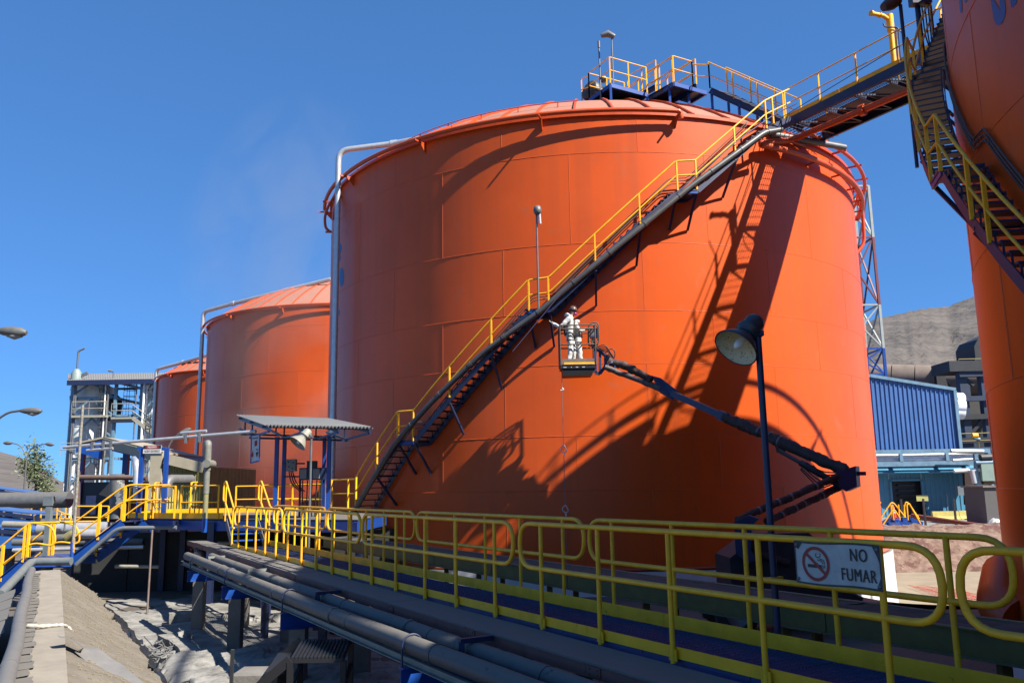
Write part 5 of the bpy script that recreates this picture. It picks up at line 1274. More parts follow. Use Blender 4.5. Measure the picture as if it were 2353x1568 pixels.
# ---- silo tower
SV = lambda cx, cy: (147+cx*.1922, 845.3+cy*.1922)
SY0, SY1 = 118.0, 127.0
def sv(cx, cy, y=SY0): return at_y(*SV(cx, cy), y)
sb = mat('faded_blue_steel', (.20, .36, .50), .5, var=.25, scale=2)
SILO = mat('silo_white', (1.25, 1.26, 1.24), .5, var=.3, scale=.6, streak=.3, dustcol=(.5, .48, .44))
tw = thing('silo_tower', 'blue steel tower frame with grey corrugated roof around white silos', 'tower', sv(320, 1560))
def vcol(cx, y, w=.38):
    b = sv(cx, 800, y); MB().beam((b[0], b[1], GZ), (b[0], b[1], sv(cx, 150, y)[2]), w, w).build('column', sb, tw)
for y in (SY0, SY1):
    for cx in (70, 590, 900, 1260): vcol(cx, y)
for cy, w in ((160, .45), (355, .4), (575, .5), (1080, .45)):
    for y in (SY0, SY1):
        for c0, c1 in ((70, 590), (590, 900), (900, 1260)):
            if cy in (355, 1080) and c0 == 590: continue
            a, b = sv(c0, cy, y), sv(c1, cy, y); zz_ = sv(320, cy, SY0)[2]; a[2] = b[2] = zz_-(.0); MB().beam(a+X*.2, b-X*.2, .25, w*.72).build('beam', sb, tw)
    for cx in (70, 590, 900): a, b = sv(cx, cy, SY0), sv(cx, cy, SY1); a[2] = b[2] = sv(320, cy, SY0)[2]; MB().beam((a[0], SY0+.2, a[2]), (a[0], SY1-.2, a[2]), .3, .35).build('beam', sb, tw)
for y in (SY0,):
    for c0, c1 in ((70, 590), (900, 1260)):
        mid = (c0+c1)/2
        for ya, yb in ((175, 345), (370, 560), (600, 840), (1100, 1400)):
            for cx in (c0, c1): MB().beam(sv(mid, ya, y), sv(cx, yb, y), .2, .22).build('brace', sb, tw)
a, b = sv(40, 150, SY0-1.2), sv(1280, 165, SY0-1.2); c, d = sv(1280, 118, SY1+1.5), sv(45, 102, SY1+1.5)
b[2] = a[2]; c[2] = d[2] = a[2]+2.6
corrugated(MB(), a, b, c, d, 60, .07).build('roof_sheet', CORR, tw)
MB().beam(a-up*.3, b-up*.3, .2, .7).build('fascia', NAVY, tw)
# silos stand inside the frame
def silo(label, c0, c1, yc):
    a, b = sv(c0, 700, yc), sv(c1, 700, yc); r = (b[0]-a[0])/2; c = (a+b)/2; zt, zm, zb_ = sv(300, 190, SY0)[2], sv(300, 1010, SY0)[2], sv(300, 1420, SY0)[2]
    t = thing('silo', label, 'silo', (c[0], yc, GZ), 'white silos in the steel tower')
    n = 5
    for k in range(n): z0, z1 = zm+(zt-zm)*k/n, zm+(zt-zm)*(k+1)/n; MB().lathe([(r, z0+.03), (r, z1-.03)], (c[0], yc, 0), 40).build('shell_ring', SILO, t)
    m = MB()
    for k in range(n+1): z = zm+(zt-zm)*k/n; m.lathe([(r-.03, z-.04), (r+.06, z-.04), (r+.06, z+.04), (r-.03, z+.04)], (c[0], yc, 0), 40, smooth=False)
    m.build('stiffener', SILO, t, kind='stuff')
    MB().lathe([(r, zt), (r*.3, zt+1.0), (0, zt+1.1)], (c[0], yc, 0), 40).build('top_cone', SILO, t); MB().lathe([(r, zm), (.5, zb_), (.5, zb_-1.5)], (c[0], yc, 0), 40).build('hopper', SILO, t)
    for k in range(6): an = k*math.pi/3+.3; MB().beam((c[0]+r*.95*math.cos(an), yc+r*.95*math.sin(an), GZ), (c[0]+r*.95*math.cos(an), yc+r*.95*math.sin(an), zm), .3, .3).build('leg', SILO, t)
    return t, c, r
s1 = silo('white silo inside the left bay of the blue tower frame', 78, 555, 122.6); s2 = silo('white silo in the right bay beside the third orange tank', 905, 1270, 122.8)
# mid-level walkway and stair with pale railings
PALEY = mat('pale_cream_rail', (.48, .46, .36), .6, var=.15)
mw = thing('tower_walkway', 'pale railed gangway with stair linking the two silo bays', 'gangway', sv(700, 600))
z = sv(700, 590, SY0)[2]; a, b = sv(560, 590, SY0-.6), sv(815, 590, SY0-.6); a[2] = b[2] = z
MB().prism([a, b, b+np.array([0, 2.2, 0]), a+np.array([0, 2.2, 0])], (0, 0, -.25)).build('deck', PALEY, mw); MB().beam(a-up*.5, b-up*.5, .3, .5).build('girder', DARK, mw)
railing(mw, [a, b], 1.9, 2.6, r=.07, mat_=PALEY)
e = sv(1110, 800, SY0-.6); 
for o in (0, 1.6): MB().beam(b+np.array([0, o, -.1]), e+np.array([0, o, -.1]), .12, .5).build('stringer', PALEY, mw)
railing(mw, [b, e], 1.7, 2.4, r=.07, mat_=PALEY)
for k in range(14): p = b+(e-b)*(k+.5)/14; MB().box(p+np.array([0, .8, 0]), (.4, 1.5, .06)).build('tread', PALEY, mw)
a, b = sv(85, 565, SY0-1.0), sv(500, 575, SY0-1.0); b[2] = a[2]; MB().prism([a, b, b+np.array([0, 1.0, 0]), a+np.array([0, 1.0, 0])], (0, 0, -.3)).build('deck', PALEY, mw); railing(mw, [a, b], 1.9, 3.0, r=.07, mat_=PALEY)
for cx, r in ((130, .12), (150, .12), (470, .16), (500, .1), (535, .14), (960, .16), (1000, .12), (870, .1)):
    a = sv(cx, 200, SY0-.5); MB().tube([(a[0], a[1], sv(cx, 1500)[2]), a], r, 6).build('riser_pipe', GREYG if cx % 20 else SILO, tw)
for cx in (430, 1010):
    p = sv(cx, 600, SY0-.7); z0, z1 = sv(cx, 1500)[2], sv(cx, 250)[2]; m = MB()
    for dx in (-.3, .3): m.tube([(p[0]+dx, p[1], z0), (p[0]+dx, p[1], z1)], .05, 5)
    for z in np.arange(z0, z1, .6): m.tube([(p[0]-.3, p[1], z), (p[0]+.3, p[1], z)], .03, 4)
    m.build('ladder', DARK, tw, kind='stuff')
for z_, c0, c1 in ((sv(0, 1080)[2]+.3, 70, 590), (sv(0, 1080)[2]+.3, 900, 1260)): railing(tw, [np.array([sv(c0, 0)[0], SY0-.8, z_]), np.array([sv(c1, 0)[0], SY0-.8, z_])], 1.8, 2.4, r=.07, mat_=PALEY)
# roof bits: beacon and small lamps, conveyor between bays
for cx, cy, lab in ((585, 110, 'small lamp on a short pole on the silo tower roof'),):
    t = thing('roof_lamp', lab, 'lamp', sv(cx, cy)); p = sv(cx, 118, SY0+2); q = sv(cx+8, 40, SY0+2); MB().tube([p, (p[0], p[1], q[2])], .08, 6).build('pole', GREYG, t); MB().tube([(p[0], p[1], q[2]), (p[0]-.7, p[1], q[2]+.15)], [.12, .2], 6).build('lamp_head', GREYG, t)
t = thing('filter_unit', 'small green grey filter unit with a bent vent on the tower roof', 'filter unit', sv(150, 95)); p = sv(150, 92, SY0+1.5); m = MB(); m.lathe([(.75, -1), (.75, .3), (.45, .8), (.3, 1.0), (0, 1.0)], p, 14); m.build('body', mat('filter_green', (.30, .38, .36), .5), t); m = MB(); m.tube(fillet([p+up*.9, p+up*3.6, p+up*4.0+X*.9], .3), .13, 6); m.build('vent_pipe', GREYG, t); m = MB().beam(p+X*.6, p+X*1.6+up*.4, .3, .4); m.build('motor', GREYG, t)
# dark duct and machinery between the bays
t = thing('dust_hood', 'dark rounded duct hood on the right of the left silo', 'duct', sv(620, 460)); p = sv(590, 440, 121); m = MB(); m.lathe([(1.0, -2.2), (1.25, 0), (1.1, .9), (.5, 1.5), (0, 1.6)], p, 18); m.build('hood', DARK, t)
t = thing('round_stair', 'small curved caged ladder between the silos', 'ladder', sv(770, 500)); p = sv(775, 560, 121); m = MB()
for zz_ in np.arange(0, 4.6, .9): m.tube([p+np.array([.85*math.cos(q), .85*math.sin(q), zz_]) for q in np.linspace(0, 2*math.pi, 17)[:-1]], .04, 5, closed=True)
for q in np.linspace(0, 2*math.pi, 6)[:-1]: m.tube([p+.85*np.array([math.cos(q), math.sin(q), -1]), p+.85*np.array([math.cos(q), math.sin(q), 5.2])], .035, 5)
m.build('cage', DARK, t, kind='stuff')
# ---- street lamps
LAMPG = mat('street_lamp_grey', (.20, .20, .19), .5, metal=.3, var=.2, scale=6, dust=.5)
def cobra(label, head, d, arm, base, s, y):
    """head: pixel of the inner end of the head; d: pixel of its outer end; arm: pixels down to pole top; base pixel"""
    b = at_y(*base, y); t = thing('street_lamp', label, 'street lamp', (b[0], b[1], GZ))
    A, D = at_y(*head, y), at_y(*d, y); L = np.linalg.norm(D-A); ax = unit(D-A)
    m = MB()
    pts = [A+ax*L*k for k in (-.02, .08, .25, .55, .85, 1.0)]; rs = [.035*s, .06*s, .10*s, .125*s, .11*s, .05*s]
    m.tube(pts, [r*.9 for r in rs], 12); m.build('lamp_head', LAMPG, t)
    dn = np.array([0, 0, -1.0]); m = MB(); m.tube([A+ax*L*.4+dn*.06*s, A+ax*L*.62+dn*.085*s, A+ax*L*.85+dn*.06*s], [.06*s, .085*s, .05*s], 10); m.build('lens', mat('lamp_lens', (.35, .37, .36), .2), t)
    P = [A]+[at_y(*p, y) for p in arm]; P.append(np.array([P[-1][0], P[-1][1], GZ])); MB().tube(fillet(P, .8*s, 6), .04*s, 8).build('pole', LAMPG, t); return t
cobra('street lamp head poking in at the left edge of the sky', (-10, 759), (61, 764), [(-120, 770), (-160, 830)], (-160, 1100), 1.15, 20)
cobra('street lamp with curved arm at left, halfway up the sky', (44, 943), (96, 944), [(20, 946), (-10, 965), (-30, 1000)], (-30, 1130), 1.0, 27)
cobra('tilted street lamp with pale dusty top above the yellow shed wall', (402, 1004), (438, 984), [(390, 1018), (383, 1040), (381, 1100)], (381, 1140), .95, 31)
dl = thing('street_lamp', 'double headed street lamp in front of the far hill', 'street lamp', at_y(61, 1130, 70))
yb = 70; pt = at_y(61, 1055, yb); MB().tube([(pt[0], yb, GZ), pt], .07, 8).build('pole', LAMPG, dl)
for us in ([(61, 1056), (56, 1035), (45, 1021), (28, 1017)], [(61, 1056), (66, 1038), (78, 1024), (105, 1019)]):
    MB().tube(fillet([at_y(*p, yb) for p in us], .5, 4), .045, 8).build('arm', LAMPG, dl)
for p, q in (((28, 1017), (8, 1017)), ((105, 1019), (124, 1021))): A, D = at_y(*p, yb), at_y(*q, yb); MB().tube([A, A+(D-A)*.3, A+(D-A)*.7, D], [.08, .16, .16, .06], 8).build('lamp_head', LAMPG, dl)
# ---- shed with mustard wall, canopy
SHY = 37.0
MUST = mat('mustard_sheet', (.62, .52, .15), .6, var=.25, scale=1.5, streak=.3, dustcol=(.2, .18, .12)); TAN = mat('tan_fascia', (.50, .44, .31), .6, var=.15)
shd = thing('shed', 'mustard coloured sheet shed with grey sloped roof below the second tank', 'shed', at_y(430, 1170, SHY))
c2v = lambda cx, cy: (147+cx*.1922, 845.3+cy*.1922)
def sd(cx, cy, y=SHY): return at_y(*c2v(cx, cy), y)
a, b = sd(1215, 1100), sd(1660, 1175); zb_ = PZ-.6
corrugated(MB(), (a[0], SHY, zb_), (b[0], SHY, zb_), b, a, 14, .03).build('wall_sheet', MUST, shd)
corrugated(MB(), (b[0], SHY, zb_), (b[0]+.2, SHY+7, zb_), (b[0]+.2, SHY+7, b[2]), b, 14, .03).build('wall_sheet', MUST, shd)
f0, f1_ = sd(1210, 1030, SHY-.4), sd(1665, 1140, SHY-.4); r0, r1 = sd(1240, 1015, SHY+6), sd(1680, 1050, SHY+6)
corrugated(MB(), f0, f1_, r1, r0, 24, .03).build('roof_sheet', CORR, shd); MB().beam(f0-up*.18, f1_-up*.18, .12, .42).build('fascia', TAN, shd)
p = sd(1120, 1060, SHY-.2); MB().beam((p[0], p[1], PZ-.6), (p[0], p[1], sd(1120, 1050)[2]), .5, .3).build('post', TAN, shd)
cn = thing('canopy', 'tan edged canopy with blue underside in front of the silos', 'canopy', sd(640, 1250, 40))
CY = 40.0
q = [sd(145, 905, CY), sd(465, 838, CY), sd(1180, 1020, CY-3)]
w = np.array([0, 5.0, -.05])
MB().prism([q[0], q[1], q[1]+w, q[0]+w], (0, 0, .08)).build('roof_panel', TAN, cn); MB().prism([q[1], q[2], q[2]+w, q[1]+w], (0, 0, .08)).build('roof_panel', TAN, cn)
MB().beam(q[1]-up*.2, q[2]-up*.2, .1, .4).build('fascia', TAN, cn); MB().prism([q[0]-up*.1, q[1]-up*.08, q[1]-up*1.0, q[0]-up*.35], (0, .08, 0)).build('blue_panel', BLUE, cn)
MB().beam(sd(590, 950, CY-.5), sd(840, 1010, CY-1.2), .12, .3).build('beam', BLUE, cn)
for cx in (220, 750, 1110):
    p = sd(cx, 1000, CY+1 if cx < 1000 else CY-2.5); MB().beam((p[0], p[1], GZ), p, .25, .25).build('post', BLUE, cn)
# dark plant machinery below the canopy
mc = thing('plant_machine', 'dark jumble of pumps and chutes under the canopy', 'machine', at_y(285, 1190, 38))
def mv(cx, cy, y): return at_y(cx*.1641, 1065.8+cy*.1641, y)
m = MB(); a, b = mv(1110, 620, 41), mv(1900, 240, 41); m.box(((a[0]+b[0])/2, 42, (a[2]+b[2])/2-.5), (b[0]-a[0], 2, b[2]-a[2]+1)); m.build('hopper_body', DARK, mc)
m = MB(); p = mv(1640, 250, 37); m.tube([mv(1640, 140, 37), mv(1635, 760, 37)], .3, 12); m.build('duct', GREYG, mc)
m = MB(); m.prism([mv(1380, 420, 38), mv(1620, 160, 38), mv(1620, 500, 38)], (0, 1.2, 0)); m.build('chute', DARK, mc)
m = MB(); m.tube(fillet([mv(1110, 185, 36), mv(1800, 185, 36), mv(2050, 190, 36)], .2), .11, 8); m.build('brown_pipe', RUST, mc)
m = MB(); m.tube([mv(1095, 100, 36), mv(1080, 840, 36)], .1, 8); m.build('brown_post', RUST, mc)
m = MB()
for k in range(9):
    m.box(mv(1150+rnd.uniform(0, 700), 420+rnd.uniform(0, 330), 39+rnd.random()*2), (rnd.uniform(.2, .9), .5, rnd.uniform(.15, .6)))
m.build('equipment_boxes', NAVY, mc, kind='stuff')
m = MB()
for k in range(14):
    p = mv(1680+rnd.uniform(-20, 60), 220+k*20, 36.4); m.box(p, (.12, .05, .05))
m.build('white_fittings', WHITE, mc, kind='stuff')
pipe('acid_riser', 'pale riser pipe with round elbow left of the acid sign', [sd(865, 1560, 29.5), sd(865, 1120, 29.5), sd(840, 1090, 30.2)], .11, GALV, 'pipe')
# large silvery pipe elbow behind platform
pipe('silver_elbow', 'fat grey pipe elbow in front of the mustard shed', [sd(1225, 1540, 33), sd(1225, 1330, 33), sd(1520, 1330, 34.5)], .2, GREYG, 'pipe', fil=.4, n=16)
# horizontal insulated pipes left
for i, (u0, v0, u1, v1, y, r, lab, mt) in enumerate([
    (90, 1213, 250, 1212, 29.5, .22, 'shiny fat insulated pipe behind the stair landing', GALV), (70, 1238, 230, 1231, 29, .13, 'dusty pipe running under the shiny insulated pipe', GREYG),
    (30, 1245, 330, 1243, 31, .12, 'lower grey pipe behind the stair landing', GREYG), (30, 1263, 330, 1256, 30.4, .07, 'thin pale pipe near the foot of the stair landing', GALV),
    (-20, 1149, 160, 1147, 44, .42, 'big dusty grey pipe crossing behind the blue conveyors', GREYG), (8, 1203, 70, 1205, 31, .12, 'pale pipe with slanted end at far left', CREAM)]):
    pipe('plant_pipe', lab, [at_y(u0, v0, y), at_y(u1, v1, y)], r, mt, 'pipe', 'pipes behind the stair landing', n=14)
pipe('yellow_bend', 'pale yellow pipe bend flanged to a shiny pipe', [at_y(150, 1236, 28.6), at_y(165, 1226, 28.6), at_y(180, 1225, 28.6)], .15, YP, 'pipe'); pipe('shiny_pipe_end', 'short shiny pipe length with bands beside the yellow bend', [at_y(181, 1225, 28.6), at_y(225, 1225, 28.6)], .16, GALV, 'pipe', n=14)
hw = thing('valve_wheel', 'yellow round valve handwheel left of the thin mast', 'handwheel', at_y(150, 1195, 29)); c = at_y(150, 1190, 29)
MB().tube([c+np.array([.2*math.cos(q), 0, .15*math.sin(q)]) for q in np.linspace(0, 2*math.pi, 21)[:-1]], .022, 6, closed=True).build('wheel_rim', YEL, hw); m = MB(); m.beam(c-X*.19, c+X*.19, .03, .03); m.beam(c-up*.14, c+up*.14, .03, .03); m.build('spokes', YEL, hw); MB().tube([c, c-up*.4], .03, 6).build('stem', GREYG, hw)
bc = thing('blue_column', 'slim grey blue column behind the stair landing', 'column', at_y(105, 1282, 27.9)); p = at_y(105, 1282, 27.9); MB().beam((p[0], p[1], GZ), (p[0], p[1], at_y(105, 1150, 27.9)[2]), .16, .16).build('shaft', PIPEB, bc); MB().box(at_y(113, 1150, 27.9), (.3, .2, .3)).build('bracket', PIPEB, bc)
# blue conveyor galleries at far left
BLUS = mat('bright_blue_sheet', (.035, .16, .50), .45, var=.15, scale=2, dust=.25)
for k, (pts, y, lab) in enumerate([([(-40, 1118), (96, 1136)], 52, 'upper blue roofed conveyor gallery at far left'), ([(-40, 1168), (75, 1181)], 38, 'middle blue roofed conveyor gallery at far left'), ([(-40, 1209), (92, 1220)], 33, 'lowest blue roofed conveyor gallery at far left')]):
    t = thing('conveyor_gallery', lab, 'conveyor', at_y(*pts[0], y), 'blue conveyor galleries'); a, b = at_y(*pts[0], y), at_y(*pts[1], y); w = np.array([.2, 1.6, -.02])
    MB().prism([a, b, b+w, a+w], (0, 0, .06)).build('roof_panel', BLUS, t)
    MB().prism([a-up*.25, b-up*.25, b-up*.55, a-up*.9], (0, .05, 0)).build('side_panel', BLUS, t); MB().beam(a-up*.12, b-up*.12, .1, .14).build('edge_beam', NAVY, t)
    MB().beam((b[0]-.3, b[1]+.3, GZ), b+np.array([-.3, .3, -.1]), .22, .22).build('post', NAVY, t); MB().beam((a[0]+.6, a[1]+1, GZ), a+np.array([.6, 1, -.1]), .22, .22).build('post', NAVY, t)
for i, (u0, v0, u1, v1, y) in enumerate([(72, 1168, 96, 1154, 45), (133, 1152, 152, 1160, 46), (178, 1125, 222, 1125, 50), (172, 1162, 250, 1162, 35)]):
    a, b = at_y(u0, v0, y), at_y(u1, v1, y); t = thing('plant_railing', ['short slanted yellow railing beyond the blue conveyors', 'yellow railing piece beyond the tree foot', 'far yellow railing among the silo tower legs', 'dull yellow loop railing behind the sloping stair'][i], 'railing', a, 'yellow railings in the plant behind'); railing(t, [a-up*.9, b-up*.9], .9, 1.2, r=.03)
# ================================================================ RIGHT DISTANCE
CB = mat('blue_cladding', (.07, .20, .52), .5, var=.14, scale=.8, streak=.35, dustcol=(.09, .17, .36)); CT = mat('turquoise_cladding', (.10, .36, .55), .5, var=.15, scale=1)
BYD = 82.0
bv = lambda cx, cy: (1984.6+cx*.23437, 882+cy*.23437)      # pixel helper of the right-hand survey sheet
def bb(cx, cy, y=BYD): return at_y(*bv(cx, cy), y)
bl = thing('blue_building', 'blue ribbed cladding building with low turquoise annex below', 'building', bb(500, 1290))
top_l, ridge, top_r = bb(-120, 5), bb(0, -75), bb(895, 62)
ridge = bb(60, -72); zl = bb(500, 660)[2]
def wallbox(m, x0, x1, y, z0, zt0, zt1, pitch, proud):
    # ribbed cladding: flat pans with raised trapezoid ribs
    n = int((x1-x0)/pitch); 
    for k in range(n):
        xa = x0+(x1-x0)*k/n; xb = x0+(x1-x0)*(k+1)/n; za, zb2 = zt0+(zt1-zt0)*k/n, zt0+(zt1-zt0)*(k+1)/n; w = (xb-xa)
        P = [(xa, y), (xa+w*.62, y), (xa+w*.70, y-proud), (xa+w*.92, y-proud), (xb, y)]
        for (p, q) in zip(P[:-1], P[1:]):
            fa, fb = (p[0]-xa)/w, (q[0]-xa)/w; m.quad((p[0], p[1], z0), (q[0], q[1], z0), (q[0], q[1], za+(zb2-za)*fb), (p[0], p[1], za+(zb2-za)*fa))
x0, x1 = bb(-160, 300)[0], bb(905, 300)[0]; xr = bb(60, 0)[0]
npan = 12
for k in range(npan):
    xa, xb = x0+(x1-x0)*k/npan, x0+(x1-x0)*(k+1)/npan
    tz = lambda x: float(np.interp(x, [x0, xr, x1], [bb(-160, -20)[2], bb(60, -72)[2], bb(905, 62)[2]]))
    m = MB(); wallbox(m, xa+.002, xb-.002, BYD, zl, tz(xa), tz(xb), .44, .085); m.build('cladding_panel', CB, bl)
MB().prism([(x0, BYD+.15, zl), (x1, BYD+.15, zl), (x1, BYD+.15, tz(x1)), (xr, BYD+.15, tz(xr)), (x0, BYD+.15, tz(x0))], (0, 14, 0)).build('building_core', CB, bl)
MB().beam((xr, BYD-.1, tz(xr)+.1), (x1+.1, BYD-.1, tz(x1)+.1), .3, .3).build('eaves_trim', sb, bl); MB().beam((x0, BYD-.1, tz(x0)+.1), (xr, BYD-.1, tz(xr)+.1), .3, .3).build('eaves_trim', sb, bl); MB().beam((x1, BYD-.1, zl), (x1, BYD-.1, tz(x1)), .3, .3).build('corner_trim', sb, bl)
# railed gallery
gz0, gz1 = bb(500, 785)[2], bb(500, 670)[2]; gx1 = bb(1065, 700)[0]
gal = thing('pipe_gallery', 'light blue framed pipe gallery in front of the blue building', 'gallery', (x0, BYD-3, gz0))
for z, h in ((gz0, .45), (gz1, .4)):
    for y in (BYD-3, BYD-.6): MB().beam((x0, y, z), (gx1, y, z), .25, h).build('chord', sb, gal)
for cx in (-80, 220, 655, 925, 1055): x = bb(cx, 700)[0]; MB().beam((x, BYD-3, gz0+.23), (x, BYD-3, gz1-.2), .3, .3).build('gallery_post', sb, gal); MB().beam((x, BYD-2.8, gz0), (x, BYD-.8, gz0), .2, .3).build('cross_member', sb, gal); MB().beam((x, BYD-3, GZ), (x, BYD-3, gz0-.23), .22, .22).build('gallery_leg', sb, gal) if cx in (-80, 1055) else None
for k, (r, dz) in enumerate(((.22, .3), (.15, .75), (.28, .35))): MB().tube([(x0, BYD-2.5+.7*k, gz0+dz+.1), (gx1-.5, BYD-2.5+.7*k, gz0+dz+.1)], r, 8).build('pipe_run', [SILO, GALV, NAVY][k], gal)
# annex with open doorway
az1 = bb(500, 800)[2]; ax1 = bb(985, 1000)[0]; dx0, dx1 = bb(205, 1000)[0], bb(520, 1000)[0]; dz1 = bb(350, 940)[2]
for xa, xb in ((x0, dx0), (dx1, ax1)):
    n = max(1, int((xb-xa)/1.6))
    for k in range(n): m = MB(); wallbox(m, xa+(xb-xa)*k/n+.006, xa+(xb-xa)*(k+1)/n-.006, BYD-1.0, GZ, az1-.6, az1-.6, .4, .05); m.build('annex_panel', CT, bl)
m = MB(); wallbox(m, dx0+.006, dx1-.006, BYD-1.0, dz1, az1-.6, az1-.6, .4, .05); m.build('annex_panel', CT, bl)
MB().prism([(x0, BYD-2.4, az1-.75), (ax1+.6, BYD-2.4, az1-.75), (ax1+.6, BYD+.1, az1+.2), (x0, BYD+.1, az1+.2)], (0, 0, .1)).build('annex_roof', CT, bl)
m = MB(); m.box(((dx0+dx1)/2, BYD-.25, (GZ+dz1)/2), (dx1-dx0+.6, .1, dz1-GZ)); m.build('doorway_back', BLACKP, bl)
for x in (dx0+.05, dx1-.05): MB().beam((x, BYD-1.1, GZ), (x, BYD-1.1, dz1), .18, .18).build('door_frame', CT, bl)
MB().beam((dx0, BYD-1.1, dz1), (dx1, BYD-1.1, dz1), .18, .18).build('door_frame', CT, bl)
for k in range(6): MB().box(((dx0+dx1)/2+.2, BYD-.5, GZ+.5+.5*k), (1.6, .3, .12)).build('shelf', DARK, bl)
sgn = thing('notice_board', 'small yellow notice beside the dark doorway', 'sign', bb(570, 1135, BYD-2)); MB().box(bb(570, 1115, BYD-2), (1.1, .05, .55)).build('notice_plate', mat('notice_yellow', (.6, .58, .2), .5), sgn); p = bb(598, 1120, BYD-1.9); MB().beam((p[0], p[1], GZ), p, .08, .08).build('post', DARK, sgn)
# yellow barriers
for i, (c0, c1, ct, cb_, y, lab) in enumerate([(668, 925, 1222, 1312, 74, 'left end yellow concrete barrier in front of the turquoise annex'), (928, 1165, 1215, 1305, 74.6, 'middle yellow concrete barrier in front of the turquoise annex'), (1000, 1215, 1178, 1262, 79, 'rear yellow concrete barrier streaked with shadows')]):
    a, b = bb(c0, cb_, y), bb(c1, cb_, y); h = bb(c0, ct, y)[2]-a[2]; t = thing('road_barrier', lab, 'barrier', (a[0], y, GZ), 'yellow concrete barriers'); z0 = GZ
    pr = [(0, -.45), (0.12, -.45), (.35, -.2), (h, -.13), (h, .13), (.35, .2), (.12, .45), (0, .45)]
    MB().prism([(a[0], y+q, z0+z) for z, q in pr], (b[0]-a[0], 0, 0)).build('barrier_body', mat('barrier_yellow', (.62, .52, .12), .65, var=.2, scale=2), t)
    for f in (.25, .75): MB().box((a[0]+(b[0]-a[0])*f, y-.44, z0+.06), (.5, .06, .1)).build('fork_slot', DARK, t)
# stile over the berm: yellow rails, blue treads, cone standing on it
SBY = 54.0
stl = thing('berm_stile', 'blue stile with pointed yellow handrails behind the soil berm', 'stile', bb(300, 1390, SBY))
a, b, c, d = bb(165, 1400, SBY), bb(285, 1325, SBY), bb(425, 1325, SBY), bb(540, 1370, SBY)
for p, q in ((a, b), (b, c), (c, d)): MB().beam(p, q, 1.0, .3).build('deck', BLUE, stl)
MB().beam(bb(185, 1490, SBY-1), bb(300, 1370, SBY-.6), .9, .28).build('stair_stringer', BLUE, stl); MB().beam(bb(445, 1375, SBY-.6), bb(300, 1368, SBY-.6), .3, .28).build('edge_beam', BLUE, stl)
for pts, dy in (([(170, 1300), (275, 1145), (410, 1310)], 0), ([(170, 1400), (290, 1215), (350, 1310)], -.7), ([(390, 1310), (395, 1190), (410, 1150), (440, 1170), (540, 1320)], 0), ([(430, 1330), (420, 1180), (440, 1165), (555, 1370)], -.7), ([(160, 1210), (150, 1170), (165, 1155)], 0)):
    MB().tube(fillet([bb(*p, SBY+dy) for p in pts], .25, 4), .045, 8).build('handrail', YEL, stl)
for cx, dy in ((275, 0), (290, -.7), (405, 0), (430, -.7), (530, 0), (350, -.7)): p = bb(cx, 1330, SBY+dy); MB().tube([p, (p[0], p[1], p[2]+(.95 if cx < 500 else .3))], .04, 6).build('post', YEL, stl)
cn_ = thing('traffic_cone', 'orange traffic cone with white band on the blue stile', 'traffic cone', bb(300, 1322, SBY-.3)); p = bb(300, 1322, SBY-.3); OC = mat('cone_orange', (.75, .07, .02), .5)
MB().box(p+up*.02, (.42, .42, .04)).build('cone_base', OC, cn_); MB().lathe([(.16, .04), (.105, .38)], p, 20).build('cone_lower', OC, cn_); MB().lathe([(.105, .38), (.075, .56)], p, 20).build('white_band', WHITE, cn_); MB().lathe([(.075, .56), (.035, .8), (0, .8)], p, 20).build('cone_top', OC, cn_)
# berm, sand lane, debris
BERM = mat('brown_soil', (.36, .26, .19), .95, var=.4, scale=2.6, bump=1.0, bscale=5, col2=(.15, .08, .06), chips=.85, cscale=1.5, ct=.52, chipcol=(.13, .05, .04)); SAND = mat('sandy_lane', (.36, .30, .205), .95, var=.2, scale=.8, bump=.5, bscale=12)
from mathutils import noise as _nz
def berm_fn(a, b):
    x = 15+40*a; prof = [(0, 0), (.12, .5), (.3, 1.55), (.48, 2.2), (.62, 2.35), (.8, 2.0), (1, 1.45)]
    y = 47.0+7*b; z = np.interp(b, [p[0] for p in prof], [p[1] for p in prof]); n = _nz.fractal(Vector((x*.9, y*.9, 1.2)), .6, 2.2, 8)
    return np.array([x, y+n*.22, -4.98+max(0, z*(1+.05*n)+.05*n)])
MB().grid(berm_fn, 260, 60).build('soil_berm', BERM, kind='structure')
MB().grid(lambda a, b: np.array([9+36*a, 25+23*b, gz_at(9+36*a, 25+23*b)+.04+.04*_nz.noise(Vector((a*18, b*12, 3)))]), 90, 60).build('sandy_lane', SAND, kind='structure')
MB().grid(lambda a, b: np.array([18+50*a, 54+30*b, GZ+.028+.06*_nz.noise(Vector((a*20, b*14, 7)))]), 60, 40).build('yard_ground', mat('grey_yard', (.33, .31, .275), .95, var=.25, scale=.5), kind='structure')
nt_ = thing('safety_netting', 'crumpled orange safety netting lying on the sandy lane', 'netting', at_z(2170, 1395, -5)); m = MB(); NETM = mat('net_orange', (.75, .10, .06), .6)
a0 = at_z(2085, 1345, -4.9); a1 = at_z(2230, 1400, -4.9)
for k in range(13):
    o = np.array([.12*k, -.16*k, 0]); m.tube([a0+(a1-a0)*f+o+np.array([0, 0, .05+.1*_nz.noise(Vector((f*6, k*.4, 2)))]) for f in np.linspace(0, 1, 14)], .008, 3, caps=False)
for k in range(20):
    p = a0+(a1-a0)*k/19; m.tube([p+np.array([.12*f, -.16*f, .05+.1*_nz.noise(Vector((k*.3, f*.4, 2)))]) for f in range(0, 13, 2)], .008, 3, caps=False)
m.build('mesh_strands', NETM, nt_, kind='stuff')
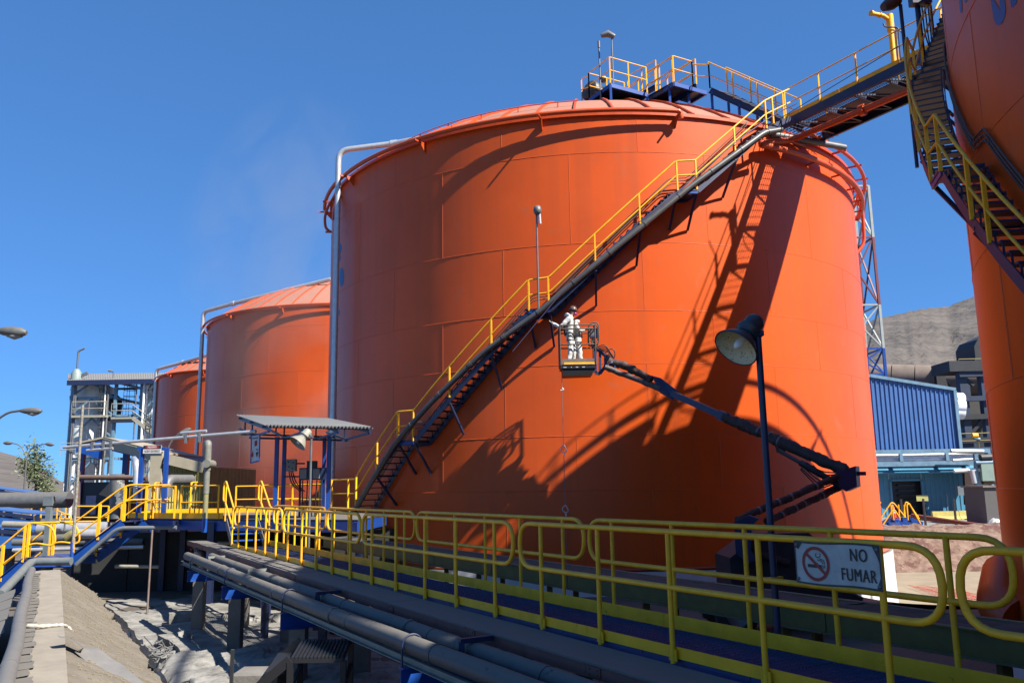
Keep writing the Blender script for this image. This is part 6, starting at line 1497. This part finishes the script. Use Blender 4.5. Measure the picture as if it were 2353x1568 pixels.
# rust-red pipes lying on the yard, thin posts, white sack
for i, (p, q, lab) in enumerate([((440, 1300), (1260, 1395), 'front rusty pipe lying along the soil berm'), ((470, 1285), (1180, 1390), 'rear rusty pipe lying along the soil berm')]): pipe('rusty_pipe', lab, [bb(*p, 60-2*i), bb(*q, 56-2*i)], .14, mat('rust_red', (.26, .075, .05), .7), 'pipe', 'rusty pipes lying behind the berm')
for cx, ct, lab in ((385, 1125, 'thin grey post in front of the dark doorway'), (605, 1120, 'thin dark fence post beside the yellow notice'), (905, 1120, 'thin dark fence post in front of the yellow barriers')): p = bb(cx, 1390, 56); t = thing('fence_post', lab, 'post', (p[0], 56, GZ), 'thin posts behind the berm'); MB().beam((p[0], 56, GZ), (p[0], 56, bb(cx, ct, 56)[2]), .11, .11).build('shaft', DARK, t)
sk_ = thing('white_sack', 'crumpled white sheet of plastic at the foot of the right tank', 'plastic sheet', bb(1285, 1340, 57)); p = bb(1285, 1340, 57); p[2] = GZ; MB().grid(lambda a, b: p+np.array([.8*(a-.5)*2, .7*(b-.5)*2, max(0, .9*math.sin(math.pi*a)*math.sin(math.pi*b)+.25*_nz.noise(Vector((a*5, b*5, 1))))]), 14, 14).build('sheet', WHITE, sk_)
# lattice mast, red and white
ms = thing('lattice_mast', 'tall red and white lattice mast behind the biggest tank', 'mast', at_y(2035, 860, 100)); MW, MR = mat('mast_white', (.50, .53, .48), .5, var=.1), mat('mast_red', (.26, .055, .06), .5, var=.15)
MY = 100.0
tz_ = lambda v: at_y(2010, v, MY)[2]
lev = [(427, 1994), (620, 2005), (800, 2019), (860, 2033)]
def mxp(z):  # leg x at height z
    za, zb_ = at_y(1994, 427, MY), at_y(2034, 855, MY); return za[0]+(zb_[0]-za[0])*(za[2]-z)/(za[2]-zb_[2])
zs = [at_y(2000, v, MY)[2] for v in (427, 545, 700, 800, 860)]+[GZ]
for i, (z1, z0) in enumerate(zip(zs[:-1], zs[1:])):
    mt = [MW, MR, MW, BLUE, BLUE][i]
    if i == 0: z0 = zs[1]
    half = lambda z: 2.2+.012*(zs[0]-z)
    for sx in (0, -1):
        for dy in (0, 1):
            f = lambda z: np.array([mxp(z)+sx*2*half(z), MY+dy*2*half(z), z]); MB().beam(f(z1), f(z0), .3, .3).build('leg', mt, ms)
    for dy in (0, 1):
        a, b = np.array([mxp(z1), MY+dy*2*half(z1), z1]), np.array([mxp(z1)-2*half(z1), MY+dy*2*half(z1), z1]); c = np.array([mxp(z0), MY+dy*2*half(z0), z0]); d = np.array([mxp(z0)-2*half(z0), MY+dy*2*half(z0), z0])
        MB().beam(a, b, .2, .2).build('girt', mt, ms); mid = (a+b)/2*.5+(c+d)/2*.5
        for p in ((a+c)/2*0+a, c): MB().beam(p, (b+d)/2*0+(a+b+c+d)/4, .17, .17).build('diagonal', mt, ms)
        MB().beam(b, (a+b+c+d)/4, .17, .17).build('diagonal', mt, ms); MB().beam(d, (a+b+c+d)/4, .17, .17).build('diagonal', mt, ms)
    a, b = np.array([mxp(z1), MY, z1]), np.array([mxp(z1), MY+2*half(z1), z1]); c, d = np.array([mxp(z0), MY, z0]), np.array([mxp(z0), MY+2*half(z0), z0]); MB().beam(a, d, .17, .17).build('diagonal', mt, ms); MB().beam(b, c, .17, .17).build('diagonal', mt, ms); MB().beam(a, b, .2, .2).build('girt', mt, ms)
# brown duct and dark process tower at right
fv = lambda cx, cy: ((2600+cx*.542)/1.3605, (900+cy*.542)/1.3605)
def ff(cx, cy, y): return at_y(*fv(cx, cy), y)
dc = thing('flue_duct', 'huge brown flue duct passing over the blue building', 'duct', ff(600, 530, 104)); DUCT = mat('brown_duct', (.30, .23, .18), .7, var=.35, scale=.5)
a, b = ff(215, 515, 106), ff(900, 535, 100)
for k in range(5): MB().tube([a+(b-a)*(k/5+.004), a+(b-a)*((k+1)/5-.004)], 1.75, 24).build('duct_section', DUCT, dc)
pt = thing('process_tower', 'dark steel process tower with hopper beside the right tank', 'tower', ff(790, 930, 92)); DS = mat('dark_process_steel', (.028, .03, .036), .6, var=.4, scale=.8); BS = mat('slate_blue_steel', (.03, .05, .10), .55, var=.3, scale=1)
for cx in (740, 862, 935): p = ff(cx, 480, 92); MB().beam((p[0], 92, GZ), (p[0], 92, ff(cx, 430 if cx > 800 else 490, 92)[2]), .8, .8).build('column', BS, pt)
for cx in (760, 900): p = ff(cx, 480, 98); MB().beam((p[0], 98, GZ), (p[0], 98, ff(cx, 470, 98)[2]), .7, .7).build('column', BS, pt)
for cy, mt in ((470, DS), (500, BS), (640, BS), (745, DS), (880, DS), (935, BS)): MB().beam(ff(725, cy, 91.6), ff(960, cy-8, 91.6), .8, .55).build('beam', mt, pt)
m = MB(); a, b = ff(680, 480, 91), ff(960, 415, 91); m.box(((a[0]+b[0])/2, 93, (a[2]+b[2])/2), (b[0]-a[0], 4, b[2]-a[2])); m.build('top_house', DS, pt)
m = MB(); m.prism([ff(820, 335, 92), ff(840, 295, 92), ff(960, 240, 92), ff(960, 420, 92), ff(830, 430, 92)], (0, 4, 0)); m.build('upper_chute', DS, pt)
m = MB(); a, b = ff(750, 745, 94), ff(880, 640, 94); m.box(((a[0]+b[0])/2, 95.5, (a[2]+b[2])/2), (b[0]-a[0], 3, b[2]-a[2])); m.build('bin', mat('grey_bin', (.07, .068, .066), .7, var=.2), pt)
m = MB(); t4 = [ff(750, 748, 94), ff(880, 748, 94)]; bt4 = ff(822, 850, 95.5); tops = [t4[0], t4[1], t4[1]+np.array([0, 3, 0]), t4[0]+np.array([0, 3, 0])]; bots = [bt4+np.array([dx, dy, 0]) for dx, dy in ((-.4, -.4), (.4, -.4), (.4, .4), (-.4, .4))]
m.add(tops+bots, [(0, 1, 5, 4), (1, 2, 6, 5), (2, 3, 7, 6), (3, 0, 4, 7), (4, 5, 6, 7), (3, 2, 1, 0)]); m.build('hopper', mat('grey_hopper', (.10, .105, .11), .6, var=.2), pt)
for p, q in (((740, 500), (815, 560)), ((735, 760), (820, 860)), ((862, 760), (800, 840)), ((860, 640), (935, 500))): MB().beam(ff(*p, 91.8), ff(*q, 91.8), .35, .35).build('brace', DS, pt)
m = MB(); a, b = ff(735, 930, 97), ff(980, 480, 97); m.box(((a[0]+b[0])/2, 101, (a[2]+b[2])/2-2), (b[0]-a[0], 1, b[2]-a[2]+6)); m.build('back_panel', DS, pt)
railing(pt, [ff(740, 925, 91.2), ff(960, 918, 91.2)], 1.6, 2.2, r=.06, mat_=mat('dull_yellow', (.30, .24, .05), .6)); railing(pt, [ff(735, 462, 91.2), ff(930, 458, 91.2)], 1.0, 2.2, r=.06, mat_=MATS['dull_yellow'])
m = MB(); m.tube([ff(806, 850, 90), ff(838, 850, 90)], .3, 8); m.build('yellow_valve', YEL, pt); m = MB(); m.tube([ff(815, 862, 90), ff(850, 872, 90)], .2, 8); m.build('teal_valve', sb, pt)
# white vessels behind the building corner, mixed pipework in front
vs_ = thing('white_vessel', 'stack of white rounded vessels behind the blue building corner', 'vessel', bb(930, 280, 86)); 
for cy, r in ((150, .9), (215, 1.1), (275, .9)): MB().tube([bb(885, cy, 86), bb(965, cy+4, 86)], r*.8, 14).build('vessel_body', SILO, vs_)
pw = thing('pipe_cluster', 'tangle of pale pipes, valves and posts right of the blue building', 'pipework', bb(1120, 1300, 78)); PCOL = [GALV, SILO, sb, DARK, RUST]
for i, (p, q, r) in enumerate([((850, 655), (1165, 660), .22), ((880, 850), (1280, 830), .18), ((1090, 770), (1280, 765), .2), ((1160, 885), (1280, 888), .2), ((1160, 950), (1280, 948), .28), ((1050, 840), (1080, 970), .25), ((1110, 1000), (1125, 1300), .22), ((1095, 740), (1105, 990), .2), ((1140, 720), (1250, 715), .3), ((1150, 790), (1180, 870), .18), ((870, 745), (1060, 735), .14), ((1160, 800), (1280, 800), .14)]): MB().tube([bb(*p, 78-.3*(i % 3)), bb(*q, 78-.3*(i % 3))], r, 8).build('pipe_run', PCOL[i % 5], pw)
MB().box(bb(1200, 860, 77.5), (1.1, .5, 1.6)).build('green_panel', mat('pale_green', (.33, .45, .38), .5), pw); MB().box(bb(1020, 1042, 77.5), (2.0, .3, .8)).build('blue_grey_box', PIPEB, pw)
m = MB(); m.prism([bb(985, 870, 79), bb(1100, 850, 79), bb(1110, 1170, 79), bb(1000, 1180, 79)], (0, .4, 0)); m.build('dark_red_panel', mat('dark_red', (.045, .018, .018), .7), pw)
kg = thing('concrete_kiosk', 'plain grey kiosk beside the foot of the right tank', 'kiosk', bb(1250, 1290, 66)); a, b = bb(1205, 1290, 66), bb(1330, 1010, 66); MB().box(((a[0]+b[0])/2, 67.5, (GZ+b[2])/2), (b[0]-a[0], 3, b[2]-GZ)).build('kiosk_body', mat('kiosk_grey', (.16, .155, .15), .8, var=.12, scale=.5), kg); MB().box(((a[0]+b[0])/2, 67.5, b[2]+.08), (b[0]-a[0]+.3, 3.3, .14)).build('kiosk_roof', CONC, kg)
# conduits mounted at foot of big tank: pale plinth and lamp-post footing
MB().lathe([(TR+.32, TZ0-.06), (TR+.36, -5.1)], (TC[0], TC[1], 0), 96, smooth=True).build('plinth', mat('white_plinth', (.85, .85, .83), .7, var=.1), main_tank)
MB().lathe([(0, TZ0-.03), (TR+.32, TZ0-.05), (TR+.32, TZ0-.06)], (TC[0], TC[1], 0), 96).build('plinth_top', CONC, main_tank)
# pipe band at the foot of the right tank
pipe('tank_nozzle', 'fat red bend at the foot of the right tank', [at_y(2312, 1318, 16.6), at_y(2300, 1395, 15.6), at_y(2345, 1425, 15.2)], .42, RIBOR, 'pipe', n=16, fil=.5)

MB().lathe([(0, TZ0-.03), (TR+.32, TZ0-.05), (TR+.36, -5.1)], (C4[0], C4[1], 0), 96, smooth=False).build('plinth', MATS['white_plinth'], right_tank)
# ================================================================ PIT FLOOR, DUSTY DUCT, FOREGROUND BITS
PITC = mat('pale_broken_concrete', (.46, .44, .395), .92, var=.35, scale=2.2, bump=1.0, bscale=13, col2=(.17, .16, .14), chips=.6, cscale=3.2, ct=.57, chipcol=(.12, .11, .095))
def pit_fn(a, b):
    p = W(5+26*b, .5+6.3*a, 0); n = _nz.fractal(Vector((p[0]*.55, p[1]*.55, 4)), 1.0, 2.1, 8)
    return np.array([p[0], p[1], GZ+.06+.09*n])
MB().grid(pit_fn, 90, 300).build('pit_floor', PITC, kind='structure')
DUSTY = mat('sand_coating', (.28, .242, .188), .95, var=.18, scale=2.5, bump=.9, bscale=28, col2=(.18, .15, .112), chips=.5, cscale=22, ct=.62, chipcol=(.40, .34, .22)); 
dd = thing('dusty_duct', 'long duct crusted with sandy dust running away at lower left', 'duct', W(16, .6, GZ))
zt_ = -2.15
def oR(s): return .65+.033*(s-11.4)
def oP(s): return .07+.026*(s-11.7)
def duct_top(a, b):
    s = 2+26*b; o = oP(s)+(oR(s)-oP(s))*a; n = _nz.noise(Vector((s*1.5, o*6, 0)))
    return W(s, o, zt_+.012*n)
MB().grid(duct_top, 10, 160).build('duct_lid', mat('dust_lid', (.37, .325, .26), .95, var=.15, scale=3, bump=.3, bscale=30), dd)
def duct_side(a, b):
    s = 2+26*b; n = _nz.fractal(Vector((s*1.3, a*2.4, 5)), .8, 2, 6); wv = .16*_nz.noise(Vector((s*.8, 3, a)))
    o = oR(s)-.01+(2.15-oR(s)+wv*a)*a; return W(s, o, zt_-.02-.70*a+.035*n*min(1, a*8))
MB().grid(duct_side, 26, 200).build('duct_side', DUSTY, dd)
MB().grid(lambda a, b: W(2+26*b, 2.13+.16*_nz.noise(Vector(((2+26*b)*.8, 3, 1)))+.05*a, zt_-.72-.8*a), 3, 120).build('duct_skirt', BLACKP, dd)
m = MB()
for k in range(1500):
    s, a = 2+25.8*rnd.random()**1.3, rnd.random(); p = np.array(duct_side(a, (s-2)/26)); r = rnd.uniform(.008, .022); m.box(p+np.array([0, 0, r*.4]), (r*2, r*1.6, r*1.4))
m.build('grit', mat('pale_grit', (.36, .31, .22), .9, var=.3, scale=30), dd, kind='stuff')
# overlapping cover flaps along the lid's left edge
m_ = None
for k in range(46):
    s = 2.2+.54*k+rnd.uniform(-.05, .05); z = zt_+.012; w = .13+.06*rnd.random(); sk = rnd.uniform(-.05, .05); m = MB(); m.grid(lambda a, b: W(s+.57*b+sk*a, oP(s+.5*b)-.02+w*a+.07+.012*math.sin(9*b+k), z+.008*(1-b)+.012*a*rnd.random()), 2, 6); m.build('cover_flap', TRAYT, dd)
pipe_d = thing('foreground_pipe', 'grey steel pipe lying along the left of the dusty duct', 'pipe', W(14, -.08, GZ)); P = [W(s, oP(s)-.02+.015*math.sin(s), zt_+.12+.01*math.sin(s*.7)) for s in np.arange(1.5, 27.6, 1.2)]
MB().tube(P, .098, 16).build('pipe_run', mat('lead_grey_pipe', (.27, .275, .28), .5, var=.12, scale=4, metal=.2, dust=.5), pipe_d)
for s in (8.5, 12, 15.5, 19, 22): MB().tube([W(s-.012, oP(s)-.02+.015*math.sin(s), zt_+.12+.01*math.sin(s*.7)), W(s+.012, oP(s)-.02+.015*math.sin(s), zt_+.12+.01*math.sin(s*.7))], .102, 16).build('joint', GREYG, pipe_d)
# grey sheets to the left of the pipe
sh_ = thing('sheet_cover', 'overlapping grey cover sheets sloping down at the left edge', 'cover', W(14, -1.5, GZ))
for k in range(11):
    s = 4+2.0*k; m = MB(); m.grid(lambda a, b: W(s-.15+2.2*b, oP(s)-.28-2.2*a, zt_-.28-.75*a+.03*(1-b)+.03*_nz.noise(Vector((s, a*3, b*3)))), 6, 6); m.build('cover_sheet', TRAYT, sh_)
# torn sheet lying across the duct
ts = thing('torn_sheet', 'grey torn metal strip lying across the sandy duct', 'sheet', W(10.5, .8, zt_)); p0 = W(10.4, .18, zt_+.07)
p5 = lambda cx, cy, z: at_z(cx*.1561, 1323+cy*.1561, z)
ctr = [p5(860, 945, zt_+.08), p5(1010, 960, zt_+.07), p5(1250, 1120, zt_-.10), p5(1520, 1330, zt_-.28), p5(1800, 1570, zt_-.45), p5(2050, 1800, zt_-.6)]
def tsf(a, b):
    f = b*(len(ctr)-1); i = min(int(f), len(ctr)-2); p = ctr[i]+(ctr[i+1]-ctr[i])*(f-i); d = unit(ctr[i+1]-ctr[i]); s = unit(np.cross(d, (0, 0, 1))); w = .06+.3*min(1, b*4); return p+s*(a-.5)*w*2*.62+np.array([0, 0, .05*a*(1-b)+.04])
MB().grid(tsf, 6, 24).build('strip', mat('torn_sheet_grey', (.25, .24, .225), .55, var=.15, scale=5), ts)
rg = fillet([p5(410, 728, zt_+.05), p5(600, 738, zt_+.04), p5(760, 722, zt_+.03), p5(930, 712, zt_+.02), p5(1010, 745, zt_-.06), p5(1100, 850, zt_-.12), p5(1160, 955, zt_-.18)], .15, 4)
wr = MB().tube(rg, [.032*(1.1-.5*k/len(rg))*(1+.25*math.sin(k*2.1)) for k in range(len(rg))], 7)
tag(wr.build('white_rag', mat('white_cloth', (.62, .58, .5), .9, var=.2, scale=12)), 'twisted strip of whitish cloth draped over the sandy duct', 'cloth strip')
# black liner and debris along the duct edge
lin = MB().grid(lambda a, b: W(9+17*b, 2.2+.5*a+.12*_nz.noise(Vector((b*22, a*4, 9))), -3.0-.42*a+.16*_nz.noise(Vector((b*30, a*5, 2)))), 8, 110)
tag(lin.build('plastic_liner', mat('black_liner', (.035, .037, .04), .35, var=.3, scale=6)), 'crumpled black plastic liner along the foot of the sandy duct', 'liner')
# added dark backdrop below the platform, standing in for deep shade
DKW = mat('dark_for_shade', (.045, .046, .043), .9, var=.4, scale=.8)
bw = thing('shade_backdrop', 'added dark backdrop standing in for shade below the access platform', 'wall', (-10, 31, GZ)); 
for k in range(6): x = -16+2.05*k; MB().box((x+1.0, 31.2+.02*(k % 2), (GZ-1.45)/2), (2.03, .4, -1.45-GZ)).build('backdrop_panel', DKW, bw)
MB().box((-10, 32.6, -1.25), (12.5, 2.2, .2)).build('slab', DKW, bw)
for i, (u0, v0, u1, v1, y, lab) in enumerate([(265, 1300, 365, 1301, 28.5, 'pale pipe low in the shade below the platform'), (500, 1246, 545, 1247, 27.5, 'short pale pipe just under the platform beam'), (495, 1262, 540, 1263, 27.5, 'lower short pale pipe under the platform beam'), (445, 1290, 490, 1292, 27.8, 'stub of pale pipe beside the shaded worker')]): pipe('shade_pipe', lab, [at_y(u0, v0, y), at_y(u1, v1, y)], .06, CREAM, 'pipe', 'pipes in the shade under the platform')
# kerbs and trench in the pit
def kerb(label, pts, w, h, z=GZ):
    m = MB(); pts = fillet(pts, .5, 5)
    for p, q in zip(pts[:-1], pts[1:]): d = unit(V3(q)-V3(p)); m.beam(V3(p)-d*.03+up*h/2, V3(q)+d*.03+up*h/2, w*(1+rnd.uniform(-.08, .08)), h*(1+rnd.uniform(-.06, .06)))
    return tag(m.build('concrete_kerb', PITC), label, 'kerb')
pv_ = lambda cx, cy, z=GZ: at_z((500+cx*.255)/1.3605, (1750+cy*.255)/1.3605, z)
kerb('curving broken concrete kerb of the trench beside the duct', [pv_(60, 1090), pv_(250, 1200), pv_(370, 1330), pv_(400, 1480), pv_(430, 1700)], .32, .34)
kerb('straight low concrete kerb across the pit', [pv_(390, 1400), pv_(980, 1380)], .3, .35)
kerb('low concrete kerb in the dappled light at the back of the pit', [pv_(120, 790), pv_(380, 770)], .3, .3)
# broken slab with a rough face
def slab_fn(a, b):
    o, s = 2.3+3.4*a, 12.6+5.2*b; e = min(a, 1-a, b, 1-b); n = _nz.fractal(Vector((o*1.2, s*1.2, 2)), .9, 2.2, 8); return W(s+.3*n, o+.3*n, GZ+.06+min(.5, e*9)*(.8+.22*n))
MB().grid(slab_fn, 110, 150).build('broken_slab', PITC, kind='structure')
for k in range(46):
    cx, cy = rnd.choice([(rnd.uniform(780, 1250), rnd.uniform(690, 800)), (rnd.uniform(1400, 1560), rnd.uniform(760, 800)), (rnd.uniform(500, 660), rnd.uniform(1255, 1340)), (rnd.uniform(0, 300), rnd.uniform(1000, 1500))])
    p = pv_(cx, cy); r = rnd.uniform(.08, .26); m = MB(); sd_ = rnd.random()*50
    m.grid(lambda a, b: p+np.array([0, 0, r*.3])+r*(1+.35*_nz.noise(Vector((math.sin(math.pi*a)*math.cos(6.283*b)*1.5+sd_, math.sin(math.pi*a)*math.sin(6.283*b)*1.5, math.cos(math.pi*a)*1.5))))*np.array([math.sin(math.pi*a)*math.cos(6.283*b), math.sin(math.pi*a)*math.sin(6.283*b), .75*math.cos(math.pi*a)]), 6, 9, False)
    o = m.build('rubble', PITC); tag(o, 'broken lump of pale concrete among rubble on the pit floor', 'rubble', 'lumps of broken concrete in the pit')
brd = MB().prism([pv_(445, 730, GZ+.12), pv_(560, 735, GZ+.12), pv_(570, 690, GZ+.14), pv_(455, 695, GZ+.14)], (0, 0, .02)); tag(brd.build('cardboard', mat('cardboard', (.52, .38, .2), .8)), 'tan piece of cardboard lying on the pit floor', 'cardboard')
# steel step platform at the bottom, coloured black to stand in for shade
stp = thing('step_platform', 'steel step platform in the pit below the pipes, coloured black for shade', 'platform', at_y(740, 1568, 11.6)); qv = lambda cx, cy, y: at_y((500+cx*.255)/1.3605, (1750+cy*.255)/1.3605, y)
a, b, c, d = qv(1600, 1150, 11.3), qv(2250, 1165, 11.3), qv(2340, 1030, 12.6), qv(1730, 1020, 12.6); zt2 = (a[2]+c[2])/2
for p in (a, b, c, d): p[2] = zt2
MB().prism([a, b, c, d], (0, 0, -.05)).build('frame_plate', BLACKP, stp)
for k in range(14): f = (k+.5)/14; MB().beam(a+(b-a)*f+up*.012, d+(c-d)*f+up*.012, .03, .025).build('bar', BLACKP, stp)
for p in (a, b, c, d): MB().beam((p[0], p[1], GZ), p-up*.03, .07, .07).build('leg', BLACKP, stp)
for p, q in ((a, b), (b, c), (a, d)): MB().beam(p-up*.35, q-up*.35, .05, .06).build('rail', BLACKP, stp); MB().beam(p-up*.8, q-up*.8, .05, .05).build('rail', BLACKP, stp)
e = a+np.array([-.75, .0, -.62]); e2 = d+np.array([-.75, 0, -.62]); MB().beam(a, e, .05, .12).build('stringer', BLACKP, stp); MB().beam(d, e2, .05, .12).build('stringer', BLACKP, stp)
for k in range(3): p = a+(e-a)*(k+.8)/3; q = d+(e2-d)*(k+.8)/3; MB().beam(p, q, .24, .03).build('tread', BLACKP, stp)
MB().beam(e-up*.1, e+up*.75, .04, .04).build('post', DARK, stp)
blk = thing('concrete_block', 'grey stack of flat concrete covers at the bottom of the pit', 'concrete block', qv(1250, 1500, 11.5)); p = qv(1230, 1350, 11.8)
for k in range(3): MB().box((p[0], p[1], p[2]-.06-.13*k), (.62-.04*k, .6, .115)).build('slab', CONC, blk)
MB().box((p[0], p[1], (p[2]-.4+GZ)/2), (.5, .5, p[2]-.4-GZ)).build('base', CONC, blk)
# scrap in the trench
m = MB()
for k in range(30):
    q = pv_(rnd.uniform(-60, 120), rnd.uniform(1080, 1500)); m.tube(fillet([q+np.array([rnd.uniform(-.3, .3), rnd.uniform(-.3, .3), rnd.uniform(.05, .35)]) for _ in range(4)], .1), .012, 4, caps=False)
tag(m.build('wire_scrap', GREYG, kind='stuff'), 'loose wire and scrap in the trench beside the duct', 'scrap')
# grating ramp and trim beams in the shade at the back
m = MB(); a = pv_(1880, 830); 
gp_ = thing('floor_grating', 'dark slatted floor grating leaning near the rear column', 'grating', a)
for k in range(6): MB().beam(pv_(1870, 770+16*k, GZ+.3), pv_(2060, 755+16*k, GZ+.3), .05, .03).build('slat', DARK, gp_)
MB().beam(pv_(2085, 760, GZ+.5), pv_(2115, 890, GZ), .12, .05).build('side_plate', GREYG, gp_)
# unseen sheet-clad block added right of the view to shade the near walkway
sa = np.array([math.sin(SUN_AZ), math.cos(SUN_AZ), 0]); pa_ = np.array([-sa[1], sa[0], 0]); 
def PH(p, t, z): return pa_*p+sa*t+np.array([0, 0, z])
ph_ = thing('added_shade_block', 'added blue sheet block beyond the right edge of the view, shading the walkway', 'building', PH(5, 4.5, GZ))
q = [PH(2.2, 2.4, GZ), PH(8.0, 2.4, GZ), PH(8.0, 6.6, GZ), PH(2.2, 6.6, GZ)]
for k in range(4):
    a, b = q[k], q[(k+1) % 4]; n = 3
    for j in range(n): s, e = a+(b-a)*j/n, a+(b-a)*(j+1)/n; corrugated(MB(), s, e, e+up*10.0, s+up*10.0, 8, .02).build('wall_sheet', CT, ph_)
MB().prism([p+up*10.0 for p in q], (0, 0, .15)).build('roof', CORR, ph_)
# ================================================================ DRIFTING DUST BETWEEN THE FIRST TWO TANKS
def dust_cloud(label, c, size, dens, col, seed, tilt=0):
    m = MB().ball((0, 0, 0), 1, 20); me = m.mesh('dust_cloud', None); ob = bpy.data.objects.new('dust_cloud', me); COL.objects.link(ob)
    ob.location = tuple(map(float, c)); ob.scale = size; ob.rotation_euler = (0, tilt, 0)
    mt = bpy.data.materials.new('dust_in_air'); mt.use_nodes = True; nt = mt.node_tree
    for n in list(nt.nodes):
        if n.type == 'BSDF_PRINCIPLED': nt.nodes.remove(n)
    out = [n for n in nt.nodes if n.type == 'OUTPUT_MATERIAL'][0]; L = nt.links.new
    pv = nt.nodes.new('ShaderNodeVolumePrincipled'); pv.inputs['Color'].default_value = (*col, 1); pv.inputs['Anisotropy'].default_value = .2
    tc = nt.nodes.new('ShaderNodeTexCoord'); ln = nt.nodes.new('ShaderNodeVectorMath'); ln.operation = 'LENGTH'; L(tc.outputs['Object'], ln.inputs[0])
    fall = nt.nodes.new('ShaderNodeMapRange'); fall.inputs[1].default_value = 1.0; fall.inputs[2].default_value = .15; L(ln.outputs['Value'], fall.inputs[0])
    no = nt.nodes.new('ShaderNodeTexNoise'); no.inputs['Scale'].default_value = 1.5; no.inputs['Detail'].default_value = 3; no.inputs['Distortion'].default_value = .8
    ad = nt.nodes.new('ShaderNodeVectorMath'); ad.inputs[1].default_value = (seed, seed*.7, 0); L(tc.outputs['Object'], ad.inputs[0]); L(ad.outputs[0], no.inputs['Vector'])
    mr = nt.nodes.new('ShaderNodeMapRange'); mr.inputs[1].default_value = .42; mr.inputs[2].default_value = .72; L(no.outputs['Fac'], mr.inputs[0])
    mu = nt.nodes.new('ShaderNodeMath'); mu.operation = 'MULTIPLY'; L(fall.outputs[0], mu.inputs[0]); L(mr.outputs[0], mu.inputs[1])
    m2 = nt.nodes.new('ShaderNodeMath'); m2.operation = 'MULTIPLY'; m2.inputs[1].default_value = dens; L(mu.outputs[0], m2.inputs[0]); L(m2.outputs[0], pv.inputs['Density'])
    L(pv.outputs[0], out.inputs['Volume']); me.materials.append(mt); ob['kind'] = 'stuff'; ob['label'] = label; ob['category'] = 'dust'
    return ob
dust_cloud('thin greyish dust drifting in front of the second tank', (-12.5, 56, 5.5), (9.0, 5, 12), .16, (.62, .58, .56), 3.0)
dust_cloud('faint wisp of dust rising above the second tank roof', at_y(640, 500, 62), (7.5, 5, 11), .13, (.62, .60, .60), 8.0, .35)
scene.cycles.volume_step_rate = 4.0
scene.cycles.volume_max_steps = 96
